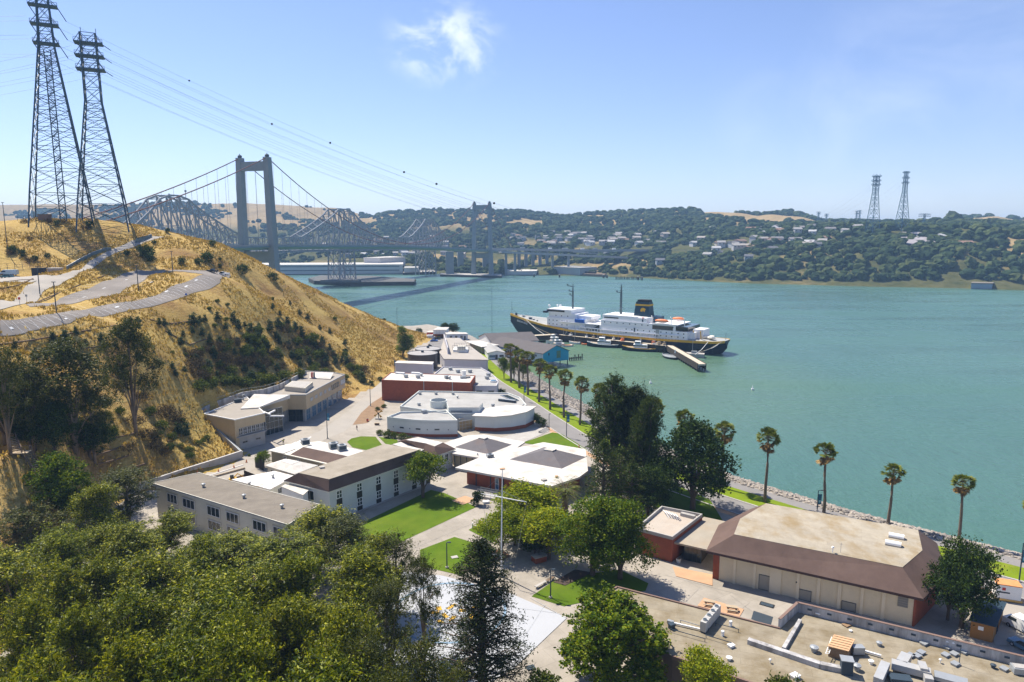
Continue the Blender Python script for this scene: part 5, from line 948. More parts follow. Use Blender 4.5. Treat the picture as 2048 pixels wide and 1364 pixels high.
# -- canopy, bungalow, trailers
r = PL([(928, 682), (958, 681), (999, 690), (963, 694)], 8.0); t = bld('white_canopy', 'white flat canopy shed in front of the boathouse', 'canopy', r); roof_flat(t, r, 7.8, WROOF, .25)
for q in r: b = mb(t); s = lerp(q, np.mean(r, 0), .08); b.bar(v3(s, G), v3(s, 7.8), .22); b.build('post', GALV, t)
w_ = inset(r, 2.2); walls(t, w_, G, 6.9, mat('tan_shed', (.42, .34, .26), .8, .1))
def gable(name, label, cat, a, b_, c, d, zb, ze, zr, wm, rm, over=.4, gm=None, group=None):
    """a-b front gable (a left), d-c back gable; ridge from mid ab to mid dc"""
    a, b_, c, d = [np.array(x[:2]) for x in (a, b_, c, d)]; t = bld(name, label, cat, [a, b_, c, d], zb, group); f = (a + b_) / 2; k = (c + d) / 2
    m_ = mb(t); m_.add([v3(a, zb), v3(b_, zb), v3(c, zb), v3(d, zb), v3(a, ze), v3(b_, ze), v3(c, ze), v3(d, ze), v3(f, zr), v3(k, zr)], [(0, 1, 5, 8, 4), (2, 3, 7, 9, 6), (1, 2, 6, 5), (3, 0, 4, 7), (4, 8, 9, 7), (8, 5, 6, 9)]); m_.build('wall', wm, t)
    if gm: m_ = mb(t); n = outn(t, a, b_)[1] * .04; m_.add([v3(a + n, zb), v3(b_ + n, zb), v3(b_ + n, ze), v3(f + n, zr), v3(a + n, ze)], [(0, 1, 2, 3, 4)]); m_.build('gable_wall', gm, t)
    ax = unit(k - f); m_ = mb(t); s = (zr - ze) / (np.linalg.norm(a - f) + 1e-6)
    for e0, e1 in ((a, d), (b_, c)):
        o = unit(e0 - f); p0 = e0 + o * over - ax * over; p1 = e1 + o * over + ax * over; r0 = f - ax * over; r1 = k + ax * over; z0 = ze - s * over
        m_.add([v3(p0, z0 + .05), v3(p1, z0 + .05), v3(r1, zr + .05), v3(r0, zr + .05), v3(p0, z0 + .3), v3(p1, z0 + .3), v3(r1, zr + .3), v3(r0, zr + .3)], [(0, 1, 2, 3), (4, 5, 6, 7), (0, 1, 5, 4), (1, 2, 6, 5), (2, 3, 7, 6), (3, 0, 4, 7)])
    m_.build('roof', rm, t); return t
q = [P(976, 719, G), P(1010, 718, G), P(990, 703, G), P(966, 703, G)]
t = gable('bungalow', 'small white bungalow with grey white roof beside the shore road', 'building', q[0], q[1], q[2], q[3], G, 7.2, 8.2, WHITE, LGREYROOF)
window(t, q[0], q[1], .5, 1.2, G + .1, 6.4, STEELD, GLASS, 0, 0, 'door'); window(t, q[0], q[1], .25, 3, G + 1, 6.2, STEELD, BGLASS, 2); window(t, q[0], q[1], .8, 2.2, 5.2, 6.2, STEELD, GLASS, 1)
for u in (.2, .5, .8): window(t, q[0], q[3], u, 1.2, 5.4, 6.6)
# boathouse on piles
q = [P(1086, 726, 2.6), P(1137, 719.5, 2.6)]; axb = unit(P(1118, 689, 11)[:2] - P(1014, 673, 11)[:2]); Lb = 42
c = q[1][:2] - axb * Lb; d = q[0][:2] - axb * Lb; tM = gable('boathouse', 'long dark roofed boathouse on piles with a turquoise gable end', 'boathouse', q[0], q[1], c, d, 2.6, 7.4, 10.9, mat('pale_blue_wall', (.50, .58, .64), .7, .06), ASPHD, .5, CYAN)
window(tM, q[0], q[1], .60, 2.9, 4.2, 8.2, CYAN, mat('green_glass', (.10, .20, .14), .2, .2), 0, 0, 'large_window', .1, .05); window(tM, q[0], q[1], .22, 1.0, 6.0, 7.6, CYAN, GLASS, 0, 0, 'window', .1, .05)
for u in (.12, .28, .45, .62, .8): window(tM, q[0], d, u, 1.5, 5.2, 6.5, WHITE, GLASS, 1)
for u in np.linspace(0, .5, 5):
    for sd_ in (q[0], q[1]): m_ = mb(tM); p = sd_[:2] * 1.0 - axb * Lb * u; m_.cyl(lerp(p, np.mean([q[0][:2], q[1][:2]], 0) - axb * Lb * u, .08), .25, -2, 2.6, 8); m_.build('pile', PILE, tM)
e = [P(961, 690, G), P(990, 697, G)]; ax2 = unit(P(1026, 666, 11.5)[:2] - P(968, 668, 11.5)[:2])
a_, b_ = P(958, 687, G)[:2], P(984, 699, G)[:2]; tM2 = gable('boathouse_wing', 'rear white gabled boathouse wing with dark shingle roof', 'boathouse', a_, b_, b_ + ax2 * 27, a_ + ax2 * 27, 1.0, 8.0, 11.4, WHITE, ASPHD, .5)
t = thing('pile_fence', 'row of dark timber piles jutting from the turquoise gable', 'jetty', v3(P(1150, 719, 0), 0))
for i in range(8): x = 1139 + i * 3.6; p = P(x, 722 - i * .4, 0); m_ = mb(t); m_.cyl(p, .28, -2, 2.0 + (1.2 if i in (3, 5, 7) else 0), 8); m_.build('pile', PILE, t)
m_ = mb(t); m_.obox(P(1139, 722, 0), P(1165, 719, 0), .3, 1.2, 1.6); m_.build('rail', PILE, t)
def boxhouse(name, label, cat, pxs, z1, wm, rm, z0=G, bands=()):
    r = PL(pxs, z1); t = bld(name, label, cat, r, z0); walls(t, inset(r, .1), z0, z1, wm); roof_flat(t, r, z1, rm, .2, .15); return t, inset(r, .1)
t, w_ = boxhouse('shipping_container', 'white stacked container near the tip of the point', 'container', [(866, 660), (876, 655), (898, 655), (893, 660)], 9.2, WHITE, WROOF, 6.6)
for u in (.25, .5, .75): panel(t, w_[0], w_[3], u, .1, 6.7, 9.1, GALV, 'rib', .06)
t, w_ = boxhouse('shipping_container', 'brown container carrying the white one at the tip of the point', 'container', [(866, 667), (876, 662), (898, 662), (893, 667)], 6.55, mat('rust_brown', (.24, .10, .06), .8, .1), TERRA)
for u in (.3, .7): panel(t, w_[0], w_[3], u, .1, G + .1, 6.4, BRICK, 'rib', .06)
t, w_ = boxhouse('red_shed', 'small red shed with white roof at the hill foot by the point', 'shed', [(853, 665), (858, 662), (868, 662), (865, 665)], 6.6, RED, WROOF); window(t, w_[0], w_[3], .5, 1, G, 6, WHITE, GLASS, 0, 0, 'door')
t, w_ = boxhouse('site_trailer', 'long white trailer with flat white roof at the water edge', 'trailer', [(893, 669), (889, 664), (932, 665.5), (936, 668)], 7.6, mat('trailer_wall', (.52, .55, .60), .6, .05), WROOF)
for u in (.2, .45, .7): window(t, w_[0], w_[3], u, 1.6, 5.2, 6.8)
window(t, w_[0], w_[3], .86, 1.0, G + .1, 6.4, STEELD, GLASS, 0, 0, 'door')
# -- mansard hall (gym)
zO = 9.2; zT = 12.4
eO = PL([(1412, 1106), (1846, 1203), (1893, 1154)], zO); topO = PL([(1468, 1069), (1805, 1135), (1845, 1101), (1836, 1060), (1532, 1007), (1480, 1038)], zT)
ctr = np.mean(topO, 0); e4 = topO[3] + unit(topO[3] - ctr) * 4.0; e5 = topO[4] + unit(topO[4] - ctr) * 4.2; e6 = P(1437, 1054, zO)[:2]; eO = eO + [e4, e5, e6]
tO = bld('mansard_hall', 'large hall with weathered flat deck and brown shingle skirt roof', 'building', eO); wO = inset(eO, 1.3); walls(tO, wO, G, zO, mat('beige_hall_wall', (.68, .58, .40), .85, .07, .4, 5)); roof_hip(tO, eO, zO, topO, zT, BROWN, GYMTOP, .45, mat('dark_fascia', (.075, .042, .036), .7, .1))
b = mb(tO); d_, n_ = outn(tO, wO[0], wO[1]); b.prism([wO[0] - d_ * .15 + n_ * .12, wO[0] + d_ * .95 + n_ * .12, wO[0] + d_ * .95 - n_ * .3, wO[0] - d_ * .15 - n_ * .3], G, zO); b.build('brick_corner', BRICK, tO); b = mb(tO); b.prism([wO[1] - d_ * .2 + n_ * .1, wO[1] + d_ * .12 + n_ * .1, wO[2] + n_ * .1 + d_ * .12, wO[2] - d_ * .2], G, zO); b.build('brick_gable_wall', BRICK, tO)
for i, x in enumerate((1470, 1510, 1552, 1597, 1638, 1680, 1725, 1768)): panel(tO, wO[0], wO[1], u_at(wO[0], wO[1], x), .5 if i != 2 else 1.9, G, zO, mat('beige_pilaster', (.72, .62, .44), .85, .06), 'pilaster', .22)
MESH_ = mat('louvre', (.33, .30, .24), .8, .08)
for x, z0, z1, w_ in ((1532, G + .1, 6.9, 2.2), (1611, G, 5.9, 2.2), (1700, G, 5.6, 2.2)): window(tO, wO[0], wO[1], u_at(wO[0], wO[1], x), w_, z0, z1, STEELD, MESH_, 0, 0, 'door', .07, .02)
window(tO, wO[0], wO[1], u_at(wO[0], wO[1], 1806), 1.5, 6.9, 8.9, MESH_, mat('grey_louvre', (.22, .21, .19), .8, .1), 0, 4, 'louvre', .08, .03)
for (x0, y0, x1, y1, lab) in ((1777, 1073, 1808, 1079, 'upper of two white barrel skylights on the hall deck'), (1770, 1088, 1802, 1094, 'lower of two white barrel skylights on the hall deck')):
    a, c = P(x0, y0, zT), P(x1, y1, zT); t = thing('barrel_skylight', lab, 'skylight', v3(lerp(a, c, .5), zT + .05)); b = mb(t); d = unit((c - a)[:2]); n = np.array([-d[1], d[0]]); rings = [[v3(p[:2] + n * .55 * math.cos(q_), zT + .3 + .55 * math.sin(q_)) for q_ in np.linspace(0, math.pi, 9)] for p in (a, c)]; b.loft(rings); b.build('barrel', WHITE, t, False); b = mb(t); b.obox(a, c, 1.3, zT + .05, zT + .32); b.build('kerb', CONC, t)
roof_vent(1665, 1105, zT + .06, .25, .9, 'small white pipe vent at the front edge of the hall deck', kind=2, m=WHITE)
t = thing('antenna', 'thin antenna mast at the front edge of the hall deck', 'antenna', P(1681, 1106, zT)); p = P(1681, 1106, zT); b = mb(t); b.bar(v3(p, zT), v3(p, zT + 1.9), .05); b.build('mast', GALV, t); b = mb(t); b.bar((p[0] - .3, p[1], zT + 1.6), (p[0] + .3, p[1], zT + 1.6), .04); b.build('crossbar', GALV, t)
t = thing('wall_lamp', 'small dark lamp on the hall front wall beside a pilaster', 'lamp', v3(lerp(wO[0], wO[1], u_at(wO[0], wO[1], 1594)), 7)); p = lerp(wO[0], wO[1], u_at(wO[0], wO[1], 1594)) + n_ * .15; b = mb(t); b.ball((p[0], p[1], 7), .14, 8); b.build('shade', BLACK, t); b = mb(t); b.bar(v3(p - n_ * .2, 7.1), v3(p, 7.1), .05); b.build('bracket', STEELD, t)
# annex and link
r = PL([(1272, 1055), (1323, 1012), (1405, 1028), (1345, 1074)], 9.2); t = bld('brick_annex', 'square red brick annex with a pale parapet roof left of the hall', 'building', r); walls(t, r, G, 8.6, BRICK); roof_flat(t, inset(r, .3), 8.6, mat('pale_annex_roof', (.42, .37, .31), .9, .1, .6, 5, (.42, .33, .25), .5), .05); b = parapet(t, r, 8.5, 9.25, CONC, .3)
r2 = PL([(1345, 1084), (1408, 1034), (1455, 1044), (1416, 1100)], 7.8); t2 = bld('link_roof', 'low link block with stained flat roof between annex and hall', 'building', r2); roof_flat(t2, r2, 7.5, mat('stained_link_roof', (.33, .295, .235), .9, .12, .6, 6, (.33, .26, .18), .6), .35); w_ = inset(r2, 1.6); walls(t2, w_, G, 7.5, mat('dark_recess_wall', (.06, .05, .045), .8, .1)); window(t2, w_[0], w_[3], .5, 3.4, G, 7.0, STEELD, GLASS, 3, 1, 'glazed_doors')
t = thing('roof_unit', 'white ducts and pipes on the back of the brick annex roof', 'roof unit', P(1350, 1030, 8.7)); b = mb(t); b.obox(P(1362, 1030, 8.7), P(1390, 1037, 8.7), .9, 8.65, 9.3); b.build('housing', CONC, t); b = mb(t)
for k in range(5): b.tube([P(1326 + 6 * k, 1020 + 2 * k, 8.7), P(1332 + 6 * k, 1026 + 2 * k, 9.4), P(1338 + 6 * k, 1036 + k, 8.7)], .1, 5)
b.build('pipe', WHITE, t)
# -- tar and gravel roofed building in the foreground
zQ = 9.0; rQ = PL([(1194, 1203), (1234, 1175), (1560, 1258), (1594, 1222), (2120, 1352), (2250, 1600), (1528, 1374), (1344, 1312)], zQ)
tQ = bld('tar_roofed_building', 'long foreground building with a stained tar and gravel roof full of vents', 'building', rQ); walls(tQ, inset(rQ, .15), G, zQ - .05, mat('brown_wall', (.16, .12, .09), .85, .1)); roof_flat(tQ, rQ, zQ - .05, TARROOF, .06)
b = mb(tQ); COPE = mat('brown_coping', (.20, .13, .10), .7, .1)
for a, c in ((0, 1), (1, 2)): b.obox(rQ[a], rQ[c], .28, zQ - .3, zQ + .22)
b.obox(rQ[7], rQ[6], .3, zQ - .4, zQ + .12); b.build('coping', COPE, tQ)
p0, p1, p2 = P(1558, 1257, zQ), P(1594, 1223, zQ), P(2120, 1352, zQ); b = mb(tQ)
b.obox(p0, p1, .3, zQ - .4, zQ + 1.5); b.obox(p1, p2, .3, zQ - .4, zQ + 1.5); b.build('parapet_wall', CONCW, tQ); b = mb(tQ); b.obox(p0, p1, .42, zQ + 1.5, zQ + 1.58); b.obox(p1, p2, .42, zQ + 1.5, zQ + 1.58); b.build('parapet_cap', COPE, tQ)
for i in range(11):
    u = .055 + .085 * i; t_ = lerp(p1, p2, u); d = unit((p2 - p1)[:2]); n = np.array([d[1], -d[0]]); n = n if n[1] < 0 else -n; b = mb(tQ); c = t_[:2] + n * .17; b.prism([c - d * .3, c + d * .3, c + d * .3 + n * .04, c - d * .3 + n * .04], zQ + .75, zQ + 1.05); b.build('scupper', STEELD, tQ)
for A_, B_, w_, h_ in (((1196, 1208), (1240, 1222), .5, .4), ((1600, 1245), (1567, 1302), .5, .55), ((1496, 1286), (1640, 1335), .8, .7), ((1640, 1335), (1690, 1345), .8, .7)):
    b = mb(tQ); b.obox(P(*A_, zQ), P(*B_, zQ), w_, zQ, zQ + h_); b.build('roof_kerb', CONCW, tQ)
# condensers
a, c = P(1409, 1262, zQ), P(1432, 1234, zQ); dv = (c - a) / 3.0; d = unit(dv[:2]); GRP = 'bank of four condenser units'
for i in range(4):
    q = a + dv * i; nm = ['nearest', 'second nearest', 'second farthest', 'farthest'][i]; t = thing('condenser_unit', f'{nm} of four tall condenser units in a row on the tar roof', 'condenser', (q[0], q[1], zQ), GRP); rz = math.atan2(d[1], d[0]); L = np.linalg.norm(dv[:2])
    b = mb(t); b.rbox(q, L * .97, .85, zQ + .25, zQ + 1.75, rz); b.build('housing', mat('cream_metal', (.44, .43, .40), .5, .05), t); b = mb(t); b.cyl(q, .33, zQ + 1.75, zQ + 1.9, 18); b.build('fan_ring', GALV, t); b = mb(t); b.cyl(q, .27, zQ + 1.9, zQ + 1.92, 18); b.build('fan_guard', STEELD, t); b = mb(t); s = q[:2] - np.array([-d[1], d[0]]) * -.44; b.rbox(s, L * .8, .04, zQ + .45, zQ + 1.55, rz); b.build('coil', STEELD, t); b = mb(t); b.rbox(q, L * .9, .7, zQ, zQ + .25, rz); b.build('stand', STEELD, t)
for i, (A_, B_) in enumerate((((1360, 1246), (1418, 1263)), ((1340, 1264), (1411, 1284)), ((1430, 1252), (1478, 1265)), ((1411, 1276), (1463, 1292)))):
    t = thing('pipe_run', ['upper left', 'lower left', 'upper right', 'lower right'][i] + ' pipe run on short legs beside the condenser units', 'pipe', P(*A_, zQ)); b = mb(t); a, c = P(*A_, zQ), P(*B_, zQ); b.bar(v3(a, zQ + .5), v3(c, zQ + .5), .09); b.build('pipe', GALV if i < 1 else STEELD, t)
    for u in (0.02, .98): b = mb(t); q = lerp(a, c, u); b.bar(v3(q, zQ), v3(q, zQ + .5), .07); b.build('leg', STEELD, t)
t = thing('duct', 'pale box duct on the tar roof left of the condensers', 'duct', P(1345, 1247, zQ)); b = mb(t); b.obox(P(1335, 1246, zQ), P(1347, 1250, zQ), .5, zQ + .1, zQ + .55); b.build('box', GALV, t); b = mb(t); b.obox(P(1348, 1250, zQ), P(1408, 1264, zQ), .22, zQ + .2, zQ + .42); b.build('pipe', WHITE, t)
for x, y in ((1461, 1252), (1445, 1272)): roof_vent(x, y, zQ, .18, .8, 'slim white box vent standing beside the condenser bank', 'slim vents by the condensers', 1, WHITE)
def vent(x, y, lab, k=0, r=.4, h=.6, m=None, g=None): roof_vent(x, y, zQ, r, h, lab, g, k, m)
vent(1343, 1257, 'dark boxy vent at the front of the tar roof behind the broad tree', 1, .4, .8, STEELD); vent(1462, 1294, 'small pale square vent below the condenser pipes', 1, .4, .4, WHITE); vent(1458, 1320, 'white dome vent near the bushy tree', 0, .42, .5, WHITE)
vent(1540, 1326, 'short white gooseneck pipe in the lower middle of the tar roof', 2, .2, .5, WHITE); vent(1590, 1356, 'pale vent near the bottom edge beside the green shrub', 1, .5, .5, WHITE); vent(1636, 1231, 'large white bowl shaped vent under the parapet corner', 0, .62, .75, WHITE); vent(1693, 1251, 'dark brown flat roof drain near the parapet', 1, .5, .2, DIRT); vent(1701, 1263, 'tiny white cap near the brown drain', 0, .25, .25, WHITE)
vent(1628, 1303, 'round white topped vent left of the orange box', 0, .6, .85, None); vent(1758, 1291, 'small vent right of the orange box, near mid roof', 0, .4, .6)
vent(1742, 1328, 'squat vent below the duct of the orange box', 0, .35, .6, WHITE); vent(1713, 1340, 'silver turbine vent at the foot of the lift box', 0, .55, .9)
for i, (x, y) in enumerate(((1848, 1289), (1842, 1307), (1834, 1314), (1821, 1313), (1891, 1312), (1908, 1310), (1928, 1306), (1910, 1330), (2008, 1340), (1895, 1297))): vent(x, y, 'low grey square roof hatch among the cluster right of the orange box', 1, .45, .34, None, 'low hatches on the right of the tar roof')
for x, y in ((1893, 1296), (1905, 1299)): vent(x, y, 'white mushroom pipe vent against the stained parapet', 2, .28, 1.0, WHITE, 'pair of mushroom pipe vents')
vent(1880, 1326, 'thin short pipe vent between low hatches', 2, .2, .5, WHITE); vent(1986, 1336, 'dark capped pipe near the right edge of the tar roof', 0, .35, .6, STEELD)
t = thing('roof_mast', 'thin dark post rising among the low roof hatches', 'mast', P(1918, 1330, zQ)); p = P(1918, 1330, zQ); b = mb(t); b.bar(v3(p, zQ), v3(p, zQ + 2.6), .08); b.build('post', STEELD, t); b = mb(t); b.rbox(p, .4, .4, zQ, zQ + .15); b.build('foot', CONC, t)
t = thing('equipment_penthouse', 'orange tan ribbed box on the tar roof with ladder and side duct', 'equipment box', P(1680, 1300, zQ)); q = [P(1656, 1313, zQ), P(1694, 1323, zQ), P(1706, 1300, zQ), P(1668, 1291, zQ)]; b = mb(t); b.prism([x[:2] for x in q], zQ, zQ + 1.5); b.build('housing', DIRT, t); b = mb(t); b.prism(inset([x[:2] for x in q], -.12), zQ + 1.5, zQ + 1.62); rf_ = b.build('roof', mat('orange_tan_roof', (.58, .36, .20), .8, .1, .8, 6, (.42, .25, .13), .5), t)
for k in range(5): b = mb(t); b.obox(lerp(q[0], q[3], .1 + .2 * k), lerp(q[1], q[2], .1 + .2 * k), .06, zQ + 1.62, zQ + 1.68); b.build('rib', DIRT, rf_)
b = mb(t); a, c = P(1650, 1322, zQ), P(1662, 1292, zQ)
for o in (0, .45): b.bar(v3(a + [o, 0, 0], zQ + 1.1), v3(c + [o, 0, 0], zQ + 1.4), .08)
for k in range(9): s = lerp(a, c, k / 8); b.bar((s[0], s[1], zQ + 1.1 + .03 * k), (s[0] + .45, s[1], zQ + 1.1 + .03 * k), .05)
b.build('ladder', WHITE, t); b = mb(t); b.obox(P(1703, 1308, zQ), P(1726, 1308, zQ), 1.0, zQ + .2, zQ + 1.2); b.build('duct', GALV, t); b = mb(t); b.obox(P(1728, 1306, zQ), P(1762, 1316, zQ), .25, zQ + .2, zQ + .45); b.build('pipe', WHITE, t)
t = thing('lift_box', 'tall grey metal cabinet in front of the orange tan box', 'cabinet', P(1692, 1348, zQ)); b = mb(t); b.rbox(P(1692, 1346, zQ), 1.4, 1.2, zQ, zQ + 2.0, -.25); b.build('cabinet', STEELD, t); b = mb(t); b.rbox(P(1692, 1346, zQ), 1.6, 1.4, zQ + 2.0, zQ + 2.1, -.25); b.build('lid', GALV, t)
t = thing('duct_assembly', 'U shaped grey sheet metal duct assembly at the bottom edge of the roof', 'duct', P(1810, 1350, zQ))
for nm, A_, B_, w_, h0, h1 in (('duct', (1770, 1338), (1755, 1372), 1.1, .3, 1.1), ('duct', (1782, 1338), (1860, 1358), 1.3, .3, 1.2), ('duct', (1812, 1322), (1802, 1338), 1.3, .3, 1.2), ('fan_housing', (1836, 1349), (1852, 1352), 1.8, .2, 1.5), ('duct', (1850, 1352), (1858, 1372), 1.0, .2, 1.0)): b = mb(t); b.obox(P(*A_, zQ), P(*B_, zQ), w_, zQ + h0, zQ + h1); b.build(nm, mat('sheet_metal', (.36, .37, .375), .45, .1, 1.2, 5, (.40, .36, .30), .5), t)
b = mb(t); b.rbox(P(1800, 1362, zQ), 2.6, 1.4, zQ, zQ + .6, -.2); b.build('fan_bed', STEELD, t)
t = thing('roof_unit', 'white flat unit cut by the bottom edge right of the U shaped duct', 'roof unit', P(1895, 1362, zQ)); b = mb(t); b.obox(P(1868, 1356, zQ), P(1935, 1374, zQ), 1.6, zQ + .2, zQ + .7); b.build('housing', GALV, t); b = mb(t); b.obox(P(1868, 1356, zQ), P(1935, 1374, zQ), 1.6, zQ, zQ + .2); b.build('base', STEELD, t)
t = thing('roof_unit', 'grey louvred unit near the right edge of the tar roof', 'roof unit', P(2040, 1345, zQ)); b = mb(t); b.rbox(P(2042, 1346, zQ), 2.2, 1.4, zQ + .1, zQ + .9, -.25); b.build('housing', GALV, t); b = mb(t); b.rbox(P(2042, 1346, zQ), 1.9, 1.0, zQ + .9, zQ + 1.0, -.25); b.build('lid', CONC, t)
# patio furniture
def picnic(px, py, lab):
    p = P(px, py, G); t = thing('picnic_table', lab, 'picnic table', p, 'picnic tables on the terracotta patch'); rz = -.3; ca, sa = math.cos(rz), math.sin(rz)
    def rb(nm, x, y, sx, sy, z0, z1): b = mb(t); b.rbox((p[0] + x * ca - y * sa, p[1] + x * sa + y * ca), sx, sy, G + z0, G + z1, rz); b.build(nm, WOODL if nm != 'leg' else WOOD, t)
    rb('tabletop', 0, 0, 1.9, .8, .72, .78); rb('bench', 0, .75, 1.9, .3, .42, .47); rb('bench', 0, -.75, 1.9, .3, .42, .47)
    for x in (-.65, .65): rb('leg', x, 0, .1, 1.6, .34, .42); rb('leg', x, .3, .1, .1, 0, .72); rb('leg', x, -.3, .1, .1, 0, .72)
picnic(1418, 1210, 'timber picnic table on terracotta paving, farther from the parapet corner'); picnic(1463, 1221, 'timber picnic table on terracotta paving, nearer the parapet corner')
t = thing('solar_panel', 'dark ribbed panel on a low stand behind the tar roofed building', 'panel', P(1520, 1245, G)); a, c = P(1502, 1243, G), P(1541, 1256, G); b = mb(t); d = unit((c - a)[:2]); n = np.array([-d[1], d[0]]); b.add([v3(a[:2], G + .4), v3(c[:2], G + .4), v3(c[:2] + n * 1.1, G + 1.4), v3(a[:2] + n * 1.1, G + 1.4), v3(a[:2] + n * .1, G + .35), v3(c[:2] + n * .1, G + .35), v3(c[:2] + n * 1.2, G + 1.35), v3(a[:2] + n * 1.2, G + 1.35)], [(0, 1, 2, 3), (4, 5, 6, 7), (0, 1, 5, 4), (1, 2, 6, 5), (2, 3, 7, 6), (3, 0, 4, 7)]); b.build('panel', STEELD, t)
for u in (.1, .9): b = mb(t); q = lerp(a, c, u)[:2] + n * .7; b.bar(v3(q, G), v3(q, G + 1), .08); b.build('leg', GALV, t)
t = thing('planter_pot', 'white square planter by the dark link entrance', 'planter', P(1357, 1125, G)); p = P(1357, 1125, G); b = mb(t); b.cyl(p, .35, G, G + .8, 4, .5); b.build('pot', WHITE, t); b = mb(t); b.cyl(p, .42, G + .8, G + .83, 8); b.build('soil', DIRT, t)
t = thing('door_mat', 'black rubber mat before the louvred hall door', 'mat', P(1530, 1210, G)); b = mb(t); b.obox(P(1520, 1206, G), P(1548, 1214, G), 1.2, G + .06, G + .1); b.build('mat', BLACK, t); b = mb(t); b.obox(P(1522, 1207, G), P(1546, 1213.5, G), .9, G + .1, G + .115); b.build('tread', STEELD, t)
# shed, container, vehicles at the right edge
r = PL([(1939, 1240), (1957, 1195), (2012, 1205), (1991, 1253)], 6.9); t = bld('timber_shed', 'orange brown shed with dark roof beside the service yard', 'shed', r); walls(t, inset(r, .2), G, 6.8, mat('orange_brown_wall', (.30, .145, .045), .85, .1)); roof_flat(t, r, 6.8, mat('teal_dark_roof', (.022, .045, .065), .7, .2, 2, 7), .15, .1); w_ = inset(r, .2); panel(t, w_[0], w_[3], .45, .7, 5.6, 6.2, WHITE, 'notice_sign', .05); window(t, w_[3], w_[2], .4, 1, G, 6.1, STEELD, GLASS, 0, 0, 'door')
q = [P(1990, 1200, G), P(2041, 1208, G)]; d = unit((q[1] - q[0])[:2]); n = np.array([-d[1], d[0]]); r = [q[0][:2], q[1][:2], q[1][:2] + n * 2.4, q[0][:2] + n * 2.4]; t = bld('shipping_container', 'white container with orange top standing near the shore kerb', 'container', r); walls(t, r, G + .5, 6.9, WHITE); roof_flat(t, r, 6.9, mat('orange_top', (.62, .27, .10), .8, .15, 1), .15, .05); panel(t, r[0], r[1], .5, 4.2, G + .15, G + .5, mat('yellow_beam', (.70, .42, .12), .7, .1), 'base_beam', .12); panel(t, r[0], r[1], .30, .5, 6.0, 6.5, RED, 'emblem', .03); panel(t, r[0], r[1], .33, 1.6, 5.5, 5.75, STEELD, 'lettering_band', .03)
for u in (.1, .9): panel(t, r[0], r[1], u, .3, G, G + .5, BLACK, 'foot', .1, -.3)
def car(name, label, cat, p, rz, L, Wd, body, kind='car', group=None):
    t = thing(name, label, cat, p, group); t.rotation_euler = (0, 0, rz); o = np.array(p, float); h = Wd / 2
    def loc(): return MB(p)
    def pr(b, x0, x1, w0, z0, z1, x0t=None, x1t=None, wt=None):
        x0t = x0 if x0t is None else x0t; x1t = x1 if x1t is None else x1t; wt = w0 if wt is None else wt
        b.loft([[o + q for q in (np.array([x0, -w0, z0]), np.array([x1, -w0, z0]), np.array([x1, w0, z0]), np.array([x0, w0, z0]))], [o + q for q in (np.array([x0t, -wt, z1]), np.array([x1t, -wt, z1]), np.array([x1t, wt, z1]), np.array([x0t, wt, z1]))]])
    b = loc()
    if kind == 'pickup': pr(b, -L / 2, L / 2, h, .45, .95); pr(b, -L / 2, -L * .08, h, .95, 1.15); pr(b, L * .2, L / 2, h, .95, 1.1, L * .2, L * .48, h * .92)
    elif kind == 'van': pr(b, -L / 2, L / 2, h, .4, 1.3); pr(b, -L / 2, L * .36, h, 1.3, 2.25, -L / 2, L * .25, h * .9)
    else: pr(b, -L / 2, L / 2, h, .35, .9, -L / 2 + .08, L / 2 - .1, h * .96)
    bo = b.build('body', body, t)
    b = loc()
    if kind == 'pickup': pr(b, -L * .08, L * .24, h * .95, .96, 1.75, -L * .05, L * .13, h * .8)
    elif kind == 'van': pr(b, L * .1, L * .372, h * 1.01, 1.4, 1.95, L * .1, L * .30, h * .93)
    else: pr(b, -L * .40, L * .24, h * .9, .9, 1.42, -L * .28, L * .10, h * .74)
    b.build('windows', GLASS, t)
    if kind != 'van':
        b = loc(); pr(b, *((-L * .045, L * .12, h * .8, 1.752, 1.8) if kind == 'pickup' else (-L * .27, L * .09, h * .73, 1.422, 1.47))); b.build('roof', body, t)
    for x in (-L * .31, L * .31):
        for s in (-1, 1): b = loc(); b.tube([o + (x, s * (h - .2), .35), o + (x, s * (h + .02), .35)], .35, 14); wq = b.build('wheel', BLACK, t); b = loc(); b.tube([o + (x, s * (h + .02), .35), o + (x, s * (h + .03), .35)], .2, 10); b.build('rim', GALV, wq)
    for s in (-1, 1): b = loc(); b.bx(o[0] + L / 2 - .06, o[0] + L / 2 + .02, o[1] + s * h * .7 - .15, o[1] + s * h * .7 + .15, o[2] + .62, o[2] + .8); b.build('headlight', WHITE, t)
    return t
car('parked_van', 'white van cut by the right edge beside the orange brown shed', 'van', P(2046, 1262, G), 1.9, 5.4, 2.0, WHITE, 'van'); car('parked_car', 'pale blue car behind the parapet at the right edge', 'car', P(2050, 1300, G), 1.9, 4.5, 1.8, BGLASS)
car('parked_car', 'bright blue car parked below the white container at the point', 'car', P(868, 683, G), .2, 4.6, 1.9, BLUE, group=None); car('parked_van', 'white van parked beside the blue car near the trailers', 'van', P(862, 677, G), .3, 5.2, 2, WHITE, 'van'); car('parked_car', 'dark blue car parked right of the bright blue one', 'car', P(874, 679, G), .2, 4.5, 1.8, NAVY); car('parked_car', 'small yellow vehicle by the trailer steps', 'car', P(877, 675, G), .5, 3.6, 1.6, GOLD)
p = PT(446, 551); car('pickup_truck', 'white pickup parked at the far end of the hillside lot', 'pickup', p, math.pi - .1, 5.6, 1.95, WHITE, 'pickup'); p = PT(424, 545); car('pickup_truck', 'black pickup parked at the far end of the hillside lot', 'pickup', p, -.2, 5.4, 1.9, BLACK, 'pickup')
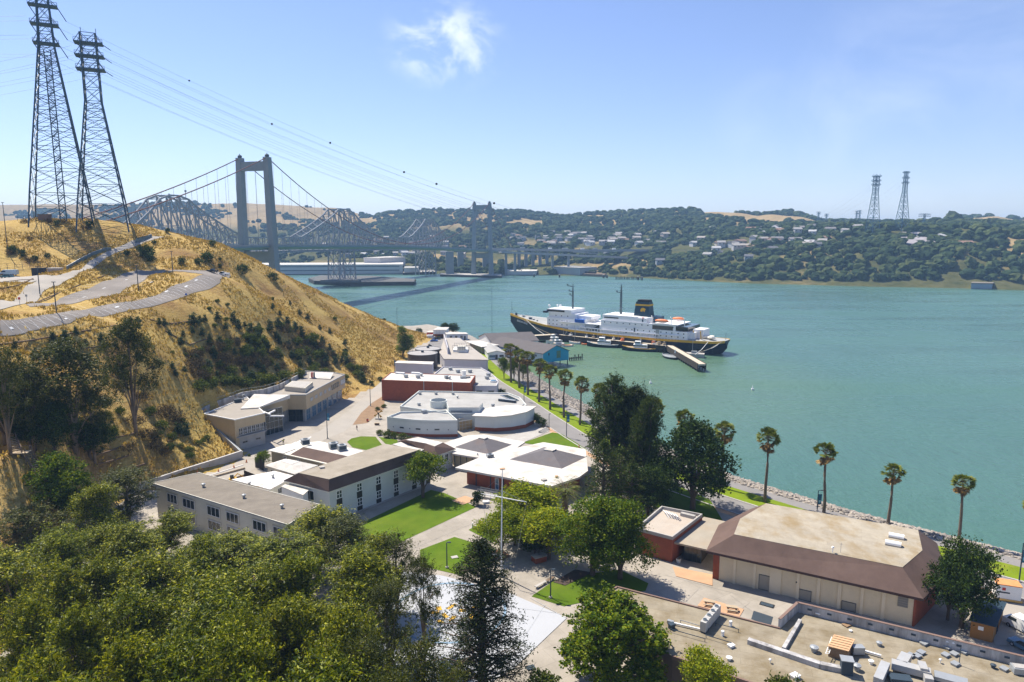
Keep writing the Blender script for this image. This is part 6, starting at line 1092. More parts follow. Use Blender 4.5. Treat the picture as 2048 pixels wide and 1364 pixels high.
p = PT(18, 551); car('utility_truck', 'pale blue truck by the fenced shed at the left edge', 'truck', p, math.pi + .15, 6.2, 2.1, mat('pale_blue_paint', (.42, .55, .62), .4, .05), 'van'); p = PT(14, 556); car('parked_car', 'teal car in front of the pale blue truck', 'car', p, math.pi, 4.4, 1.8, mat('teal_paint', (.05, .17, .20), .4, .1))
# house hidden in the grove
p = [P(105, 1122, 9)[:2], P(175, 1100, 9)[:2], P(190, 1060, 9)[:2], P(112, 1075, 9)[:2]]; t = gable('grove_house', 'brown roofed house half hidden by eucalyptus at the left', 'house', p[0], p[1], p[2], p[3], G, 7.5, 10, CREAM, BROWN)
window(t, p[0], p[1], .5, 1.4, 5.2, 6.8)
t, w_ = boxhouse('white_hut', 'white flat roofed hut glimpsed through the grove', 'hut', [(150, 1150), (205, 1140), (215, 1122), (160, 1128)], 7.5, WHITE, WROOF); window(t, w_[0], w_[1], .5, 1.2, 5, 6.6)
# -- tan modern building cut into the hill
zA = 13.4
fA = PL([(469, 841), (407, 829), (494, 795), (530, 827)], zA); tA = bld('tan_modern_building', 'angular modern building of tan panels cut into the golden hill', 'building', fA + PL([(612, 791), (690, 750), (615, 743)], zA))
b = mb(tA); b.prism(fA, zA - 2.6, zA); b.build('front_upper_wall', TAN, tA); b = mb(tA); b.prism(inset(fA, .25), G, zA - 5.2); b.build('front_base_wall', CONC, tA); b = mb(tA); b.prism(inset(fA, 1.0), zA - 5.2, zA - 2.6); b.build('front_glazing_core', GLASS, tA); b = mb(tA); b.prism([lerp(fA[0], fA[1], .0), fA[1], lerp(fA[1], fA[2], .15), lerp(fA[0], fA[3], .12)], G, zA - 2.6); b.build('side_wall', TAN, tA)
roof_flat(tA, inset(fA, .2), zA, mat('tan_grey_roof', (.30, .27, .23), .9, .1), .06, name='front_roof'); parapet(tA, fA, zA - .02, zA + .3, WHITE, .25, 'front_parapet')
for k in range(6): u = .2 + .14 * k; window(tA, fA[0], fA[3], u, 1.25, zA - 5.0, zA - 2.8, WHITE, GLASS, 1, 1, 'window', .08, -.5)
b = mb(tA); d, n = outn(tA, fA[0], fA[3])
for zz in (zA - 4.9, zA - 4.3): b.bar(v3(fA[0] + n * .5 + d * .5, zz + .4), v3(fA[3] + n * .5, zz + .4), .07)
for k in range(14): q = lerp(fA[0] + d * .5, fA[3], k / 13) + n * .5; b.bar(v3(q, zA - 5.2), v3(q, zA - 3.9), .05)
b.build('balcony_rail', GALV, tA); b = mb(tA); b.prism([fA[0] + d * .3, fA[3], fA[3] + n * .6, fA[0] + d * .3 + n * .6], zA - 5.35, zA - 5.15); b.build('balcony_slab', CONC, tA)
for u in (.3, .75): window(tA, inset(fA, .25)[0], inset(fA, .25)[3], u, 1.6, 5.9, 6.5, CONC, GLASS, 1, 0, 'window', .06)
mA = PL([(512, 818), (575, 791), (612, 791), (690, 750), (667, 746), (615, 743), (563, 771), (506, 790)], zA); wl_ = inset(mA, 1.2); b = mb(tA); b.prism(mA, 8.6, zA); b.build('upper_wall', TAN, tA); b = mb(tA); b.prism(wl_, G, 8.6); b.build('lower_wall', mat('grey_blue_wall', (.28, .28, .27), .6, .1), tA); roof_flat(tA, inset(mA, .3), zA, mat('tan_grey_roof', (.30, .27, .23)), .06, name='main_roof'); parapet(tA, mA, zA - .02, zA + .35, GALV, .25, 'main_parapet')
for k in range(5): u = .12 + .11 * k; window(tA, mA[2], mA[3], u, 2.0, 10.6, 11.8, GALV, mat('pale_glass', (.40, .44, .45), .2, .1), 1, 0, 'window', .06)
window(tA, mA[2], mA[3], .72, 7.0, 10.4, 12.2, STEELD, GLASS, 3, 0, 'long_window', .08); window(tA, mA[2], mA[3], .93, 4.5, 10.4, 12.2, GALV, mat('pale_glass', (.40, .44, .45)), 2, 0, 'long_window', .06)
for k in range(7): window(tA, wl_[2], wl_[3], .08 + .14 * k, 3.2, G + .1, 8.0, GALV, BGLASS, 1, 1, 'glazed_bay', .1)
for k in range(2): window(tA, wl_[1], wl_[2], .3 + .4 * k, 2.4, G + .1, 8.2, STEELD, GLASS, 1, 1, 'glazed_door', .1)
window(tA, P(532, 840, 9)[:2], P(560, 833, 9)[:2], .5, 6.5, G, 12.2, GALV, GLASS, 3, 3, 'glazed_lobby', .12, .4); b = mb(tA); b.obox(P(512, 812, zA), P(540, 829, zA - 1), .4, zA - 1.2, zA - .8); b.obox(P(540, 829, zA - 1), P(568, 835, zA - 2), .4, zA - 1.7, zA - 1.3); b.obox(P(536, 829, 12), P(550, 822, 12), .4, zA - 1.4, zA - 1.0); b.build('white_frame_beam', WHITE, tA)
b = mb(tA); wr = [P(481, 817, zA + .4), P(508, 788, zA + 1.8), P(580, 789.5, zA + 1.3), P(516, 815, zA + .4)]; b.add([tuple(p) for p in wr] + [(p[0], p[1], zA + .1) for p in wr], [(0, 1, 2, 3), (0, 1, 5, 4), (1, 2, 6, 5), (2, 3, 7, 6), (3, 0, 4, 7)]); b.build('white_sloping_roof', WROOF, tA)
b = mb(tA); b.prism(PL([(569, 777), (610, 781), (626, 768), (585, 766)], zA + .9), zA + .05, zA + 1.7); bx_ = b.build('roof_enclosure', mat('pale_tan_panel', (.50, .46, .38), .8, .08), tA); b = mb(tA); b.prism(inset(PL([(569, 777), (610, 781), (626, 768), (585, 766)], zA + .9), .5), zA + 1.7, zA + 1.75); b.build('roof', CONC, bx_)
b = mb(tA); b.add([P(619, 756, zA + .3), P(661, 758, zA + .3), P(667, 745, zA + 1.4), P(620, 743.5, zA + 1.4)], [(0, 1, 2, 3)]); b.build('rear_white_roof', WROOF, tA)
for x in (623, 626, 629): b = mb(tA); p = P(x, 757, zA); b.cyl(p, .25, zA, zA + 2.4, 10); b.build('flue', RED if x < 629 else STEELD, tA)
t = thing('roof_unit', 'dark machinery and pipes behind the white sloping roof on the tan building', 'roof unit', P(484, 804, zA)); b = mb(t); b.rbox(P(476, 805, zA), 2.2, 1.2, zA, zA + 1.2, .6); b.build('housing', STEELD, t); b = mb(t); p = P(486, 800, zA); b.tube([v3(p, zA), v3(p, zA + 1.6), (p[0] + .8, p[1], zA + 1.9), (p[0] + 1, p[1], zA + 1.2)], .3, 8); b.build('duct', GALV, t)
# retaining walls
t = thing('retaining_wall', 'high stained concrete wall holding the hill behind the tan building', 'wall', v3(P(394, 819, 13), G)); L = [(394, 821, 13.6), (430, 803, 14.4), (486, 784, 15.2), (528, 778, 15.5), (560, 768, 15.2), (612, 741, 14.8)]; b = mb(t)
for (x0, y0, z0), (x1, y1, z1) in zip(L[:-1], L[1:]): a, c = P(x0, y0, z0), P(x1, y1, z1); d = unit((c - a)[:2]); n = np.array([-d[1], d[0]]) * .2; b.prism([a[:2] - n, c[:2] - n, c[:2] + n, a[:2] + n], G, [z0, z1, z1, z0])
b.build('wall', CONCW, t); b = mb(t)
for (x0, y0, z0), (x1, y1, z1) in zip(L[:-1], L[1:]):
    a, c = P(x0, y0, z0), P(x1, y1, z1)
    b.bar(v3(a, z0 + 1), v3(c, z1 + 1), .07)
    for u in (0, .33, .66): q = lerp(a, c, u); b.bar(v3(q, z0 * (1 - u) + z1 * u), v3(q, z0 * (1 - u) + z1 * u + 1), .07)
b.build('guard_rail', GALV, t)
t = thing('stepped_wall', 'sloping concrete wall edge descending beside the front of the tan building', 'wall', v3(P(483, 905, G), G)); a, c = P(394, 820, 13.6), P(484, 906, 5.0); d = unit((c - a)[:2]); n = np.array([-d[1], d[0]]) * .25; b = mb(t); b.prism([a[:2] - n, c[:2] - n, c[:2] + n, a[:2] + n], G, [13.7, 5.2, 5.2, 13.7]); b.build('wall', CONC, t); b = mb(t); b.prism([a[:2] - n * 1.3, c[:2] - n * 1.3, c[:2] + n * 1.3, a[:2] + n * 1.3], [13.7, 5.2, 5.2, 13.7], [13.85, 5.35, 5.35, 13.85]); b.build('coping', GALV, t)
L = [(484, 916), (430, 934), (370, 953), (300, 977), (225, 1000), (150, 1030)]; t = thing('roadside_wall', 'long low grey concrete wall along the lane at the foot of the hill', 'wall', P(484, 916, G)); b = mb(t)
for p_, q_ in zip(L[:-1], L[1:]): b.obox(P(*p_, G), P(*q_, G), .35, G, G + 2.1)
b.build('wall', CONC, t); b = mb(t)
for p_, q_ in zip(L[:-1], L[1:]): b.obox(P(*p_, G), P(*q_, G), .5, G + 2.1, G + 2.22)
b.build('coping', mat('pale_coping', (.55, .53, .50), .9, .06), t)
b = MB(P(400, 960, G)); L2 = [(486, 930), (430, 948), (370, 967), (310, 986)]
for p_, q_ in zip(L2[:-1], L2[1:]): b.obox(P(*p_, G), P(*q_, G), .5, G, G + .15)
structure(b, 'lane_kerb', mat('pale_coping', (.55, .53, .50)))
# construction yard
for i, (A_, B_, lab) in enumerate((((489, 955), (525, 970), 'black mesh screen fence along the construction yard'), ((511, 935), (527, 941), 'tall black mesh screen at the corner of the construction yard'))):
    a, c = P(*A_, G), P(*B_, G); t = thing('screen_fence', lab, 'fence', v3(lerp(a, c, .5), G)); b = mb(t); b.obox(a, c, .06, G + .1, G + (2.0 if i == 0 else 3.0)); b.build('mesh_panel', BLACK, t)
    for u in (0, .5, 1): b = mb(t); q = lerp(a, c, u); b.bar(v3(q, G), v3(q, G + (2.1 if i == 0 else 3.1)), .1); b.build('post', STEELD, t)
t = thing('mini_excavator', 'small yellow digger in the construction yard', 'digger', P(466, 965, G)); p = P(466, 966, G); b = mb(t); b.rbox(p, 1.8, 1.2, G + .5, G + 1.3, .4); b.build('body', GOLD, t); b = mb(t); b.rbox(p, 2.2, 1.5, G, G + .5, .4); b.build('tracks', BLACK, t); b = mb(t); b.tube([v3(p, G + 1.2), (p[0] + 1.2, p[1] + .3, G + 2.4), (p[0] + 2.4, p[1] + .5, G + 1.6), (p[0] + 2.6, p[1] + .5, G + .8)], [.16, .14, .12, .1], 6); b.build('arm', GOLD, t); b = mb(t); b.rbox((p[0] - .2, p[1]), .9, .9, G + 1.3, G + 2.0, .4); b.build('cab', GLASS, t)
sheet('yard_soil', PL([(436, 970), (470, 955), (490, 950), (526, 966), (470, 985), (452, 978)], G), G + .06, DIRT)
for i, (x, y) in enumerate(((493, 925), (437, 944), (468, 936), (405, 944), (395, 948), (383, 948), (1158, 895))):
    p = P(x, y, G); t = thing('traffic_cone', 'orange traffic cone standing by the construction yard lane' if i < 6 else 'orange traffic cone on the lawn corner by the shore road', 'cone', p, 'traffic cones by the construction yard' if i < 6 else None); b = mb(t); b.cyl(p, .24, G + .05, G + .95, 10, .05); b.build('cone', ORANGE, t); b = mb(t); b.rbox(p, .5, .5, G, G + .06); b.build('base', BLACK, t)
for i, (A_, B_) in enumerate((((428, 955), (490, 938)), ((440, 968), (500, 948)))): t = thing('timber_barrier', ['upper', 'lower'][i] + ' low timber edging board along the dug up yard', 'barrier', P(*A_, G)); b = mb(t); b.obox(P(*A_, G), P(*B_, G), .25, G + .05, G + .5); b.build('board', WOODL, t); b = mb(t); b.obox(P(*A_, G), P(*B_, G), .4, G, G + .05); b.build('sill', WOOD, t)
for x, y in ((350, 958), (362, 955)): t = thing('sawhorse', 'dark trestle on the lane beside the grey roofed block', 'trestle', P(x, y, G), 'trestles on the lane'); p = P(x, y, G); b = mb(t); b.bx(p[0] - .9, p[0] + .9, p[1] - .06, p[1] + .06, G + .8, G + .95); b.build('beam', WOOD, t); b = mb(t); [b.bar((p[0] + s * .7, p[1] + q * .3, G), (p[0] + s * .7, p[1], G + .85), .07) for s in (-1, 1) for q in (-1, 1)]; b.build('leg', WOOD, t)

# ---------------------------------------------------------------- suspension bridge
BN, BF = np.array([-221.0, 600.0]), np.array([-51.0, 1180.0]); bd = unit(BF - BN); bp = np.array([bd[1], -bd[0]]); BL_ = np.linalg.norm(BF - BN)
def bpt(s, o, z): q = BN + bd * s + bp * o; return np.array([q[0], q[1], z])
def deckz(s): return np.interp(s, [-260, 0, 220, 360, BL_, BL_ + 60, BL_ + 150], [57, 59.0, 56.2, 52.6, 44.8, 42, 38])
tb = thing('suspension_bridge', 'grey green suspension bridge with two concrete portal towers', 'bridge', (BN[0], BN[1], 0)); tops = {}
for s, zt in ((0, 133.5), (BL_, 124.0)):
    b = mb(tb)
    for o in (-1, 1):
        rings = []
        for z, w_, oo in ((-4, 8.2, 16.4), (deckz(s) - 8, 7.0, 15.2), (zt, 5.6, 13.6)):
            c = bpt(s, o * oo, z); rings.append([c + np.array([*(bd * a * w_ * .5 + bp * e * w_ * .42), 0]) for a, e in ((-1, -1), (1, -1), (1, 1), (-1, 1))])
        b.loft(rings)
    for z0, z1, oo in ((zt - 11, zt - 3.5, 11.5), (deckz(s) - 14, deckz(s) - 5, 12.5)): b.prism([bpt(s, -oo, 0)[:2] - bd * 2.4, bpt(s, oo, 0)[:2] - bd * 2.4, bpt(s, oo, 0)[:2] + bd * 2.4, bpt(s, -oo, 0)[:2] + bd * 2.4], z0, z1)
    tw = b.build('tower', BRIDGE, tb)
    for o in (-13.6, 13.6): b = mb(tb); b.ball(bpt(s, o, zt + 1.2), 2.0, 8, .8); b.bar(bpt(s, o, zt), bpt(s, o, zt + 3.6), .5); b.build('cable_saddle', STEELD, tw)
ss = np.concatenate([np.linspace(-260, BL_ + 60, 60), [BL_ + 100, BL_ + 150]]); b = mb(tb); rings = []
for s in ss: z = deckz(s); rings.append([bpt(s, o, z + q) for o, q in ((-13.5, 0), (13.5, 0), (14.5, -1), (9, -3.2), (-9, -3.2), (-14.5, -1))])
b.loft(rings); b.build('deck', DECKM, tb)
for o in (-13.6, 13.6): b = mb(tb); rings = [[bpt(s, o - .15, deckz(s)), bpt(s, o + .15, deckz(s)), bpt(s, o + .15, deckz(s) + 1.2), bpt(s, o - .15, deckz(s) + 1.2)] for s in ss]; b.loft(rings); b.build('railing', TRUSSM, tb)
def cz(s):
    if s < 0: u = -s / 245; return 133.5 * (1 - u) + 58 * u - 26 * u * (1 - u)
    if s > BL_: u = (s - BL_) / 150; return 124.5 * (1 - u) + 42 * u - 16 * u * (1 - u)
    u = s / BL_; m = deckz(BL_ / 2) + 3.5; lin = 133.5 * (1 - u) + 124.5 * u; return lin - 4 * u * (1 - u) * ((133.5 + 124.5) / 2 - m)
for o in (-13.6, 13.6):
    b = mb(tb); b.tube([bpt(s, o, cz(s)) for s in np.concatenate([np.linspace(-245, 0, 26), np.linspace(12, BL_, 60), np.linspace(BL_ + 10, BL_ + 150, 14)])], .42, 6); b.build('main_cable', CABLE, tb)
    b = mb(tb)
    for s in np.arange(-228, BL_ + 140, 12.4):
        if cz(s) - deckz(s) > 3 and min(abs(s), abs(s - BL_)) > 4: b.bar(bpt(s, o, deckz(s)), bpt(s, o, cz(s)), .16)
    tag(b.build('hangers', mat('hanger', (.22, .20, .23), .6, .05), tb), kind='stuff')
# ---------------------------------------------------------------- cantilever truss bridge behind it
t2c, t3c = np.array([-248.0, 1000.0]), np.array([-155.0, 1234.0]); td = unit(t3c - t2c); tp_ = np.array([td[1], -td[0]]); L23 = np.linalg.norm(t3c - t2c); t1s = -L23 * 1.18
def tpt(s, o, z): q = t2c + td * s + tp_ * o; return np.array([q[0], q[1], z])
tt = thing('truss_bridge', 'silver steel cantilever truss bridge with peaked towers behind the suspension bridge', 'bridge', (t2c[0], t2c[1], 0))
pk = [t1s, 0, L23]
def topz(s):
    z = 66.0
    for p, h, l, r_ in ((t1s, 109, 66, 95), (0, 106, 100, 92), (L23, 98, 70, 70)):
        e = s - p; a = abs(e)
        if a <= 15: return h
        k = l if e < 0 else r_
        if a < k: z = max(z, h + (66 - h) * ((a - 15) / (k - 15)) ** .8)
    return z
def botz(s): return 47.5 + (0 if s < 100 else 0) - max(0, (s - 0) / 300) * 2.5
st = np.arange(t1s - 150, L23 + 75, 12.0)
for o, nm in ((-9, 'far_plane'), (9, 'near_plane')):
    b = mb(tt)
    for a, c in zip(st[:-1], st[1:]): b.bar(tpt(a, o, topz(a)), tpt(c, o, topz(c)), 1.7)
    b.build('top_chord', TRUSSM, tt); b = mb(tt)
    for a, c in zip(st[:-1], st[1:]): b.bar(tpt(a, o, botz(a)), tpt(c, o, botz(c)), 1.4)
    b.build('bottom_chord', TRUSSM, tt); b = mb(tt)
    for i, (a, c) in enumerate(zip(st[:-1], st[1:])):
        b.bar(tpt(a, o, botz(a)), tpt(a, o, topz(a)), 1.2); tall = topz(a) - botz(a) > 30
        m = lambda s: (topz(s) + botz(s)) / 2
        if tall: b.bar(tpt(a, o, botz(a)), tpt(c, o, m(c)), 1.1); b.bar(tpt(c, o, m(c)), tpt(a, o, topz(a)), 1.1); b.bar(tpt(c, o, botz(c)), tpt(a, o, m(a)), .6); b.bar(tpt(a, o, m(a)), tpt(c, o, m(c)), .6)
        elif i % 2: b.bar(tpt(a, o, botz(a)), tpt(c, o, topz(c)), .9)
        else: b.bar(tpt(a, o, topz(a)), tpt(c, o, botz(c)), .9)
    tag(b.build('web_members', TRUSSM, tt), kind='stuff')
b = mb(tt)
for i, (a, c) in enumerate(zip(st[:-1], st[1:])):
    b.bar(tpt(a, -9, topz(a)), tpt(a, 9, topz(a)), .8); b.bar(tpt(a, -9, topz(a)), tpt(c, 9, topz(c)), .6); b.bar(tpt(a, 9, topz(a)), tpt(c, -9, topz(c)), .6); b.bar(tpt(a, -9, (topz(a) + botz(a)) / 2), tpt(a, 9, topz(a)), .5)
tag(b.build('lateral_bracing', TRUSSM, tt), kind='stuff')
b = mb(tt); rings = [[tpt(s, -9.5, botz(s) + .9), tpt(s, 9.5, botz(s) + .9), tpt(s, 9.5, botz(s) + 2.2), tpt(s, -9.5, botz(s) + 2.2)] for s in st]; b.loft(rings); b.build('deck', mat('truss_deck', (.22, .23, .24), .7, .1), tt)
for s0, w_ in ((0, 40), (L23, 40), (t1s, 40)):
    for o in (-10, 10):
        b = mb(tt); zs = np.linspace(3, botz(s0), 4)
        for k in range(4):
            sx = [s0 - w_ / 2, s0 - w_ / 6, s0 + w_ / 6, s0 + w_ / 2][k]; b.bar(tpt(sx, o, 0), tpt(s0 + (sx - s0) * .85, o, botz(s0)), 1.6 if k in (0, 3) else 1.0)
        for z0, z1 in zip(zs[:-1], zs[1:]):
            for k in range(3): x0 = s0 + w_ * (k / 3 - .5); x1 = x0 + w_ / 3; b.bar(tpt(x0, o, z0), tpt(x1, o, z1), .8); b.bar(tpt(x1, o, z0), tpt(x0, o, z1), .8); b.bar(tpt(x0, o, z1), tpt(x1, o, z1), .8)
        b.build('pier_tower', TRUSSM, tt)
for x, y, d in ((371, 385, 706), (338, 392, 720)): p = D(x, y, d); b = mb(tt); b.bar((p[0], p[1], p[2] - 5), (p[0], p[1], p[2] + 1), .5); b.ball((p[0], p[1], p[2] + 1.5), 1.3, 6); b.build('beacon', GALV, tt)
# timber fender island under the truss pier
r = PL([(617, 563), (640, 557), (742, 558), (832, 565), (829, 571), (700, 572), (628, 569)], 0); t = thing('pier_fender', 'long dark timber fender island round the truss bridge pier', 'fender', v3(np.mean(r, 0), 0)); b = mb(t); b.prism(r, -2, 5.0); b.build('timber_wall', PILE, t); b = mb(t); b.prism(inset(r, 1.2), 5.0, 5.4); b.build('deck', mat('fender_deck', (.10, .10, .095), .9, .3, .3), t); b = mb(t); c = P(682, 564, 5.4); b.rbox(c, 52, 18, 5.4, 8.5, -.05); b.build('footing', mat('footing', (.13, .13, .13), .9, .2, .4), t)
for x in (628, 764): b = mb(t); p = P(x, 563, 5.4); b.bar((p[0], p[1], 5), (p[0], p[1], 11), .35); b.build('lamp_post', GALV, t)
r = PL([(803, 546), (868, 544), (872, 548), (806, 550)], 0); t = thing('pier_fender', 'small dark fender island at the far truss pier', 'fender', v3(np.mean(r, 0), 0)); b = mb(t); b.prism(r, -2, 4); b.build('timber_wall', PILE, t); b = mb(t); b.prism(inset(r, 1), 4, 4.4); b.build('deck', CONC, t)
r = PL([(880, 550), (1004, 552), (1004, 556), (880, 553)], 0); t = thing('pier_fender', 'low dark fender in front of the far suspension tower', 'fender', v3(np.mean(r, 0), 0)); b = mb(t); b.prism(r, -2, 3.4); b.build('timber_wall', PILE, t); b = mb(t); b.prism(inset(r, 1), 3.4, 3.7); b.build('deck', CONC, t)
# approach viaducts at the far end
def viaduct(label, pts, w_, th, piers, pw):
    q = [D(x, y, d) for x, y, d in pts]; t = thing('viaduct', label, 'viaduct', v3(q[0], 0)); b = mb(t); rings = []
    for i, p in enumerate(q): d_ = unit((q[min(i + 1, len(q) - 1)] - q[max(0, i - 1)])[:2]); n = np.array([-d_[1], d_[0]]) * w_ / 2; rings.append([v3(p[:2] - n, p[2] - th), v3(p[:2] + n, p[2] - th), v3(p[:2] + n, p[2]), v3(p[:2] - n, p[2])])
    b.loft(rings); b.build('deck', mat('viaduct_concrete', (.34, .345, .34), .8, .08, .2), t); b = mb(t)
    for sg in (0, 1): b.loft([[np.array(r_[2 + sg]) + [0, 0, 0], np.array(r_[2 + sg]) + [0, 0, 1.1], np.array(r_[2 + sg]) + [.3, .3, 1.1], np.array(r_[2 + sg]) + [.3, .3, 0]] for r_ in rings])
    tag(b.build('barrier', TRUSSM, t))
    xs = [p_[0] for p_ in pts]
    for px in piers:
        y = np.interp(px, xs, [p_[1] for p_ in pts]); d = np.interp(px, xs, [p_[2] for p_ in pts]); p = D(px, y, d); b = mb(t); b.rbox(p, pw, pw * .6, -2, p[2] - th, .2); b.build('pier', BRIDGE, t)
viaduct('nearer concrete viaduct curving away from the far suspension tower', [(1000, 503, 1200), (1060, 506, 1225), (1150, 510, 1250), (1250, 514.5, 1270), (1320, 517, 1300)], 12, 2.4, (1012, 1030, 1105, 1137), 4.2)
viaduct('farther double deck viaduct behind the nearer one', [(985, 497, 1330), (1060, 498.5, 1340), (1150, 500, 1360), (1260, 500, 1400), (1330, 499, 1450)], 22, 3.0, (1038, 1052, 1066, 1080, 1094), 6)
t = thing('road_ramp', 'curved freeway ramp joining the viaduct on the far hillside', 'ramp', D(1230, 503, 1380)); b = mb(t); rings = []
for x, y, d in ((1150, 503, 1330), (1200, 507, 1350), (1215, 504, 1370), (1205, 501, 1385), (1180, 500.5, 1395)): p = D(x, y, d); rings.append([p + [-4, -3, -1.5], p + [4, 3, -1.5], p + [4, 3, 0], p + [-4, -3, 0]])
b.loft(rings); b.build('deck', CONC, t); b = mb(t); b.loft([[q + [0, 0, 1.5], q + [0, 0, 2.4], q + [.3, .3, 2.4], q + [.3, .3, 1.5]] for q in [np.array(r_[0]) for r_ in rings]]); b.build('barrier', TRUSSM, t)
for x, w_, y0, d, lab in ((899, 16, 503, 1190, 'broad dark concrete pier left of the far suspension tower'), (921, 12, 504, 1330, 'pale pier between the broad dark pier and the far tower'), (971, 12, 507, 1340, 'pale broad pier seen through the far suspension tower')):
    p = D(x, y0, d); ww = w_ * d / F; t = thing('bridge_pier', lab, 'pier', (p[0], p[1], 0)); b = mb(t); b.rbox(p, ww, ww * .5, -2, p[2], .15); b.build('shaft', BRIDGE, t); b = mb(t); b.rbox(p, ww * 1.1, ww * .6, -2, 3, .15); b.build('footing', CONC, t)
for i, (x, y, d, L) in enumerate(((1045, 497.5, 1338, 9), (1100, 498.5, 1350, 7), (1130, 499, 1357, 11), (1165, 499.4, 1366, 7), (1190, 499.5, 1375, 9), (1228, 499.5, 1390, 7))):
    p = D(x, y, d); t = thing('truck', 'small vehicle driving along the far viaduct', 'vehicle', p, 'vehicles on the far viaduct'); b = mb(t); b.rbox(p, L, 2.4, p[2] + .6, p[2] + 3.2, .15); b.build('body', WHITE if i % 2 else GALV, t); b = mb(t); b.rbox(p, L * .9, 2, p[2], p[2] + .6, .15); b.build('wheels', BLACK, t)
# ---------------------------------------------------------------- far waterfront buildings and houses
def farbox(name, label, cat, pts, z1, wm, rm, z0=0, rows=0):
    r = PL(pts, z0); t = bld(name, label, cat, r, z0); walls(t, r, z0 - 2, z1, wm); roof_flat(t, r, z1, rm, 1.0, .6)
    for k in range(rows): z = z0 + (z1 - z0) * (k + .62) / rows; panel(t, r[0], r[1], .5, np.linalg.norm(r[1] - r[0]) * .96, z - .9, z + .9, mat('far_window', (.10, .13, .16), .3, .1), 'window_band', .3)
    return t
PW = mat('far_pale_wall', (.50, .52, .52), .8, .06, .05, 1)
farbox('wharf_building', 'very long pale wharf building beyond the truss pier', 'building', [(440, 547), (806, 545), (806, 540), (440, 542)], 17, PW, WROOF, 3, 2)
farbox('sugar_warehouse', 'big white windowless warehouse behind the long wharf building', 'warehouse', [(728, 536), (760, 536.5), (811, 534), (780, 532)], 27, mat('far_cream_wall', (.58, .56, .54), .8, .05), WROOF, 8)
farbox('wharf_shed', 'pale shed at the right end of the long wharf building', 'shed', [(808, 546), (836, 545.5), (838, 542), (810, 542)], 11, PW, LGREYROOF, 3)
farbox('refinery_block', 'dark many windowed industrial block at the left end of the wharf', 'building', [(452, 541), (486, 541), (486, 537), (452, 537)], 34, mat('far_dark_wall', (.16, .18, .20), .7, .1), GREYROOF, 6, 5)
farbox('shore_warehouse', 'long grey shed on the far shore right of the viaduct piers', 'warehouse', [(1107, 546), (1160, 548), (1193, 546), (1140, 543)], 13, mat('far_grey_wall', (.36, .38, .38), .8, .06), LGREYROOF, 3)
farbox('waterside_block', 'small blue grey blockhouse at the water edge far right', 'building', [(1942, 574), (1984, 575), (1986, 572.5), (1944, 571.5)], 7, mat('far_blue_wall', (.24, .29, .35), .8, .08), GREYROOF, 2.5)
farbox('waterfront_shed', 'low pale sheds along the far shore under the bridge', 'shed', [(1012, 547), (1072, 547.5), (1075, 544), (1015, 543)], 6.5, PW, WROOF, 3)
dk = thing('old_jetty', 'row of old broken piles standing in the water by the far shore', 'jetty', P(1250, 559, 0))
for i in range(22): x = 1232 + i * 2.3 + R.uniform(-.6, .6); p = P(x, 558.5 + R.uniform(-.4, .8), 0); b = mb(dk); b.cyl(p, .55, -2, R.uniform(3, 5.5), 6); b.build('pile', PILE, dk)
for i, (x, y) in enumerate(((1207, 556), (1214, 556), (1276, 560), (1284, 560), (1068, 554), (1119, 555))): p = P(x, y, 0); t = thing('mooring_dolphin', 'dark mooring dolphin near the far shore', 'dolphin', p, 'mooring dolphins by the far shore'); b = mb(t); b.cyl(p, 1.4, -2, 4.5, 8); b.build('pile_cluster', PILE, t); b = mb(t); b.cyl(p, 1.6, 4.5, 5.2, 8); b.build('cap', CONC, t)
t = thing('wharf_deck', 'low dark wharf deck along the far shore right of the bridge', 'wharf', P(1180, 553, 0)); b = mb(t); b.prism(PL([(1165, 552), (1210, 554), (1212, 551), (1168, 549.5)], 0), -1, 4); b.build('deck', WOOD, t); b = mb(t); b.prism(PL([(1170, 551), (1190, 552), (1191, 550.5), (1171, 549.5)], 0), 4, 7); b.build('shed', PILE, t)
hm = []
for i in range(6):
    r_ = random.Random(i); b = MB(); w_, d_, h = r_.uniform(9, 15), r_.uniform(8, 11), r_.uniform(4, 6.5); b.bx(-w_ / 2, w_ / 2, -d_ / 2, d_ / 2, -4, h); wm_ = b.mesh('house_wall', mat('house_wall_%d' % i, [(.55, .54, .52), (.42, .42, .42), (.50, .45, .36), (.60, .60, .60), (.30, .34, .38), (.46, .38, .33)][i], .8, .05)); b = MB(); b.add([(-w_ / 2 - .6, -d_ / 2 - .6, h), (w_ / 2 + .6, -d_ / 2 - .6, h), (w_ / 2 + .6, d_ / 2 + .6, h), (-w_ / 2 - .6, d_ / 2 + .6, h), (-w_ / 2 - .6, 0, h + 2.6), (w_ / 2 + .6, 0, h + 2.6)], [(0, 1, 5, 4), (2, 3, 4, 5), (0, 4, 3), (1, 2, 5), (0, 3, 2, 1)]); rm_ = b.mesh('house_roof', mat('house_roof_%d' % i, [(.20, .19, .19), (.30, .29, .28), (.24, .15, .11), (.42, .42, .42), (.14, .14, .15), (.33, .30, .27)][i], .9, .1)); b = MB(); [b.bx(-w_ / 2 + k * w_ / 4 - .7, -w_ / 2 + k * w_ / 4 + .7, -d_ / 2 - .1, -d_ / 2 + .1, h - 2.6, h - 1) for k in (1, 3)]; gm_ = b.mesh('house_window', GLASS); hm.append((wm_, rm_, gm_))
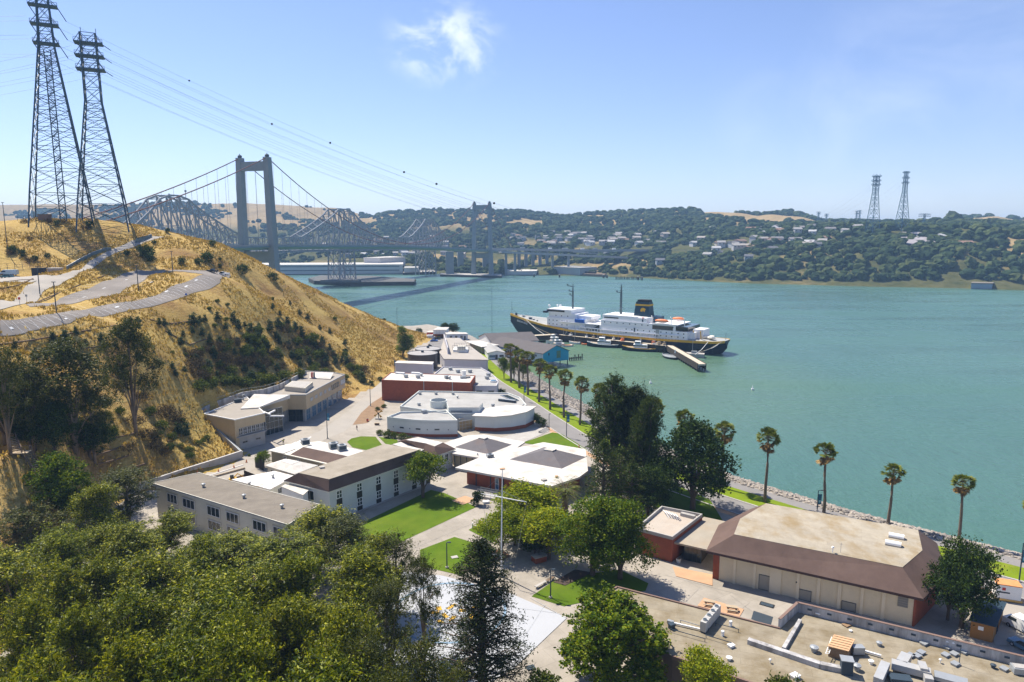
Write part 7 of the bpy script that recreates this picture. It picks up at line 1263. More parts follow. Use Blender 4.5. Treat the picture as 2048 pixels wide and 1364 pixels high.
rh = random.Random(4); spots = [(1715, 462, 1), (1690, 468, 1), (1660, 465, 0), (1625, 470, 3), (1598, 462, 0), (1560, 466, 2), (1530, 471, 3), (1548, 486, 2), (1590, 487, 0), (1618, 492, 3), (1510, 484, 1), (1470, 494, 0), (1432, 504, 3), (1445, 512, 4), (1545, 505, 4), (1497, 520, 4), (1415, 518, 1), (1885, 480, 3), (1930, 492, 2), (1320, 528, 4)]
for _ in range(115): x = rh.choice([rh.uniform(1020, 1380), rh.uniform(1020, 1250), rh.uniform(1380, 1660), rh.uniform(640, 960)]); spots.append((x, rh.uniform(468, 494) if x < 1400 and x > 1000 else (rh.uniform(455, 500) if x >= 1400 else rh.uniform(478, 515)), rh.randrange(6)))
for x, y, k in spots:
    p = PF(x, y); o = thing('house', 'small pitched roof house among trees on the far hillside', 'house', (p[0], p[1], p[2]), 'houses on the far hillside'); link('wall', hm[k % 6][0], o); link('roof', hm[k % 6][1], o); link('window', hm[k % 6][2], o); o.rotation_euler = (0, 0, rh.uniform(-.6, .6)); s = 1.1 + .3 * rh.random(); o.scale = (s, s, s)
b = MB(PF(1840, 478)); q = [PF(x, y) for x, y in ((1796, 468), (1852, 464), (1888, 486), (1850, 492), (1800, 490))]
bm_ = [np.array(p) + [0, -2.5, 1.5] for p in q]; b.add(bm_ + [np.array(p) + [0, 8, -6] for p in q], [(0, 1, 2, 3, 4), (0, 1, 6, 5), (1, 2, 7, 6), (2, 3, 8, 7), (3, 4, 9, 8), (4, 0, 5, 9)]); structure(b, 'grey_cutting', mat('grey_rock_face', (.30, .28, .29), .95, .3, .08, .5, stretch=(1.5, 1, .5)))
# ---------------------------------------------------------------- transmission towers
def pylon(label, c, H, base, waist_h, waist_w, top_w, arms, rz, npan, m, w0, ladder=False, group=None, spikes=True):
    t = thing('lattice_pylon', label, 'pylon', c, group); o = np.array(c, float); ca, sa = math.cos(rz), math.sin(rz)
    def pt(x, y, z): return o + [x * ca - y * sa, x * sa + y * ca, z]
    def hw(z): return (np.interp(z, [0, waist_h, H], [base, waist_w, top_w])) / 2
    cor = ((-1, -1), (1, -1), (1, 1), (-1, 1)); zs = [0]; z = 0
    k = (waist_w / base) ** (1 / npan); step = waist_h * (1 - k) / (1 - k ** npan)
    for i in range(npan): z += step; zs.append(min(z, waist_h)); step *= k
    zs += list(np.linspace(waist_h, H, max(3, int((H - waist_h) / max(2, waist_w * .9)) + 1))[1:])
    for x, y in cor:
        b = mb(t); 
        for z0, z1 in zip(zs[:-1], zs[1:]): b.bar(pt(x * hw(z0), y * hw(z0), z0 - (3 if z0 == 0 else 0)), pt(x * hw(z1), y * hw(z1), z1), w0)
        b.build('leg', m, t)
    b = mb(t)
    for z0, z1 in zip(zs[:-1], zs[1:]):
        zm = (z0 + z1) / 2
        for i in range(4):
            (x0, y0), (x1, y1) = cor[i], cor[(i + 1) % 4]; A_, B_ = hw(z0), hw(z1); b.bar(pt(x0 * A_, y0 * A_, z0), pt(x1 * B_, y1 * B_, z1), w0 * .45); b.bar(pt(x1 * A_, y1 * A_, z0), pt(x0 * B_, y0 * B_, z1), w0 * .45); b.bar(pt(x0 * B_, y0 * B_, z1), pt(x1 * B_, y1 * B_, z1), w0 * .5)
            if z1 - z0 > 6: C_ = hw(zm); b.bar(pt(x0 * C_, y0 * C_, zm), pt(x1 * C_, y1 * C_, zm), w0 * .3); mx_, my_ = (x0 + x1) / 2, (y0 + y1) / 2; b.bar(pt(x0 * C_, y0 * C_, zm), pt(mx_ * B_, my_ * B_, z1), w0 * .3); b.bar(pt(x1 * C_, y1 * C_, zm), pt(mx_ * B_, my_ * B_, z1), w0 * .3)
    tag(b.build('bracing', m, t), kind='stuff')
    ends = []
    for za, hl in arms:
        b = mb(t); h = hw(za)
        for y in (-1, 1):
            b.bar(pt(-hl, y * h, za), pt(hl, y * h, za), w0 * .8)
            for s in (-1, 1): b.bar(pt(s * h, y * h, za + h * 1.3), pt(s * hl, y * h, za), w0 * .5)
        for s in np.linspace(-hl, hl, 7): b.bar(pt(s, -h, za), pt(s, h, za), w0 * .6); b.bar(pt(s, -h, za), pt(s, -h, za + 1.6), w0 * .3)
        for y in (-1, 1): b.bar(pt(-hl, y * h, za + 1.6), pt(hl, y * h, za + 1.6), w0 * .3)
        b.prism([pt(-hl, -h, 0)[:2], pt(hl, -h, 0)[:2], pt(hl, h, 0)[:2], pt(-hl, h, 0)[:2]], o[2] + za - .25, o[2] + za - .05); arm = b.build('cross_arm', m, t)
        for s in (-1, 1):
            b = mb(t); p = pt(s * hl, 0, za); q = p + [1.6, 3.2, -1.5 if not ladder else -5]; b.tube([p, q], w0 * .38, 6); b.build('insulator', GREENM if False else STEELD, arm); ends.append(q)
    if ladder:
        b = mb(t); z = 0.0; k_ = 0
        for x, y in ((-1.3, -1.3), (1.3, -1.3), (1.3, 1.3), (-1.3, 1.3)): b.bar(pt(x, y, 0), pt(x, y, waist_h * .98), w0 * .4)
        while z < waist_h * .92:
            s = 1 if k_ % 2 else -1; b.obox(pt(-1.4 * s, -1, 0), pt(1.4 * s, -1, 0), .8, o[2] + z, o[2] + z + .1)
            for y in (-1, 1): b.bar(pt(-1.4 * s, y, z), pt(1.4 * s, y, z + 3), .25); b.bar(pt(-1.4 * s, y, z + 1.1), pt(1.4 * s, y, z + 4.1), .12)
            z += 3; k_ += 1
        b.build('stair_core', m, t)
    if spikes: b = mb(t); [b.bar(pt(x * hw(H), y * hw(H), H), pt(x * hw(H), y * hw(H), H + 3.5), .2) for x, y in ((1, 1), (-1, 1))]; b.build('spike', m, t)
    return t, ends
c1_ = D(127, 440, 332); c1_ = (c1_[0], c1_[1], T1(c1_[0], c1_[1])); c2_ = D(209, 449, 328); c2_ = (c2_[0], c2_[1], T1(c2_[0], c2_[1])); k1 = 332 / F; k2 = 328 / F
h1 = D(98, -16, 332)[2] - c1_[2]; z_ = lambda y, c, d, x=100: D(x, y, d)[2] - c[2]
_, e1 = pylon('tallest near pylon with an inner stair core, its top cut by the frame', c1_, h1, 25.5, z_(92, c1_, 332), 6.0, 4.2, [(z_(88, c1_, 332), 5.0), (z_(50, c1_, 332), 5.4), (z_(12, c1_, 332), 5.6)], .5, 11, STEELP, .52, True)
for za in (z_(130, c1_, 332), z_(285, c1_, 332)):
    pass
_, e2 = pylon('shorter near pylon on the hill crest with three cross arms', c2_, z_(68, c2_, 328, 182), 21.0, z_(204, c2_, 328, 182), 6.4, 6.0, [(z_(140, c2_, 328, 182), 5.6), (z_(113, c2_, 328, 182), 5.6), (z_(87, c2_, 328, 182), 5.6)], .45, 9, STEELP, .50)
c3_ = D(1746, 447, 1150); c3_ = (c3_[0], c3_[1], float(far_z(c3_[0], c3_[1])) - 2); c4_ = D(1804, 447, 1140); c4_ = (c4_[0], c4_[1], float(far_z(c4_[0], c4_[1])) - 2)
PFAR = mat('far_pylon_steel', (.06, .14, .20), .6, .1)
_, e3 = pylon('far pylon on the bluff with flat top and upright spikes', c3_, D(1747, 352, 1150)[2] - c3_[2], 17, D(1747, 385, 1150)[2] - c3_[2], 6.5, 6, [(D(1747, y, 1150)[2] - c3_[2], 7) for y in (370, 362, 353)], .3, 6, PFAR, .8)
_, e4 = pylon('far pylon on the bluff with a pointed head, right of its twin', c4_, D(1809, 343, 1140)[2] - c4_[2], 17, D(1809, 383, 1140)[2] - c4_[2], 5, 3.5, [(D(1809, y, 1140)[2] - c4_[2], 6) for y in (366, 356, 345)], .3, 6, PFAR, .8, spikes=False)
for i, (x, y0, y1, d, lab) in enumerate(((1848, 428, 446, 1350, 'small distant pylon right of the big pair on the bluff'), (1636, 424, 446, 1900, 'tiny distant pylon left of the bluff, nearest the brown hill'), (1652, 428, 446, 1900, 'tiny distant pylon second from the brown hill'), (1712, 422, 446, 1900, 'tiny distant pylon left of the flat topped one'), (1718, 421, 446, 1900, 'tiny distant pylon just left of the flat topped far one'))):
    p = D(x, y1, d); z = float(far_z(p[0], p[1])) - 1; pylon(lab, (p[0], p[1], z), D(x, y0, d)[2] - z, 7 if i else 9, (D(x, y0, d)[2] - z) * .6, 3, 2.4, [((D(x, y0, d)[2] - z) * f, 6 if i else 13) for f in ((.8, .97) if i else (.97, .85))], .2, 4, PFAR, .55, spikes=False)
def wire(a, c, sag, label, r=.05):
    n = 44; pts = [lerp(a, c, k / n) - np.array([0, 0, 4 * sag * (k / n) * (1 - k / n)]) for k in range(n + 1)]; b = MB(a); b.tube(pts, r, 3); single(b, 'power_line', WIREM, label, 'power line', 'power lines across the strait'); return pts
WL = []
for i, (a, c) in enumerate(zip(e1 + e2, e4 + e3)): WL.append(wire(a, c, 107 if i < 6 else 98, 'thin sagging power line crossing the strait between pylons'))
for i, a in enumerate(e1 + e2): bk = np.array(a) + np.array([-190, -30, (8 if i < 6 else -30) - (i % 6) * 1.5]); wire(np.array(a) + [-3, -3, 0], bk, 4, 'power line leaving the near pylons past the left edge')
for i, (x, y) in enumerate(((374, 156), (554, 223), (668, 282), (806, 325), (887, 362), (995, 388))):
    best = min(((abs(proj(p)[0] - x) + abs(proj(p)[1] - y)), j, k) for j, l_ in enumerate(WL) for k, p in enumerate(l_)); p = WL[best[1]][best[2]]; u = None
    b = MB(p); b.ball(p, .5 + .08 * i, 10); single(b, 'marker_ball', BLACK, 'dark marker ball strung on a power line', 'marker ball', 'marker balls on the power lines', True)
# hilltop hut and fence, hillside hut, poles
p = PT(90, 440, 280, 340); t = thing('hilltop_hut', 'small dark utility hut beside the foot of the tallest pylon', 'hut', p); b = mb(t); b.rbox(p, 4.6, 3.2, p[2] - 1, p[2] + 2.5, .1); b.build('wall', mat('hut_wall', (.20, .15, .13), .9, .1), t); b = mb(t); b.rbox(p, 5, 3.6, p[2] + 2.5, p[2] + 2.75, .1); b.build('roof', GREYROOF, t)
def chain_fence(label, pxs, h, m=STEELD, z=None):
    q = [PT(*a) if z is None else P(*a, z) for a in pxs]; t = thing('mesh_fence', label, 'fence', q[0]); b = mb(t)
    for a, c in zip(q[:-1], q[1:]):
        for f in (.35, .7, 1.0): b.bar(a + [0, 0, h * f], c + [0, 0, h * f], .07)
    b.build('rail', m, t)
    for a, c in zip(q[:-1], q[1:]):
        for u in (0, .5): b = mb(t); s = lerp(a, c, u); b.bar(s, s + [0, 0, h + .1], .12); b.build('post', m, t)
chain_fence('dark mesh fence round the pylon feet on the hill crest', [(35, 441), (60, 441), (85, 441), (110, 443), (150, 445)], 2.2); chain_fence('mesh fence behind the shed beside the hill road', [(0, 541), (30, 538), (60, 536), (95, 538), (128, 541)], 2.4)
p = PT(72, 551); t = thing('equipment_shed', 'open dark equipment shed beside the hill road', 'shed', p); b = mb(t); b.rbox(p + [0, 2, 0], 4.2, 2.6, p[2] - .5, p[2] + 2.9, .05); b.build('container', NAVY, t); b = mb(t); b.rbox(p + [5, 4, 0], 4.2, 3.0, p[2] - .5, p[2] + 2.6, .05); b.build('hut', mat('hut_pale_wall', (.40, .36, .34), .8, .1), t); b = mb(t); b.rbox(p + [5, 4, 0], 4.6, 3.4, p[2] + 2.6, p[2] + 2.8, .05); b.build('roof', WROOF, t)
for i, (x, yb, yt, lab) in enumerate(((113, 626, 564, 'dark light pole at the near edge of the planted bank'), (277, 581, 531, 'dark light pole on the bank between the hillside lots, middle one'), (346, 548, 503, 'dark light pole at the far end of the bank between the lots'), (80, 589, 533, 'dark light pole beside the hill road by the shed'), (9, 441, 405, 'thin lamp pole on the skyline at the left edge'), (312, 542, 531, 'short dark post by the far end of the upper lot'))):
    p = PT(x, yb); h = D(x, yt, p[1])[2] - p[2]; t = thing('light_pole', lab, 'light pole', p); b = mb(t); b.tube([p - [0, 0, .5], p + [0, 0, h]], [.17, .11], 6); b.build('pole', STEELD, t); b = mb(t); b.bar(p + [-.6, 0, h], p + [.6, 0, h], .2); b.build('lamp_head', STEELD, t)
t = thing('road_barrier', 'long curved guard wall along the upper side of the hill road', 'barrier', PT(215, 503)); b = mb(t); q = [PT(x, y) for x, y in ((134, 539), (160, 524), (185, 511), (210, 502), (222, 501))]
for a, c in zip(q[:-1], q[1:]): b.prism([a[:2] - [.15, .15], c[:2] - [.15, .15], c[:2] + [.15, .15], a[:2] + [.15, .15]], [a[2] - .5, c[2] - .5, c[2] - .5, a[2] - .5], [a[2] + 1.3, c[2] + 1.3, c[2] + 1.3, a[2] + 1.3])
b.build('wall', mat('grey_green_barrier', (.16, .20, .20), .8, .1), t); b = mb(t)
for a, c in zip(q[:-1], q[1:]): b.bar(a + [0, 0, 1.35], c + [0, 0, 1.35], .2)
b.build('coping', GALV, t)
t = thing('road_barrier', 'short straight guard wall at the crest of the hill road', 'barrier', PT(290, 478)); b = mb(t); a, c = PT(272, 486), PT(303, 474); b.prism([a[:2] - [.15, .15], c[:2] - [.15, .15], c[:2] + [.15, .15], a[:2] + [.15, .15]], [a[2] - .5, c[2] - .5] * 2, [a[2] + 1.3, c[2] + 1.3, c[2] + 1.3, a[2] + 1.3]); b.build('wall', MATS['grey_green_barrier'], t); b = mb(t); b.bar(a + [0, 0, 1.35], c + [0, 0, 1.35], .2); b.build('coping', GALV, t)
for i, (x, y, m_, lab) in enumerate(((54, 605, GALV, 'street sign on a thin post at the lot entrance'), (40, 612, RED, 'red and white warning sign at the lot entrance'), (373, 601, BLUE, 'small blue sign post at the edge of the lower lot'))): p = PT(x, y); t = thing('road_sign', lab, 'sign', p); b = mb(t); b.bar(p, p + [0, 0, 2.6], .1); b.build('post', GALV, t); b = mb(t); b.bx(p[0] - .35, p[0] + .35, p[1] - .06, p[1] - .02, p[2] + 1.9, p[2] + 2.6); b.build('sign_plate', m_, t)
# terracing logs on the slope
for i, L in enumerate([[(0, 690), (60, 682), (140, 668), (230, 652)], [(120, 705), (160, 700), (215, 690), (270, 676)], [(190, 912), (220, 903), (246, 893)], [(220, 880), (250, 872), (275, 866)], [(195, 930), (240, 918), (262, 910)], [(232, 946), (260, 938), (292, 928)], [(300, 640), (345, 648), (400, 640), (450, 628)], [(430, 702), (480, 698), (525, 690)], [(330, 662), (380, 690), (420, 676)], [(335, 884), (350, 876), (362, 872)], [(0, 578), (35, 572), (66, 558)], [(75, 605), (110, 590), (160, 570), (210, 551)], [(0, 566), (40, 561), (68, 560)], [(480, 760), (530, 740), (580, 725)]]):
    q = [PT(*a) for a in L]; b = MB(q[0]); b.tube([p + [0, 0, .15] for p in q], .22, 5); single(b, 'straw_wattle', mat('wattle', (.15, .10, .06) if i not in (2, 3, 4, 5) else (.15, .10, .06), .9, .2), 'low straw wattle roll lying across the golden slope', 'erosion roll', 'erosion rolls across the hillside')
# wooden stairs lower left
t = thing('hillside_stairs', 'weathered timber stairs with landing climbing the slope at the left', 'stairs', PT(60, 925)); lv = [(18, 872), (35, 915), (52, 913), (82, 960), (95, 985)]; q = [PT(*a) + [0, 0, 1.0] for a in lv]; top = q[0]
for a, c, nm in ((q[0], q[1], 'upper_flight'), (q[2], q[3], 'lower_flight')):
    n_ = 13; d = unit((c - a)[:2]); nn = np.array([-d[1], d[0]]); f = mb(t)
    for o in (-.8, .8): f.bar(v3(a[:2] + nn * o, a[2]), v3(c[:2] + nn * o, c[2]), .18); f.bar(v3(a[:2] + nn * o, a[2] + 1), v3(c[:2] + nn * o, c[2] + 1), .1); [f.bar(v3(lerp(a, c, u)[:2] + nn * o, lerp(a, c, u)[2] - 1.4), v3(lerp(a, c, u)[:2] + nn * o, lerp(a, c, u)[2] + 1), .12) for u in (0, .33, .66, 1)]
    fo = f.build(nm, WOOD, t)
    for k in range(n_): s = lerp(a, c, (k + .5) / n_); b = mb(t); b.prism([s[:2] - nn * .75 - d * .15, s[:2] + nn * .75 - d * .15, s[:2] + nn * .75 + d * .15, s[:2] - nn * .75 + d * .15], s[2], s[2] + .06); b.build('tread', WOODL, fo)
m_ = (q[1] + q[2]) / 2; b = mb(t); b.rbox(m_, 3.0, 2.0, m_[2] - .1, m_[2] + .05, .2); b.build('landing', WOODL, t); b = mb(t); [b.bar((m_[0] + x, m_[1] + y, m_[2] - 2.5), (m_[0] + x, m_[1] + y, m_[2] + 1.1), .14) for x in (-1.5, 1.5) for y in (-1, 1)]; b.bar(m_ + [-1.5, 1, 1.1], m_ + [1.5, 1, 1.1], .12); b.build('landing_rail', WOOD, t)
# ---------------------------------------------------------------- campus lamps, flagpole, statue, people
def lamp(x, yb, yt, lab, banner=0, z=G, kind='street_lamp', arm=.9, bm_=BLUE, hill=False):
    p = PT(x, yb) if hill else P(x, yb, z); h = D(x, yt, p[1])[2] - p[2]; t = thing(kind, lab, 'street lamp', p); b = mb(t); b.tube([p, p + [0, 0, h]], [.13, .09], 8); b.build('pole', STEELD, t); b = mb(t); b.bar(p + [0, 0, h], p + [arm, 0, h + .05], .1); b.rbox((p[0] + arm, p[1]), .6, .3, p[2] + h - .05, p[2] + h + .12); b.build('lamp_head', STEELD, t); b = mb(t); b.cyl(p, .3, p[2], p[2] + .3, 10); b.build('base', CONC, t)
    if banner:
        z1 = p[2] + h * .82; b = mb(t); b.bx(p[0] + .12, p[0] + .12 + .75, p[1] - .02, p[1] + .02, z1 - 2.4, z1); ba = b.build('banner', mat('banner_teal', (.03, .14, .24), .7, .08), t); b = mb(t); b.bx(p[0] + .2, p[0] + .75, p[1] - .04, p[1] - .025, z1 - 2.0, z1 - 1.4); b.build('banner_panel', mat('banner_pale', (.25, .50, .60), .7, .08), ba); b = mb(t); [b.bar((p[0], p[1], q), (p[0] + .9, p[1], q), .05) for q in (z1, z1 - 2.4)]; b.build('banner_bracket', STEELD, t)
lamp(1048, 803, 766, 'banner pole on the shore road kerb, farther of two', 1); lamp(1133, 875, 819, 'banner pole at the lawn corner by the shore road, nearer of two', 1); lamp(655, 877, 815, 'dark lamp pole with two pale banners standing in the campus lane', 1); lamp(741, 812, 759, 'dark lamp pole at the bend of the campus lane', 0, arm=-.6); lamp(789, 744, 716, 'lamp pole with teal banner left of the pale box building', 1, arm=-.3)
lamp(1634, 1022, 981, 'dark lamp pole with blue banner against the water above the hall roof', 1); lamp(2038, 1164, 1086, 'tall dark lamp pole with blue banner near the right edge', 1); lamp(894, 1136, 1085, 'short black lamp post on the lawn left of the open conifer', 0, arm=.5); lamp(1101, 1196, 1139, 'short black lamp post on the lawn right of the pale court', 0, arm=.5)
lamp(984, 668, 574, 'very tall slim light mast rising against the water behind the boathouse', 0, z=3, arm=.8); lamp(794, 637, 616, 'small street lamp on the far crest of the golden slope', 0, hill=True, arm=.7); lamp(1276, 1000, 955, 'lamp post under the tall pines by the shore road', 0, arm=.5); lamp(1098, 860, 828, 'short sign post at the shore road corner by the hedge', 0, arm=.2); lamp(1357, 1090, 1062, 'thin dark post behind the link roof', 0, arm=.2)
p = P(1003, 1152, G); t = thing('flagpole', 'tall white flagpole with a long crossing yard standing in the plaza', 'flagpole', p); h = D(1005, 938, p[1])[2] - G; b = mb(t); b.tube([p, p + [0, 0, h * .3], p + [.2, 0, h]], [.17, .14, .07], 10); b.build('mast', WHITE, t); b = mb(t); ya, yb_ = D(962, 987, p[1] + 2), D(1053, 1004, p[1] - 2); b.tube([ya, lerp(ya, yb_, .5), yb_], [.05, .09, .05], 8); b.build('yardarm', WHITE, t); b = mb(t); b.rbox(p + [.2, 0, 0], .9, .5, G + h - .05, G + h + .12, .2); b.build('cap', TERRA, t); b = mb(t); b.cyl(p, .45, G, G + .8, 10, .3); b.build('foot', WHITE, t)
for k, (u, tgt) in enumerate(((yb_, P(1030, 1128, G)), (ya, P(985, 1108, G)), (np.array([p[0] + .1, p[1], G + h * .95]), ya), (np.array([p[0] + .1, p[1], G + h * .8]), yb_))): b = mb(t); b.bar(u, tgt, .035); b.build('stay', GALV, t)
p = P(1146 - 52, 1125, G); p = P(1078 + 0, 1126, G); pa = P(1078, 1122, G); t = thing('brick_plinth', 'square red brick plinth in the shade of the plaza trees', 'plinth', pa); b = mb(t); b.rbox(pa, 2.5, 1.7, G, G + 1.1, .5); b.build('brick_base', BRICK, t); b = mb(t); b.rbox(pa, 2.7, 1.9, G + 1.1, G + 1.2, .5); b.build('cap', CONC, t)
def figure(name, label, cat, foot, h, cloth, legs, skin, hair, rz=0, pose=0, z0=None):
    """one skinned body from a joint skeleton, with clothing and hair as children"""
    t = thing(name, label, cat, foot); s = h / 1.75; ca, sa = math.cos(rz), math.sin(rz)
    def V(x, y, z): return ((x * ca - y * sa) * s, (x * sa + y * ca) * s, z * s)
    def skin_mesh(nm, J, E_, m, sub=1):
        me = bpy.data.meshes.new(nm); me.from_pydata([V(*j[:3]) for j in J], E_, []); o = link(nm, me, t); me.materials.append(m); md = o.modifiers.new('skin', 'SKIN'); md.use_smooth_shade = True
        for i, j in enumerate(J): me.skin_vertices[0].data[i].radius = (j[3] * s, j[3] * s)
        me.skin_vertices[0].data[0].use_root = True; o.modifiers.new('sub', 'SUBSURF').levels = sub; o.modifiers['sub'].render_levels = sub; return o
    st = .16 if pose else .1; J = [(0, 0, .95, .13), (0, 0, 1.18, .135), (0, 0, 1.40, .14), (0, .01, 1.50, .055), (0, .03, 1.60, .085), (0, .03, 1.68, .085), (-.10, 0, .90, .085), (-.11, st, .50, .06), (-.11, 0, .08, .045), (-.11, .14, .04, .04), (.10, 0, .90, .085), (.11, -st * .4, .50, .06), (.11, -st * 1.2, .08, .045), (.11, -st * 1.2 + .14, .04, .04), (-.20, 0, 1.40, .06), (-.27, -.05, 1.12, .045), (-.28, .10, .90, .035), (-.28, .15, .83, .035), (.20, 0, 1.40, .06), (.27, -.02, 1.12, .045), (.25, .16, .95, .035), (.24, .22, .92, .035)]
    E_ = [(0, 1), (1, 2), (2, 3), (3, 4), (4, 5), (0, 6), (6, 7), (7, 8), (8, 9), (0, 10), (10, 11), (11, 12), (12, 13), (2, 14), (14, 15), (15, 16), (16, 17), (2, 18), (18, 19), (19, 20), (20, 21)]
    skin_mesh('body', J, E_, skin)
    if cloth: skin_mesh('vest', [(0, 0, .98, .145), (0, 0, 1.18, .15), (0, 0, 1.42, .155), (-.21, 0, 1.41, .07), (.21, 0, 1.41, .07)], [(0, 1), (1, 2), (2, 3), (2, 4)], cloth)
    if legs: skin_mesh('trousers', [(0, 0, .96, .14), (-.10, 0, .90, .095), (-.11, st, .50, .07), (-.11, 0, .12, .055), (.10, 0, .90, .095), (.11, -st * .4, .50, .07), (.11, -st * 1.2, .12, .055)], [(0, 1), (1, 2), (2, 3), (0, 4), (4, 5), (5, 6)], legs)
    b = MB(); b.ball(np.array(V(0, .015, 1.70)), .098 * s, 8, .75); link('hair', b.mesh('hair', hair, True), t); return t
figure('person', 'person in a yellow hi vis vest and dark trousers walking beside the lane', 'person', P(567, 889, G + .03), 1.78, HIVIS, DENIM, SKIN, BLACK, .6, 1); figure('person', 'person in dark clothes standing alone on the pale campus lane', 'person', P(714, 861, G + .03), 1.85, DENIM, DENIM, SKIN, BLACK, 2.4, 1)
BRZ = mat('dark_bronze', (.03, .03, .028), .5, .1, metal=.5); figure('statue', 'dark bronze statue standing on the brick plinth', 'statue', (pa[0], pa[1], G + 1.2), 1.5, None, BRZ, BRZ, BRZ, .5)
p = P(757, 838, G); t = thing('anchor_sculpture', 'rusty yellow propeller and anchor sculpture by the curved building', 'sculpture', p)
for k in range(4): b = mb(t); a = k * math.pi / 2 + .5; c = p + [0, 0, 2.0]; b.loft([[c + [math.cos(a + e) * r_ * 1.0, .1 * sg, math.sin(a + e) * r_] for e, sg in ((-.12, -1), (.35 if r_ > .5 else .1, -1), (.35 if r_ > .5 else .1, 1), (-.12, 1))] for r_ in (.2, 1.0, 1.7)]); b.build('blade', mat('ochre_metal', (.42, .25, .06), .5, .2, 2), t)
b = mb(t); b.ball(p + [0, 0, 2.0], .35, 8); b.bar(p, p + [0, 0, 2], .25); b.build('hub', BRZ, t); b = mb(t); b.rbox(p, 2, 1.6, G, G + .3); b.build('base', CONC, t)
t = thing('litter_bin', 'round dark red bin on the lane near the sculpture', 'bin', P(735, 843, G)); p = P(735, 843, G); b = mb(t); b.cyl(p, .35, G, G + .9, 12); b.build('drum', RED, t); b = mb(t); b.cyl(p, .38, G + .9, G + 1.0, 12, .2); b.build('lid', BLACK, t)
t = thing('picnic_table', 'low pale picnic table beside the sculpture', 'picnic table', P(754, 850, G)); p = P(754, 850, G); b = mb(t); b.rbox(p, 1.8, .7, G + .7, G + .76); b.build('tabletop', WOODL, t); b = mb(t); b.rbox(p, 1.6, .1, G, G + .7); b.build('leg', WOOD, t)
for i, (A_, B_) in enumerate((((1071, 1178), (1092, 1166)), ((1093, 1166), (1108, 1158)))): a, c = P(*A_, G), P(*B_, G); t = thing('bench', ['pale concrete bench at the lawn corner of the plaza, nearer the court', 'dark bench by the lawn edge in the tree shade'][i], 'bench', lerp(a, c, .5)); b = mb(t); b.obox(a, c, .55, G + .38, G + .48); b.build('seat', CONC if i == 0 else WOOD, t); [(lambda b_: (b_.rbox(lerp(a, c, u), .4, .4, G, G + .38), b_.build('leg', CONC, t)))(mb(t)) for u in (.15, .85)]
a, c = P(985, 1112, G), P(1008, 1118, G); t = thing('bench', 'pale low bench behind the flagpole under the small yellow green tree', 'bench', lerp(a, c, .5)); b = mb(t); b.obox(a, c, .5, G + .38, G + .48); b.build('seat', CONC, t); [(lambda b_: (b_.rbox(lerp(a, c, u), .4, .4, G, G + .38), b_.build('leg', CONC, t)))(mb(t)) for u in (.15, .85)]
sheet('planting_bed', PL([(983, 1105), (1000, 1098), (1020, 1112), (1005, 1122), (985, 1120)], G), G + .13, mat('bark_mulch', (.27, .14, .08), .95, .2)); sheet('planting_bed', PL([(1106, 1165), (1150, 1140), (1185, 1146), (1130, 1172)], G), G + .13, mat('dark_mulch', (.07, .05, .04), .95, .2))
p = P(956, 1010, G); t = thing('topiary', 'clipped dark green topiary of stacked lobes beside the ramp', 'topiary', p); b = mb(t); b.tube([p, p + [0, 0, 2.6]], [.16, .1], 6); b.build('trunk', BARK, t)
cp_ = np.concatenate([crown_pts([(dx, dy, dz, r_, r_, r_ * .7)], 90, 14, .1, 7, .1) for dx, dy, dz, r_ in ((-.7, 0, .8, 1.0), (.1, 0, 1.5, 1.0), (.6, .1, 2.4, 1.15), (-.4, 0, 2.6, .9))]); o = link('crown', leaf_mesh('topiary_crown', cp_, np.full(len(cp_), .2), L_OAK, 3, 1.5), t)
b = MB(P(972, 1004, G)); q = P(972, 1006, G); b.rbox(q, 1.6, 1.0, G, G + .5, .4); single(b, 'stone_block', WHITE, 'small white stone block under the topiary edge', 'stone'); b = MB(P(944, 1052, G)); q = P(945, 1056, G); b.cyl(q, .25, G, G + .9, 8, .12); b.ball(q + [0, 0, 1.0], .2, 8); single(b, 'garden_figure', WHITE, 'small white garden ornament on the little lawn corner', 'ornament')
for x, y, lab in ((909, 1115, 'grey metal cover plate set in the lawn by the lamp post'), (1061, 1336, 'grey metal drain cover in the paving at the bottom edge')): q = P(x, y, G); b = MB(q); b.rbox(q, 1.3, 1.0, G + .1, G + .14, .4); single(b, 'drain_cover', STEELD if y > 1200 else CONC, lab, 'drain cover')
t = thing('entry_steps', 'short flight of concrete steps beside the clipped hedge', 'steps', P(1082, 862, G)); q = [P(1078, 866, G), P(1092, 858, G)]
for k in range(4): b = mb(t); b.obox(q[0] + [k * .35, -k * .2, 0], q[1] + [k * .35, -k * .2, 0], .4, G, G + .7 - .16 * k); b.build('step', CONC, t)
b = MB(P(1085, 850, G)); b.obox(P(1068, 851, G), P(1092, 854, G), .4, G, G + 1.0); single(b, 'low_wall', CONC, 'low concrete wall behind the clipped hedge steps', 'wall')
for i in range(3): a = P(1086 + 9 * i, 650, 0); 
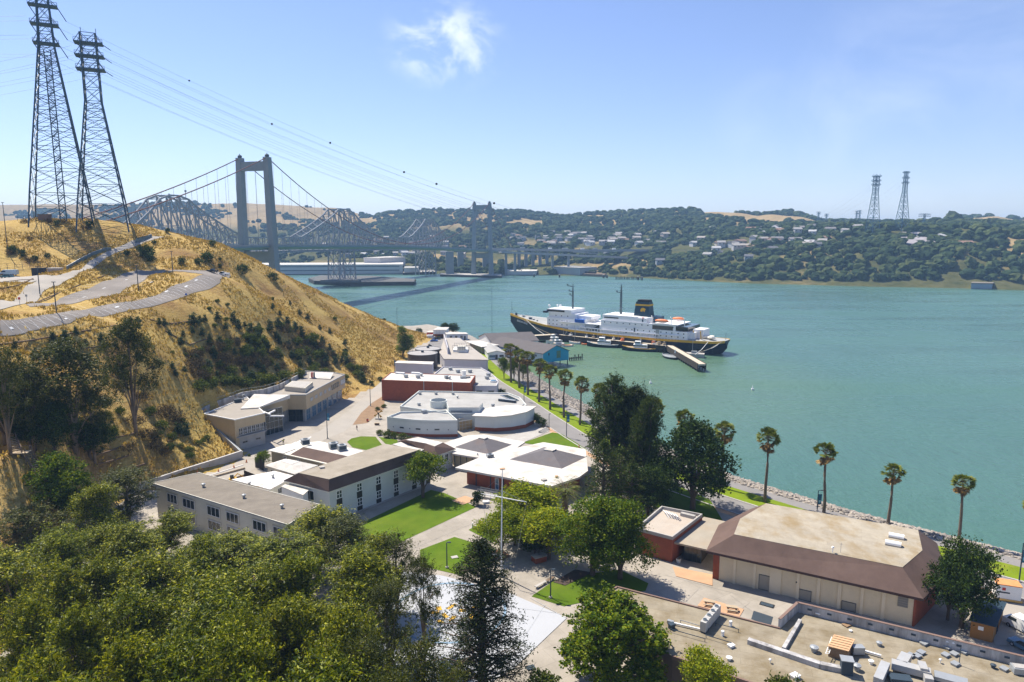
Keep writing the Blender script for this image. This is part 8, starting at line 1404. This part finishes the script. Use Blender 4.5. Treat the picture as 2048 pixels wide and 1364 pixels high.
# ---------------------------------------------------------------- ship
SB, SS = P(5 * 0 + 1040, 668, 0)[:2], P(1438, 708, 0)[:2]; sx = unit(SB - SS); SL = np.linalg.norm(SB - SS); sn = np.array([sx[1], -sx[0]]); sn = sn if sn[1] < 0 else -sn
def sp(s, o, z): q = SS + sx * s + sn * (o - 1.5); return np.array([q[0], q[1], z])
def s_of(px, o=9): lo, hi = -15.0, SL + 15; return min(np.linspace(lo, hi, 400), key=lambda s: abs(proj(sp(s, o, 9))[0] - px))
tS = thing('training_ship', 'navy and white training ship with yellow stripe and dark funnel moored at the pier', 'ship', sp(SL / 2, 0, 0))
STN = [(-4, 4.5, .5, 8.0, 5.0), (-1.5, 7.4, 2.0, 7.8, 2.0), (2, 9.0, 6.5, 7.6, 0), (15, 10.3, 9.5, 7.2, 0), (35, 10.8, 10.5, 6.8, 0), (70, 10.8, 10.8, 6.8, 0), (95, 10.6, 10.2, 7.4, 0), (115, 9.0, 7.0, 9.0, 0), (128, 6.6, 3.6, 10.6, 0), (138, 3.8, 1.0, 12.0, 0), (143, 2.2, .4, 12.7, 3.5), (148, .4, .1, 13.4, 9.5)]
f_ = SL / 139.0; STN = [(a * f_ if a > 0 else a, b_, c, d, e) for a, b_, c, d, e in STN]
dzS = lambda s: np.interp(s, [q[0] for q in STN], [q[3] for q in STN]); hbS = lambda s: np.interp(s, [q[0] for q in STN], [q[1] for q in STN])
def strip(name, m, off, za, zb, s0=-99, s1=999):
    for sg in (-1, 1):
        b = mb(tS); rows = [(a, h + off, d) for a, h, w_, d, e in STN if s0 <= a <= s1]; b.loft([[sp(a, sg * (h - .4), d + za), sp(a, sg * h, d + za), sp(a, sg * h, d + zb), sp(a, sg * (h - .4), d + zb)] for a, h, d in rows]); b.build(name, m, tS)
b = mb(tS); b.loft([[sp(a, -h, d), sp(a, -(h * .35 + w_ * .65), e + (d - e) * .45), sp(a, -w_, e), sp(a, 0, e - 1.5), sp(a, w_, e), sp(a, h * .35 + w_ * .65, e + (d - e) * .45), sp(a, h, d)] for a, h, w_, d, e in STN]); b.build('hull', NAVY, tS)
strip('yellow_stripe', GOLD, .08, -1.0, .35); b = mb(tS); b.prism([sp(a, h - .5, 0)[:2] for a, h, *_ in STN] + [sp(a, -h + .5, 0)[:2] for a, h, *_ in STN[::-1]], [q[3] + .05 for q in STN] + [q[3] + .05 for q in STN[::-1]], [q[3] + .12 for q in STN] + [q[3] + .12 for q in STN[::-1]]); b.build('weather_deck', mat('deck_grey', (.34, .35, .34), .8, .1), tS)
strip('bulwark', SHIPW, .0, .25, 1.1, 20, 108)
def sbox(name, px0, px1, z0, z1, hb=9.2, m=SHIPW, fr=0.0, parent=None, o0=None):
    a, c = s_of(px0), s_of(px1); b = mb(tS); o0 = -hb if o0 is None else o0; q = [sp(a, hb, 0)[:2], sp(c, hb, 0)[:2], sp(c, o0, 0)[:2], sp(a, o0, 0)[:2]]; b.prism(q, z0, z1); return b.build(name, m, parent or tS)
sbox('forward_house', 1094, 1170, 8, 14.5, 9.0); sbox('forward_house', 1096, 1150, 14.5, 17.5, 8.2); sbox('wheelhouse', 1094, 1142, 17.5, 20.0, 8.8); sbox('wheelhouse_windows', 1093, 1128, 18.3, 19.4, 8.9, GLASS); sbox('bridge_wing', 1090, 1096, 17.4, 18.6, 11.5, NAVY); sbox('midship_house', 1160, 1186, 7.5, 12.0, 7.5); sbox('midship_house', 1148, 1178, 14.5, 16.5, 6); sbox('boat_deck', 1122, 1200, 12.0, 12.5, 10.4)
sbox('aft_house', 1200, 1376, 7.0, 12.2, 10.0); sbox('aft_house', 1203, 1352, 12.2, 15.6, 9.8); sbox('upper_house', 1204, 1272, 15.6, 18.8, 8.8); sbox('upper_house', 1256, 1300, 15.6, 18.6, 7.4); sbox('deckhouse', 1268, 1292, 15.6, 18.2, 9.0, SHIPW); sbox('funnel_base', 1288, 1308, 15.6, 19.0, 5.0, mat('funnel_blue', (.03, .075, .11), .5, .08)); sbox('stern_house', 1352, 1388, 7.4, 12.0, 7.5); sbox('boat_platform', 1308, 1356, 15.6, 16.0, 10.4); sbox('stern_block', 1380, 1400, 7.4, 13.5, 4.5, SHIPW, 0, None, -6)
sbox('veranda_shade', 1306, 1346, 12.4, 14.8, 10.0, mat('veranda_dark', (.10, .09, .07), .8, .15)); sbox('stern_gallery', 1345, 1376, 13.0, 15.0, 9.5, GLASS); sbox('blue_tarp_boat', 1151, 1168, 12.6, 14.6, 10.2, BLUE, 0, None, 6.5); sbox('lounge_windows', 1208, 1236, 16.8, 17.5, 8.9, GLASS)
b = mb(tS)
for px in np.linspace(1162, 1362, 34): s = s_of(px); q = [sp(s - .16, hbS(s) + .1, 0)[:2], sp(s + .16, hbS(s) + .1, 0)[:2], sp(s + .16, hbS(s) - .2, 0)[:2], sp(s - .16, hbS(s) - .2, 0)[:2]]; b.prism(q, dzS(s) + .25, dzS(s) + 2.6)
tag(b.build('promenade_stanchions', SHIPW, tS), kind='stuff'); b = mb(tS); rw = [s_of(p_) for p_ in np.linspace(1162, 1362, 20)]; b.loft([[sp(s, hbS(s) - 2, dzS(s) + 2.6), sp(s, hbS(s) + .15, dzS(s) + 2.6), sp(s, hbS(s) + .15, dzS(s) + 2.95), sp(s, hbS(s) - 2, dzS(s) + 2.95)] for s in rw]); b.build('promenade_roof', SHIPW, tS)
pm_ = MB(); pm_.bx(-.32, .32, -.05, .06, -.32, .32); pme = pm_.mesh('porthole', GLASS)
ports = [(x, z, 9.02) for x in (1098, 1106, 1114, 1124, 1134) for z in (12.6, 10.2)] + [(1110, 15.8, 8.22), (1122, 15.8, 8.22), (1134, 15.8, 8.22)] + [(x, z, 9.82) for x in np.linspace(1210, 1346, 12) for z in (14.3,)] + [(x, z, 10.02) for x in np.linspace(1254, 1368, 11) for z in (11.0, 8.9)]
for px, z, hb in ports: s = s_of(px); o = link('porthole', pme, tS); o.location = Vector(sp(s, hb, z) - np.array(tS.location)); o.rotation_euler = (0, 0, math.atan2(sx[1], sx[0]) + math.pi)
def tap(px0, px1, w0, k, z0, z1, m, nm, par=None):
    a, c = s_of(px0, 0), s_of(px1, 0); mid = (a + c) / 2; b = mb(tS); b.loft([[sp(mid + (s - mid) * kk, o * kk, z) for s, o in ((a, w0), (c, w0), (c, -w0), (a, -w0))] for kk, z in ((1, z0), (k, z1))]); return b.build(nm, m, par or tS)
fu = tap(1272, 1302, 3.6, .80, 18.8, 27.4, mat('funnel_navy', (.014, .045, .07), .4, .1), 'funnel'); tap(1273.2, 1300.8, 3.2, .97, 25.0, 26.0, GOLD, 'funnel_band', fu); tap(1276.5, 1298, 2.8, .95, 27.4, 28.6, BLACK, 'funnel_cap', fu)
bear = [(-1.7, -.8), (-1.75, .2), (-1.3, .75), (-.6, .95), (0, 1.05), (.7, .85), (1.25, .75), (1.75, .35), (1.8, .05), (1.3, -.1), (1.2, -.9), (.85, -.9), (.75, -.3), (.25, -.35), (.2, -.9), (-.2, -.9), (-.3, -.3), (-.8, -.35), (-.9, -.9), (-1.3, -.9), (-1.35, -.35), (-1.4, -.9)]
s0 = s_of(1285, 3.4); b = mb(tS); tilt = lambda z: 3.6 - (z - 18.8) / 8.6 * .72 + .10
b.add([sp(s0 - x * .95, tilt(22.6 + y * 1.25), 22.6 + y * 1.25) for x, y in bear] + [sp(s0 - x * .95, tilt(22.6 + y * 1.25) - .3, 22.6 + y * 1.25) for x, y in bear], [tuple(range(len(bear)))] + [(i, (i + 1) % len(bear), len(bear) + (i + 1) % len(bear), len(bear) + i) for i in range(len(bear))]); b.build('bear_emblem', GOLD, fu)
for px, z0, z1, r_, arms in ((1145, 16, 36.5, .75, ((34.5, 3), (31, 2), (28.5, 1.6))), (1241, 18.8, 37.5, .85, ((32, 2.2),))):
    s = s_of(px, 0); b = mb(tS); b.tube([sp(s, 0, z0), sp(s, 0, z0 + (z1 - z0) * .72), sp(s, 0, z1)], [r_, r_ * .8, r_ * .25], 8); ms = b.build('mast', mat('mast_grey', (.10, .14, .15), .6, .1), tS); b = mb(tS)
    for z, L in arms: b.bar(sp(s, 0, z), sp(s + L * 1.4, 0, z + .4), .5); b.ball(sp(s + L * 1.4, 0, z + 1.0), .6, 6)
    b.bar(sp(s, -2.5, z1 - 2), sp(s, 2.5, z1 - 2), .2); b.build('crosstree', MATS['mast_grey'], ms)
s = s_of(1022, 0); b = mb(tS); b.bar(sp(SL + 8, 0, 13), sp(SL + 8, 0, 22.5), .25); b.bar(sp(SL + 8, 0, 17), sp(SL + 2, 0, 13), .1); b.build('jackstaff', STEELD, tS); b = mb(tS); b.bar(sp(-3, 0, 8), sp(-3, 0, 12.5), .2); b.build('stern_staff', STEELD, tS)
for px0, px1, o in ((1310, 1336, 9.6), (1345, 1368, -6.0)):
    a, c = s_of(px0, o), s_of(px1, o); b = mb(tS); n = 9; rings = []
    for k in range(n): u = k / (n - 1); s = a + (c - a) * u; w_ = 1.35 * math.sin(math.pi * (u * .9 + .05)) ** .5; rings.append([sp(s, o + w_ * math.cos(q), 17.6 + w_ * .85 * math.sin(q)) for q in np.linspace(0, 2 * math.pi, 11)[:-1]])
    b.loft(rings); lb = b.build('lifeboat', mat('lifeboat_orange', (.78, .22, .07), .5, .05), tS, True); b = mb(tS); b.loft([[q * [1, 1, 0] + [0, 0, 16.2 + (q[2] - 16.7) * .5] if False else np.array([q[0], q[1], min(q[2], 17.3)]) for q in r_] for r_ in rings]); b.build('boat_hull', SHIPW, lb)
for px in (1304, 1342, 1368): s = s_of(px); b = mb(tS); b.tube([sp(s, 9.2, 15.6), sp(s, 9.6, 19.5), sp(s, 10.6, 20.3)], .28, 5); b.build('davit', SHIPW, tS)
for px, o, z, r_ in ((1103, 3, 20.9, .9), (1124, 2, 21.2, .9), (1110, -3, 20.8, .7)): s = s_of(px, 0); b = mb(tS); b.bar(sp(s, o, 20), sp(s, o, z), .3); b.ball(sp(s, o, z + .5), r_, 8); b.build('radome', SHIPW, tS)
rs = random.Random(3)
for i in range(16): px = rs.uniform(1034, 1090); s = s_of(px, 0); o = rs.uniform(-.5, .8) * hbS(s) * .8; b = mb(tS); b.rbox(sp(s, o, 0), rs.uniform(.8, 2), rs.uniform(.8, 1.6), dzS(s), dzS(s) + rs.uniform(.7, 1.8), rs.random()); b.build('deck_winch', STEELD if i % 3 else GALV, tS)
for i in range(10): px = rs.uniform(1164, 1198); s = s_of(px, 0); b = mb(tS); b.rbox(sp(s, rs.uniform(-6, 9), 0), rs.uniform(.6, 2), .8, 7.2, 7.2 + rs.uniform(1, 4), rs.random()); b.build('deck_gear', [GALV, STEELD, SHIPW][i % 3], tS)
for px0, px1, z0, z1, o in ((1176, 1200, 8, 13, 8), (1190, 1168, 8, 17, 2), (1204, 1185, 9, 14, -2), (1150, 1120, 15, 12, 9)): b = mb(tS); b.bar(sp(s_of(px0), o, z0), sp(s_of(px1), o, z1), .45); b.build('derrick', SHIPW, tS)
b = mb(tS)
for k in range(14): u = k / 13; s = s_of(1392 + 36 * u, 0); b.ball(sp(s, rs.uniform(-5, 5), 9.0 + rs.uniform(0, .7)), rs.uniform(1.4, 2.2), 7, .5)
b.build('canvas_cover', mat('cream_canvas', (.72, .68, .58), .9, .05), tS)
for px in (1410, 1418, 1425): b = mb(tS); b.rbox(sp(s_of(px, 0), 3, 0), 1.2, 1.2, 7.8, 9.2, .3); b.build('deck_winch', TERRA, tS)
for px, m_ in ((1384, GOLD), (1398, GOLD)): b = mb(tS); b.bar(sp(s_of(px), 6, 8), sp(s_of(px), 7.5, 13), .5); b.build('deck_crane', m_, tS)
for px, z, h, w_ in ((1270, 9, 3.2, .9), (1316, 8, 4.6, 2.2), (1284, 16, 1.4, .8)): s = s_of(px); b = mb(tS); c = sp(s, 10.06 if z < 12 else 9.05, 0); q = [c[:2] - sx * w_ / 2, c[:2] + sx * w_ / 2, c[:2] + sx * w_ / 2 + sn * .08, c[:2] - sx * w_ / 2 + sn * .08]; b.prism(q, z, z + h); b.build('door' if w_ < 2 else 'side_ladder', STEELD if w_ < 1 else GALV, tS)
for px, z in ((1285, 17), (1322, 16.6)): b = mb(tS); b.rbox(sp(s_of(px), 8.4, 0), 1.0, 1.0, z, z + 1.6, .2); b.build('red_locker', RED, tS)
for k, (sa_, za, tgt) in enumerate(((-3, 8, P(1408, 702, 4)), (-3, 8, P(1395, 706, 4)), (4, 7.5, P(1390, 709, 4)), (SL - 2, 11.5, P(1105, 670, 4)), (SL - 8, 11, P(1090, 670, 4)))): b = mb(tS); a = sp(sa_, hbS(sa_), za); b.tube([a, lerp(a, tgt, .5) - [0, 0, .8], tgt], .12, 4); b.build('mooring_line', WOODL if k % 2 else WHITE, tS)
def text_on(txt, s, o, z, size, m, parent, name, slope):
    cu = bpy.data.curves.new(name, 'FONT'); cu.body = txt; cu.size = size; cu.extrude = .02; cu.align_x = 'CENTER'; o_ = bpy.data.objects.new(name, cu); COL.objects.link(o_); dg = bpy.context.evaluated_depsgraph_get(); me = bpy.data.meshes.new_from_object(o_.evaluated_get(dg)); bpy.data.objects.remove(o_); me.materials.clear(); me.materials.append(m)
    ob = link(name, me, parent); c = sp(s, o, z); e = sp(s - 1, hbS(s - 1) - hbS(s) + o, z + dzS(s - 1) - dzS(s)); X = Vector(e - c).normalized(); Y = Vector((0, 0, 1)); Y = (Y - X * Y.dot(X)).normalized(); Z = X.cross(Y); Mx = Matrix((X, Y, Z)).transposed().to_4x4(); tl = Matrix.Rotation(slope, 4, 'X'); ob.matrix_local = Matrix.Translation(Vector(c - np.array(tS.location))) @ Mx @ tl
text_on('GOLDEN BEAR', s_of(1041, 6), hbS(s_of(1041, 6)) - .15, dzS(s_of(1041, 6)) - 3.3, 1.7, SHIPW, tS, 'ship_name', -.22)
# ---------------------------------------------------------------- pier and boats
def pier(label, pts, w_, name='pier', z=4.0, side=1):
    q = [P(x, y, z) for x, y in pts]; t = thing(name, label, 'pier', v3(q[0], 0)); b = mb(t)
    for a, c in zip(q[:-1], q[1:]): b.obox(a, c, w_, z - .8, z)
    b.build('deck', PIERM, t); b = mb(t)
    for a, c in zip(q[:-1], q[1:]):
        d = unit((c - a)[:2]); n = np.array([-d[1], d[0]]) * (w_ / 2 + .05); 
        for sg in (-1, 1): b.obox(a[:2] + n * sg, c[:2] + n * sg, .35, 1.2, z + .25)
    b.build('fender_board', PILE, t); k = 0; me = None
    for a, c in zip(q[:-1], q[1:]):
        L = np.linalg.norm((c - a)[:2]); d = unit((c - a)[:2]); n = np.array([-d[1], d[0]])
        for u in np.arange(0, L, 4.0):
            for o in (-.45, .45):
                if me is None: m_ = MB(); m_.cyl((0, 0), .26, -3, z - .8, 7); me = m_.mesh('pile', PILE)
                k += 1
                if k > 95: break
                ob = link('pile', me, t); pp = a[:2] + d * u + n * o * w_; ob.location = (pp[0] - t.location[0], pp[1] - t.location[1], 0)
    return t
pier('long timber pier deck running along the near side of the training ship', [(1036, 672.5), (1117, 668.5), (1335, 691)], 6.5); pier('narrow timber finger pier reaching toward the camera from the ship pier', [(1337, 690), (1404, 728)], 4.0)
t = thing('gangway', 'pale sloping gangways from the boathouse to the ship pier', 'gangway', P(1062, 676, 4)); b = mb(t); b.obox(P(1047, 673, 4), P(1072, 681, 2), 1.6, 2.6, 3.4); b.build('ramp', GALV, t); b = mb(t); [b.bar(P(1047, 673, 4.9) + [0, o, 0], P(1072, 681, 4.3) + [0, o, 0], .12) for o in (-.8, .8)]; b.build('rail', WHITE, t)
rs = random.Random(8)
for i in range(14):
    u = rs.uniform(.05, .97); x = 1117 + 218 * u; y = 668.5 + 22.5 * u; p = P(x, y, 4.0); k = rs.choice(['crate', 'crate', 'van']); t = thing('pier_crate', 'boxes of gear stacked on the long ship pier', 'crate', p, 'gear on the ship pier'); b = mb(t); b.rbox(p, rs.uniform(1, 3), rs.uniform(1, 2), 4, 4 + rs.uniform(.7, 1.8), rs.random()); b.build('box', [WHITE, WOODL, ORANGE, STEELD, CREAM][i % 5], t); b = mb(t); b.rbox(p, .8, .8, 4 + 1.8, 4 + 2.1, 0); b.build('lid', GALV, t)
for i, (x, y, u) in enumerate(((1127, 670, 0), (1151, 673, 0), (1170, 675, 0), (1195, 678, 0), (1236, 682, 0), (1281, 687, 0))): p = P(x, y, 4); t = thing('pier_lamp', 'slim lamp pole along the near edge of the ship pier', 'lamp pole', p, 'lamp poles on the ship pier'); b = mb(t); b.bar(p, p + [0, 0, 5.5], .16); b.build('pole', GALV, t); b = mb(t); b.ball(p + [0, 0, 5.6], .25, 6); b.build('lamp', WHITE, t)
def boat(label, bow, stern, beam, free, hullm, house=True, cab=WHITE, deckm=WOODL, mast=0, cat='boat', name='boat', hz=2.4, rim=GOLD):
    a, c = P(*stern, 0)[:2], P(*bow, 0)[:2]; L = np.linalg.norm(c - a); X = (c - a) / L; N = np.array([-X[1], X[0]]); t = thing(name, label, cat, v3((a + c) / 2, 0)); q = lambda s, o, z: np.array([*(a + X * s * L + N * o * beam / 2), z])
    S_ = [(0, .75, .6, free * 1.05), (.25, 1, .85, free * .9), (.55, 1, .85, free * .95), (.8, .7, .45, free * 1.2), (.95, .25, .08, free * 1.5), (1.0, .04, .02, free * 1.62)]
    b = mb(t); b.loft([[q(s, -h, z), q(s, -w_, 0), q(s, 0, -.6), q(s, w_, 0), q(s, h, z)] for s, h, w_, z in S_]); b.build('hull', hullm, t); b = mb(t)
    for sg in (-1, 1): b.loft([[q(s, sg * (h - .08), z - .05), q(s, sg * (h + .04), z - .05), q(s, sg * (h + .04), z + .22), q(s, sg * (h - .08), z + .22)] for s, h, w_, z in S_])
    b.build('gunwale', rim, t); b = mb(t); b.prism([q(s, -h * .9, 0)[:2] for s, h, w_, z in S_] + [q(s, h * .9, 0)[:2] for s, h, w_, z in S_[::-1]], [z - .12 for *_, z in S_] + [z - .12 for *_, z in S_[::-1]], [z - .04 for *_, z in S_] + [z - .04 for *_, z in S_[::-1]]); b.build('deck', deckm, t)
    if house:
        for s0, s1, z0, z1, w_, nm in ((.25, .66, free * .8, free * .9 + hz, .62, 'cabin'), (.45, .62, free * .9 + hz, free * .9 + hz * 1.75, .5, 'wheelhouse')):
            if L < 9 and nm == 'wheelhouse': continue
            b = mb(t); b.prism([q(s0, -w_, 0)[:2], q(s1, -w_, 0)[:2], q(s1, w_, 0)[:2], q(s0, w_, 0)[:2]], z0, z1); cb = b.build(nm, cab, t); b = mb(t); ww = w_ + .03; b.prism([q(s0 + .02, -ww, 0)[:2], q(s1 + .005, -ww, 0)[:2], q(s1 + .005, ww, 0)[:2], q(s0 + .02, ww, 0)[:2]], z1 - hz * .42, z1 - hz * .18); b.build('windows', GLASS, cb)
    if mast: b = mb(t); b.bar(q(.5, 0, free), q(.5, 0, free + mast), .15); b.build('mast', GALV, t)
    return t
boat('white tugboat with dark lower hull moored mid way along the pier', (1174, 692), (1238, 695), 6.5, 1.8, NAVY, rim=WHITE, mast=6); boat('small tug with gold rim and white cabin moored near the pier corner', (1244, 700), (1312, 703), 6.2, 1.7, NAVY, mast=6)
boat('pale motor launch moored beside the boathouse roof, leftmost', (1092, 687), (1122, 684), 4.5, 1.3, WHITE, rim=GALV, mast=4); boat('second pale launch moored behind the boathouse roof', (1100, 692), (1128, 690), 4.2, 1.2, WHITE, rim=GALV); boat('small orange and white skiff right of the moored launches', (1124, 694), (1145, 692), 3, .8, WHITE, False, rim=ORANGE); boat('low white sailboat with tall bare mast against the pier', (1138, 687), (1160, 688), 3.2, 1.0, WHITE, False, mast=11, rim=WHITE); boat('tiny orange rowing boat left of the white tugboat', (1163, 689), (1172, 690), 2, .6, ORANGE, False, rim=ORANGE); boat('white cabin cruiser on the far side of the white tugboat', (1240, 687), (1222, 684), 3.8, 1.3, WHITE, rim=WHITE)
boat('grey flat work barge lying left of the finger pier', (1325, 713), (1357, 719), 7, 1.1, NAVY, False, rim=GALV, deckm=GALV, name='barge', cat='barge')
q = P(1388, 714, 0); t = thing('float_dock', 'concrete mooring float with a thin mast right of the finger pier', 'float', q); b = mb(t); b.rbox(q, 11, 5, -.5, 2.2, -.35); b.build('float', CONC, t); b = mb(t); b.rbox(q, 3, 2, 2.2, 3.4, -.35); b.build('hut', GALV, t); b = mb(t); b.bar(q + [-1, 0, 2], q + [-1, 0, 13], .16); b.build('mast', GALV, t); b = mb(t); b.rbox(q - [0, .5, 0], 8, 4, -2, -.4, -.35); b.build('pontoon', PILE, t)
q = P(1350, 708, 4); t = thing('ladder_sign', 'white marker board on the ship pier corner', 'marker', q); b = mb(t); b.bx(q[0] - .3, q[0] + .3, q[1] - .05, q[1] + .05, 4.4, 6.4); b.build('board', WHITE, t); b = mb(t); b.bar(q, q + [0, 0, .5], .12); b.build('post', STEELD, t)
for x, y, lab in ((1301, 767, 'small white buoy floating beyond the tall pines'), (1505, 780, 'small white buoy floating in open water right of the pier'), (937, 574, 'small dark channel buoy off the far suspension tower')): q = P(x, y, 0); t = thing('buoy', lab, 'buoy', q); b = mb(t); b.cyl(q, .6, -.4, .7, 10); b.build('float', WHITE if x > 1000 else BLACK, t); b = mb(t); b.cyl(q, .3, .7, 2.2, 8, .08); b.build('top', WHITE if x > 1000 else BLACK, t)
# ---------------------------------------------------------------- air between here and the far hills
HZ = True
if HZ:
    m = bpy.data.materials.new('haze_air'); m.use_nodes = True; nt = m.node_tree; nt.nodes.clear(); o = nt.nodes.new('ShaderNodeOutputMaterial'); v = nt.nodes.new('ShaderNodeVolumePrincipled'); v.inputs['Color'].default_value = (.40, .66, 1.0, 1); v.inputs['Density'].default_value = 0.00014; v.inputs['Anisotropy'].default_value = 0.0; nt.links.new(v.outputs[0], o.inputs['Volume'])
    b = MB((0, 1500, -5)); b.bx(-6000, 6000, -500, 8000, -7.5, 260); tag(b.build('haze', m), kind='stuff')
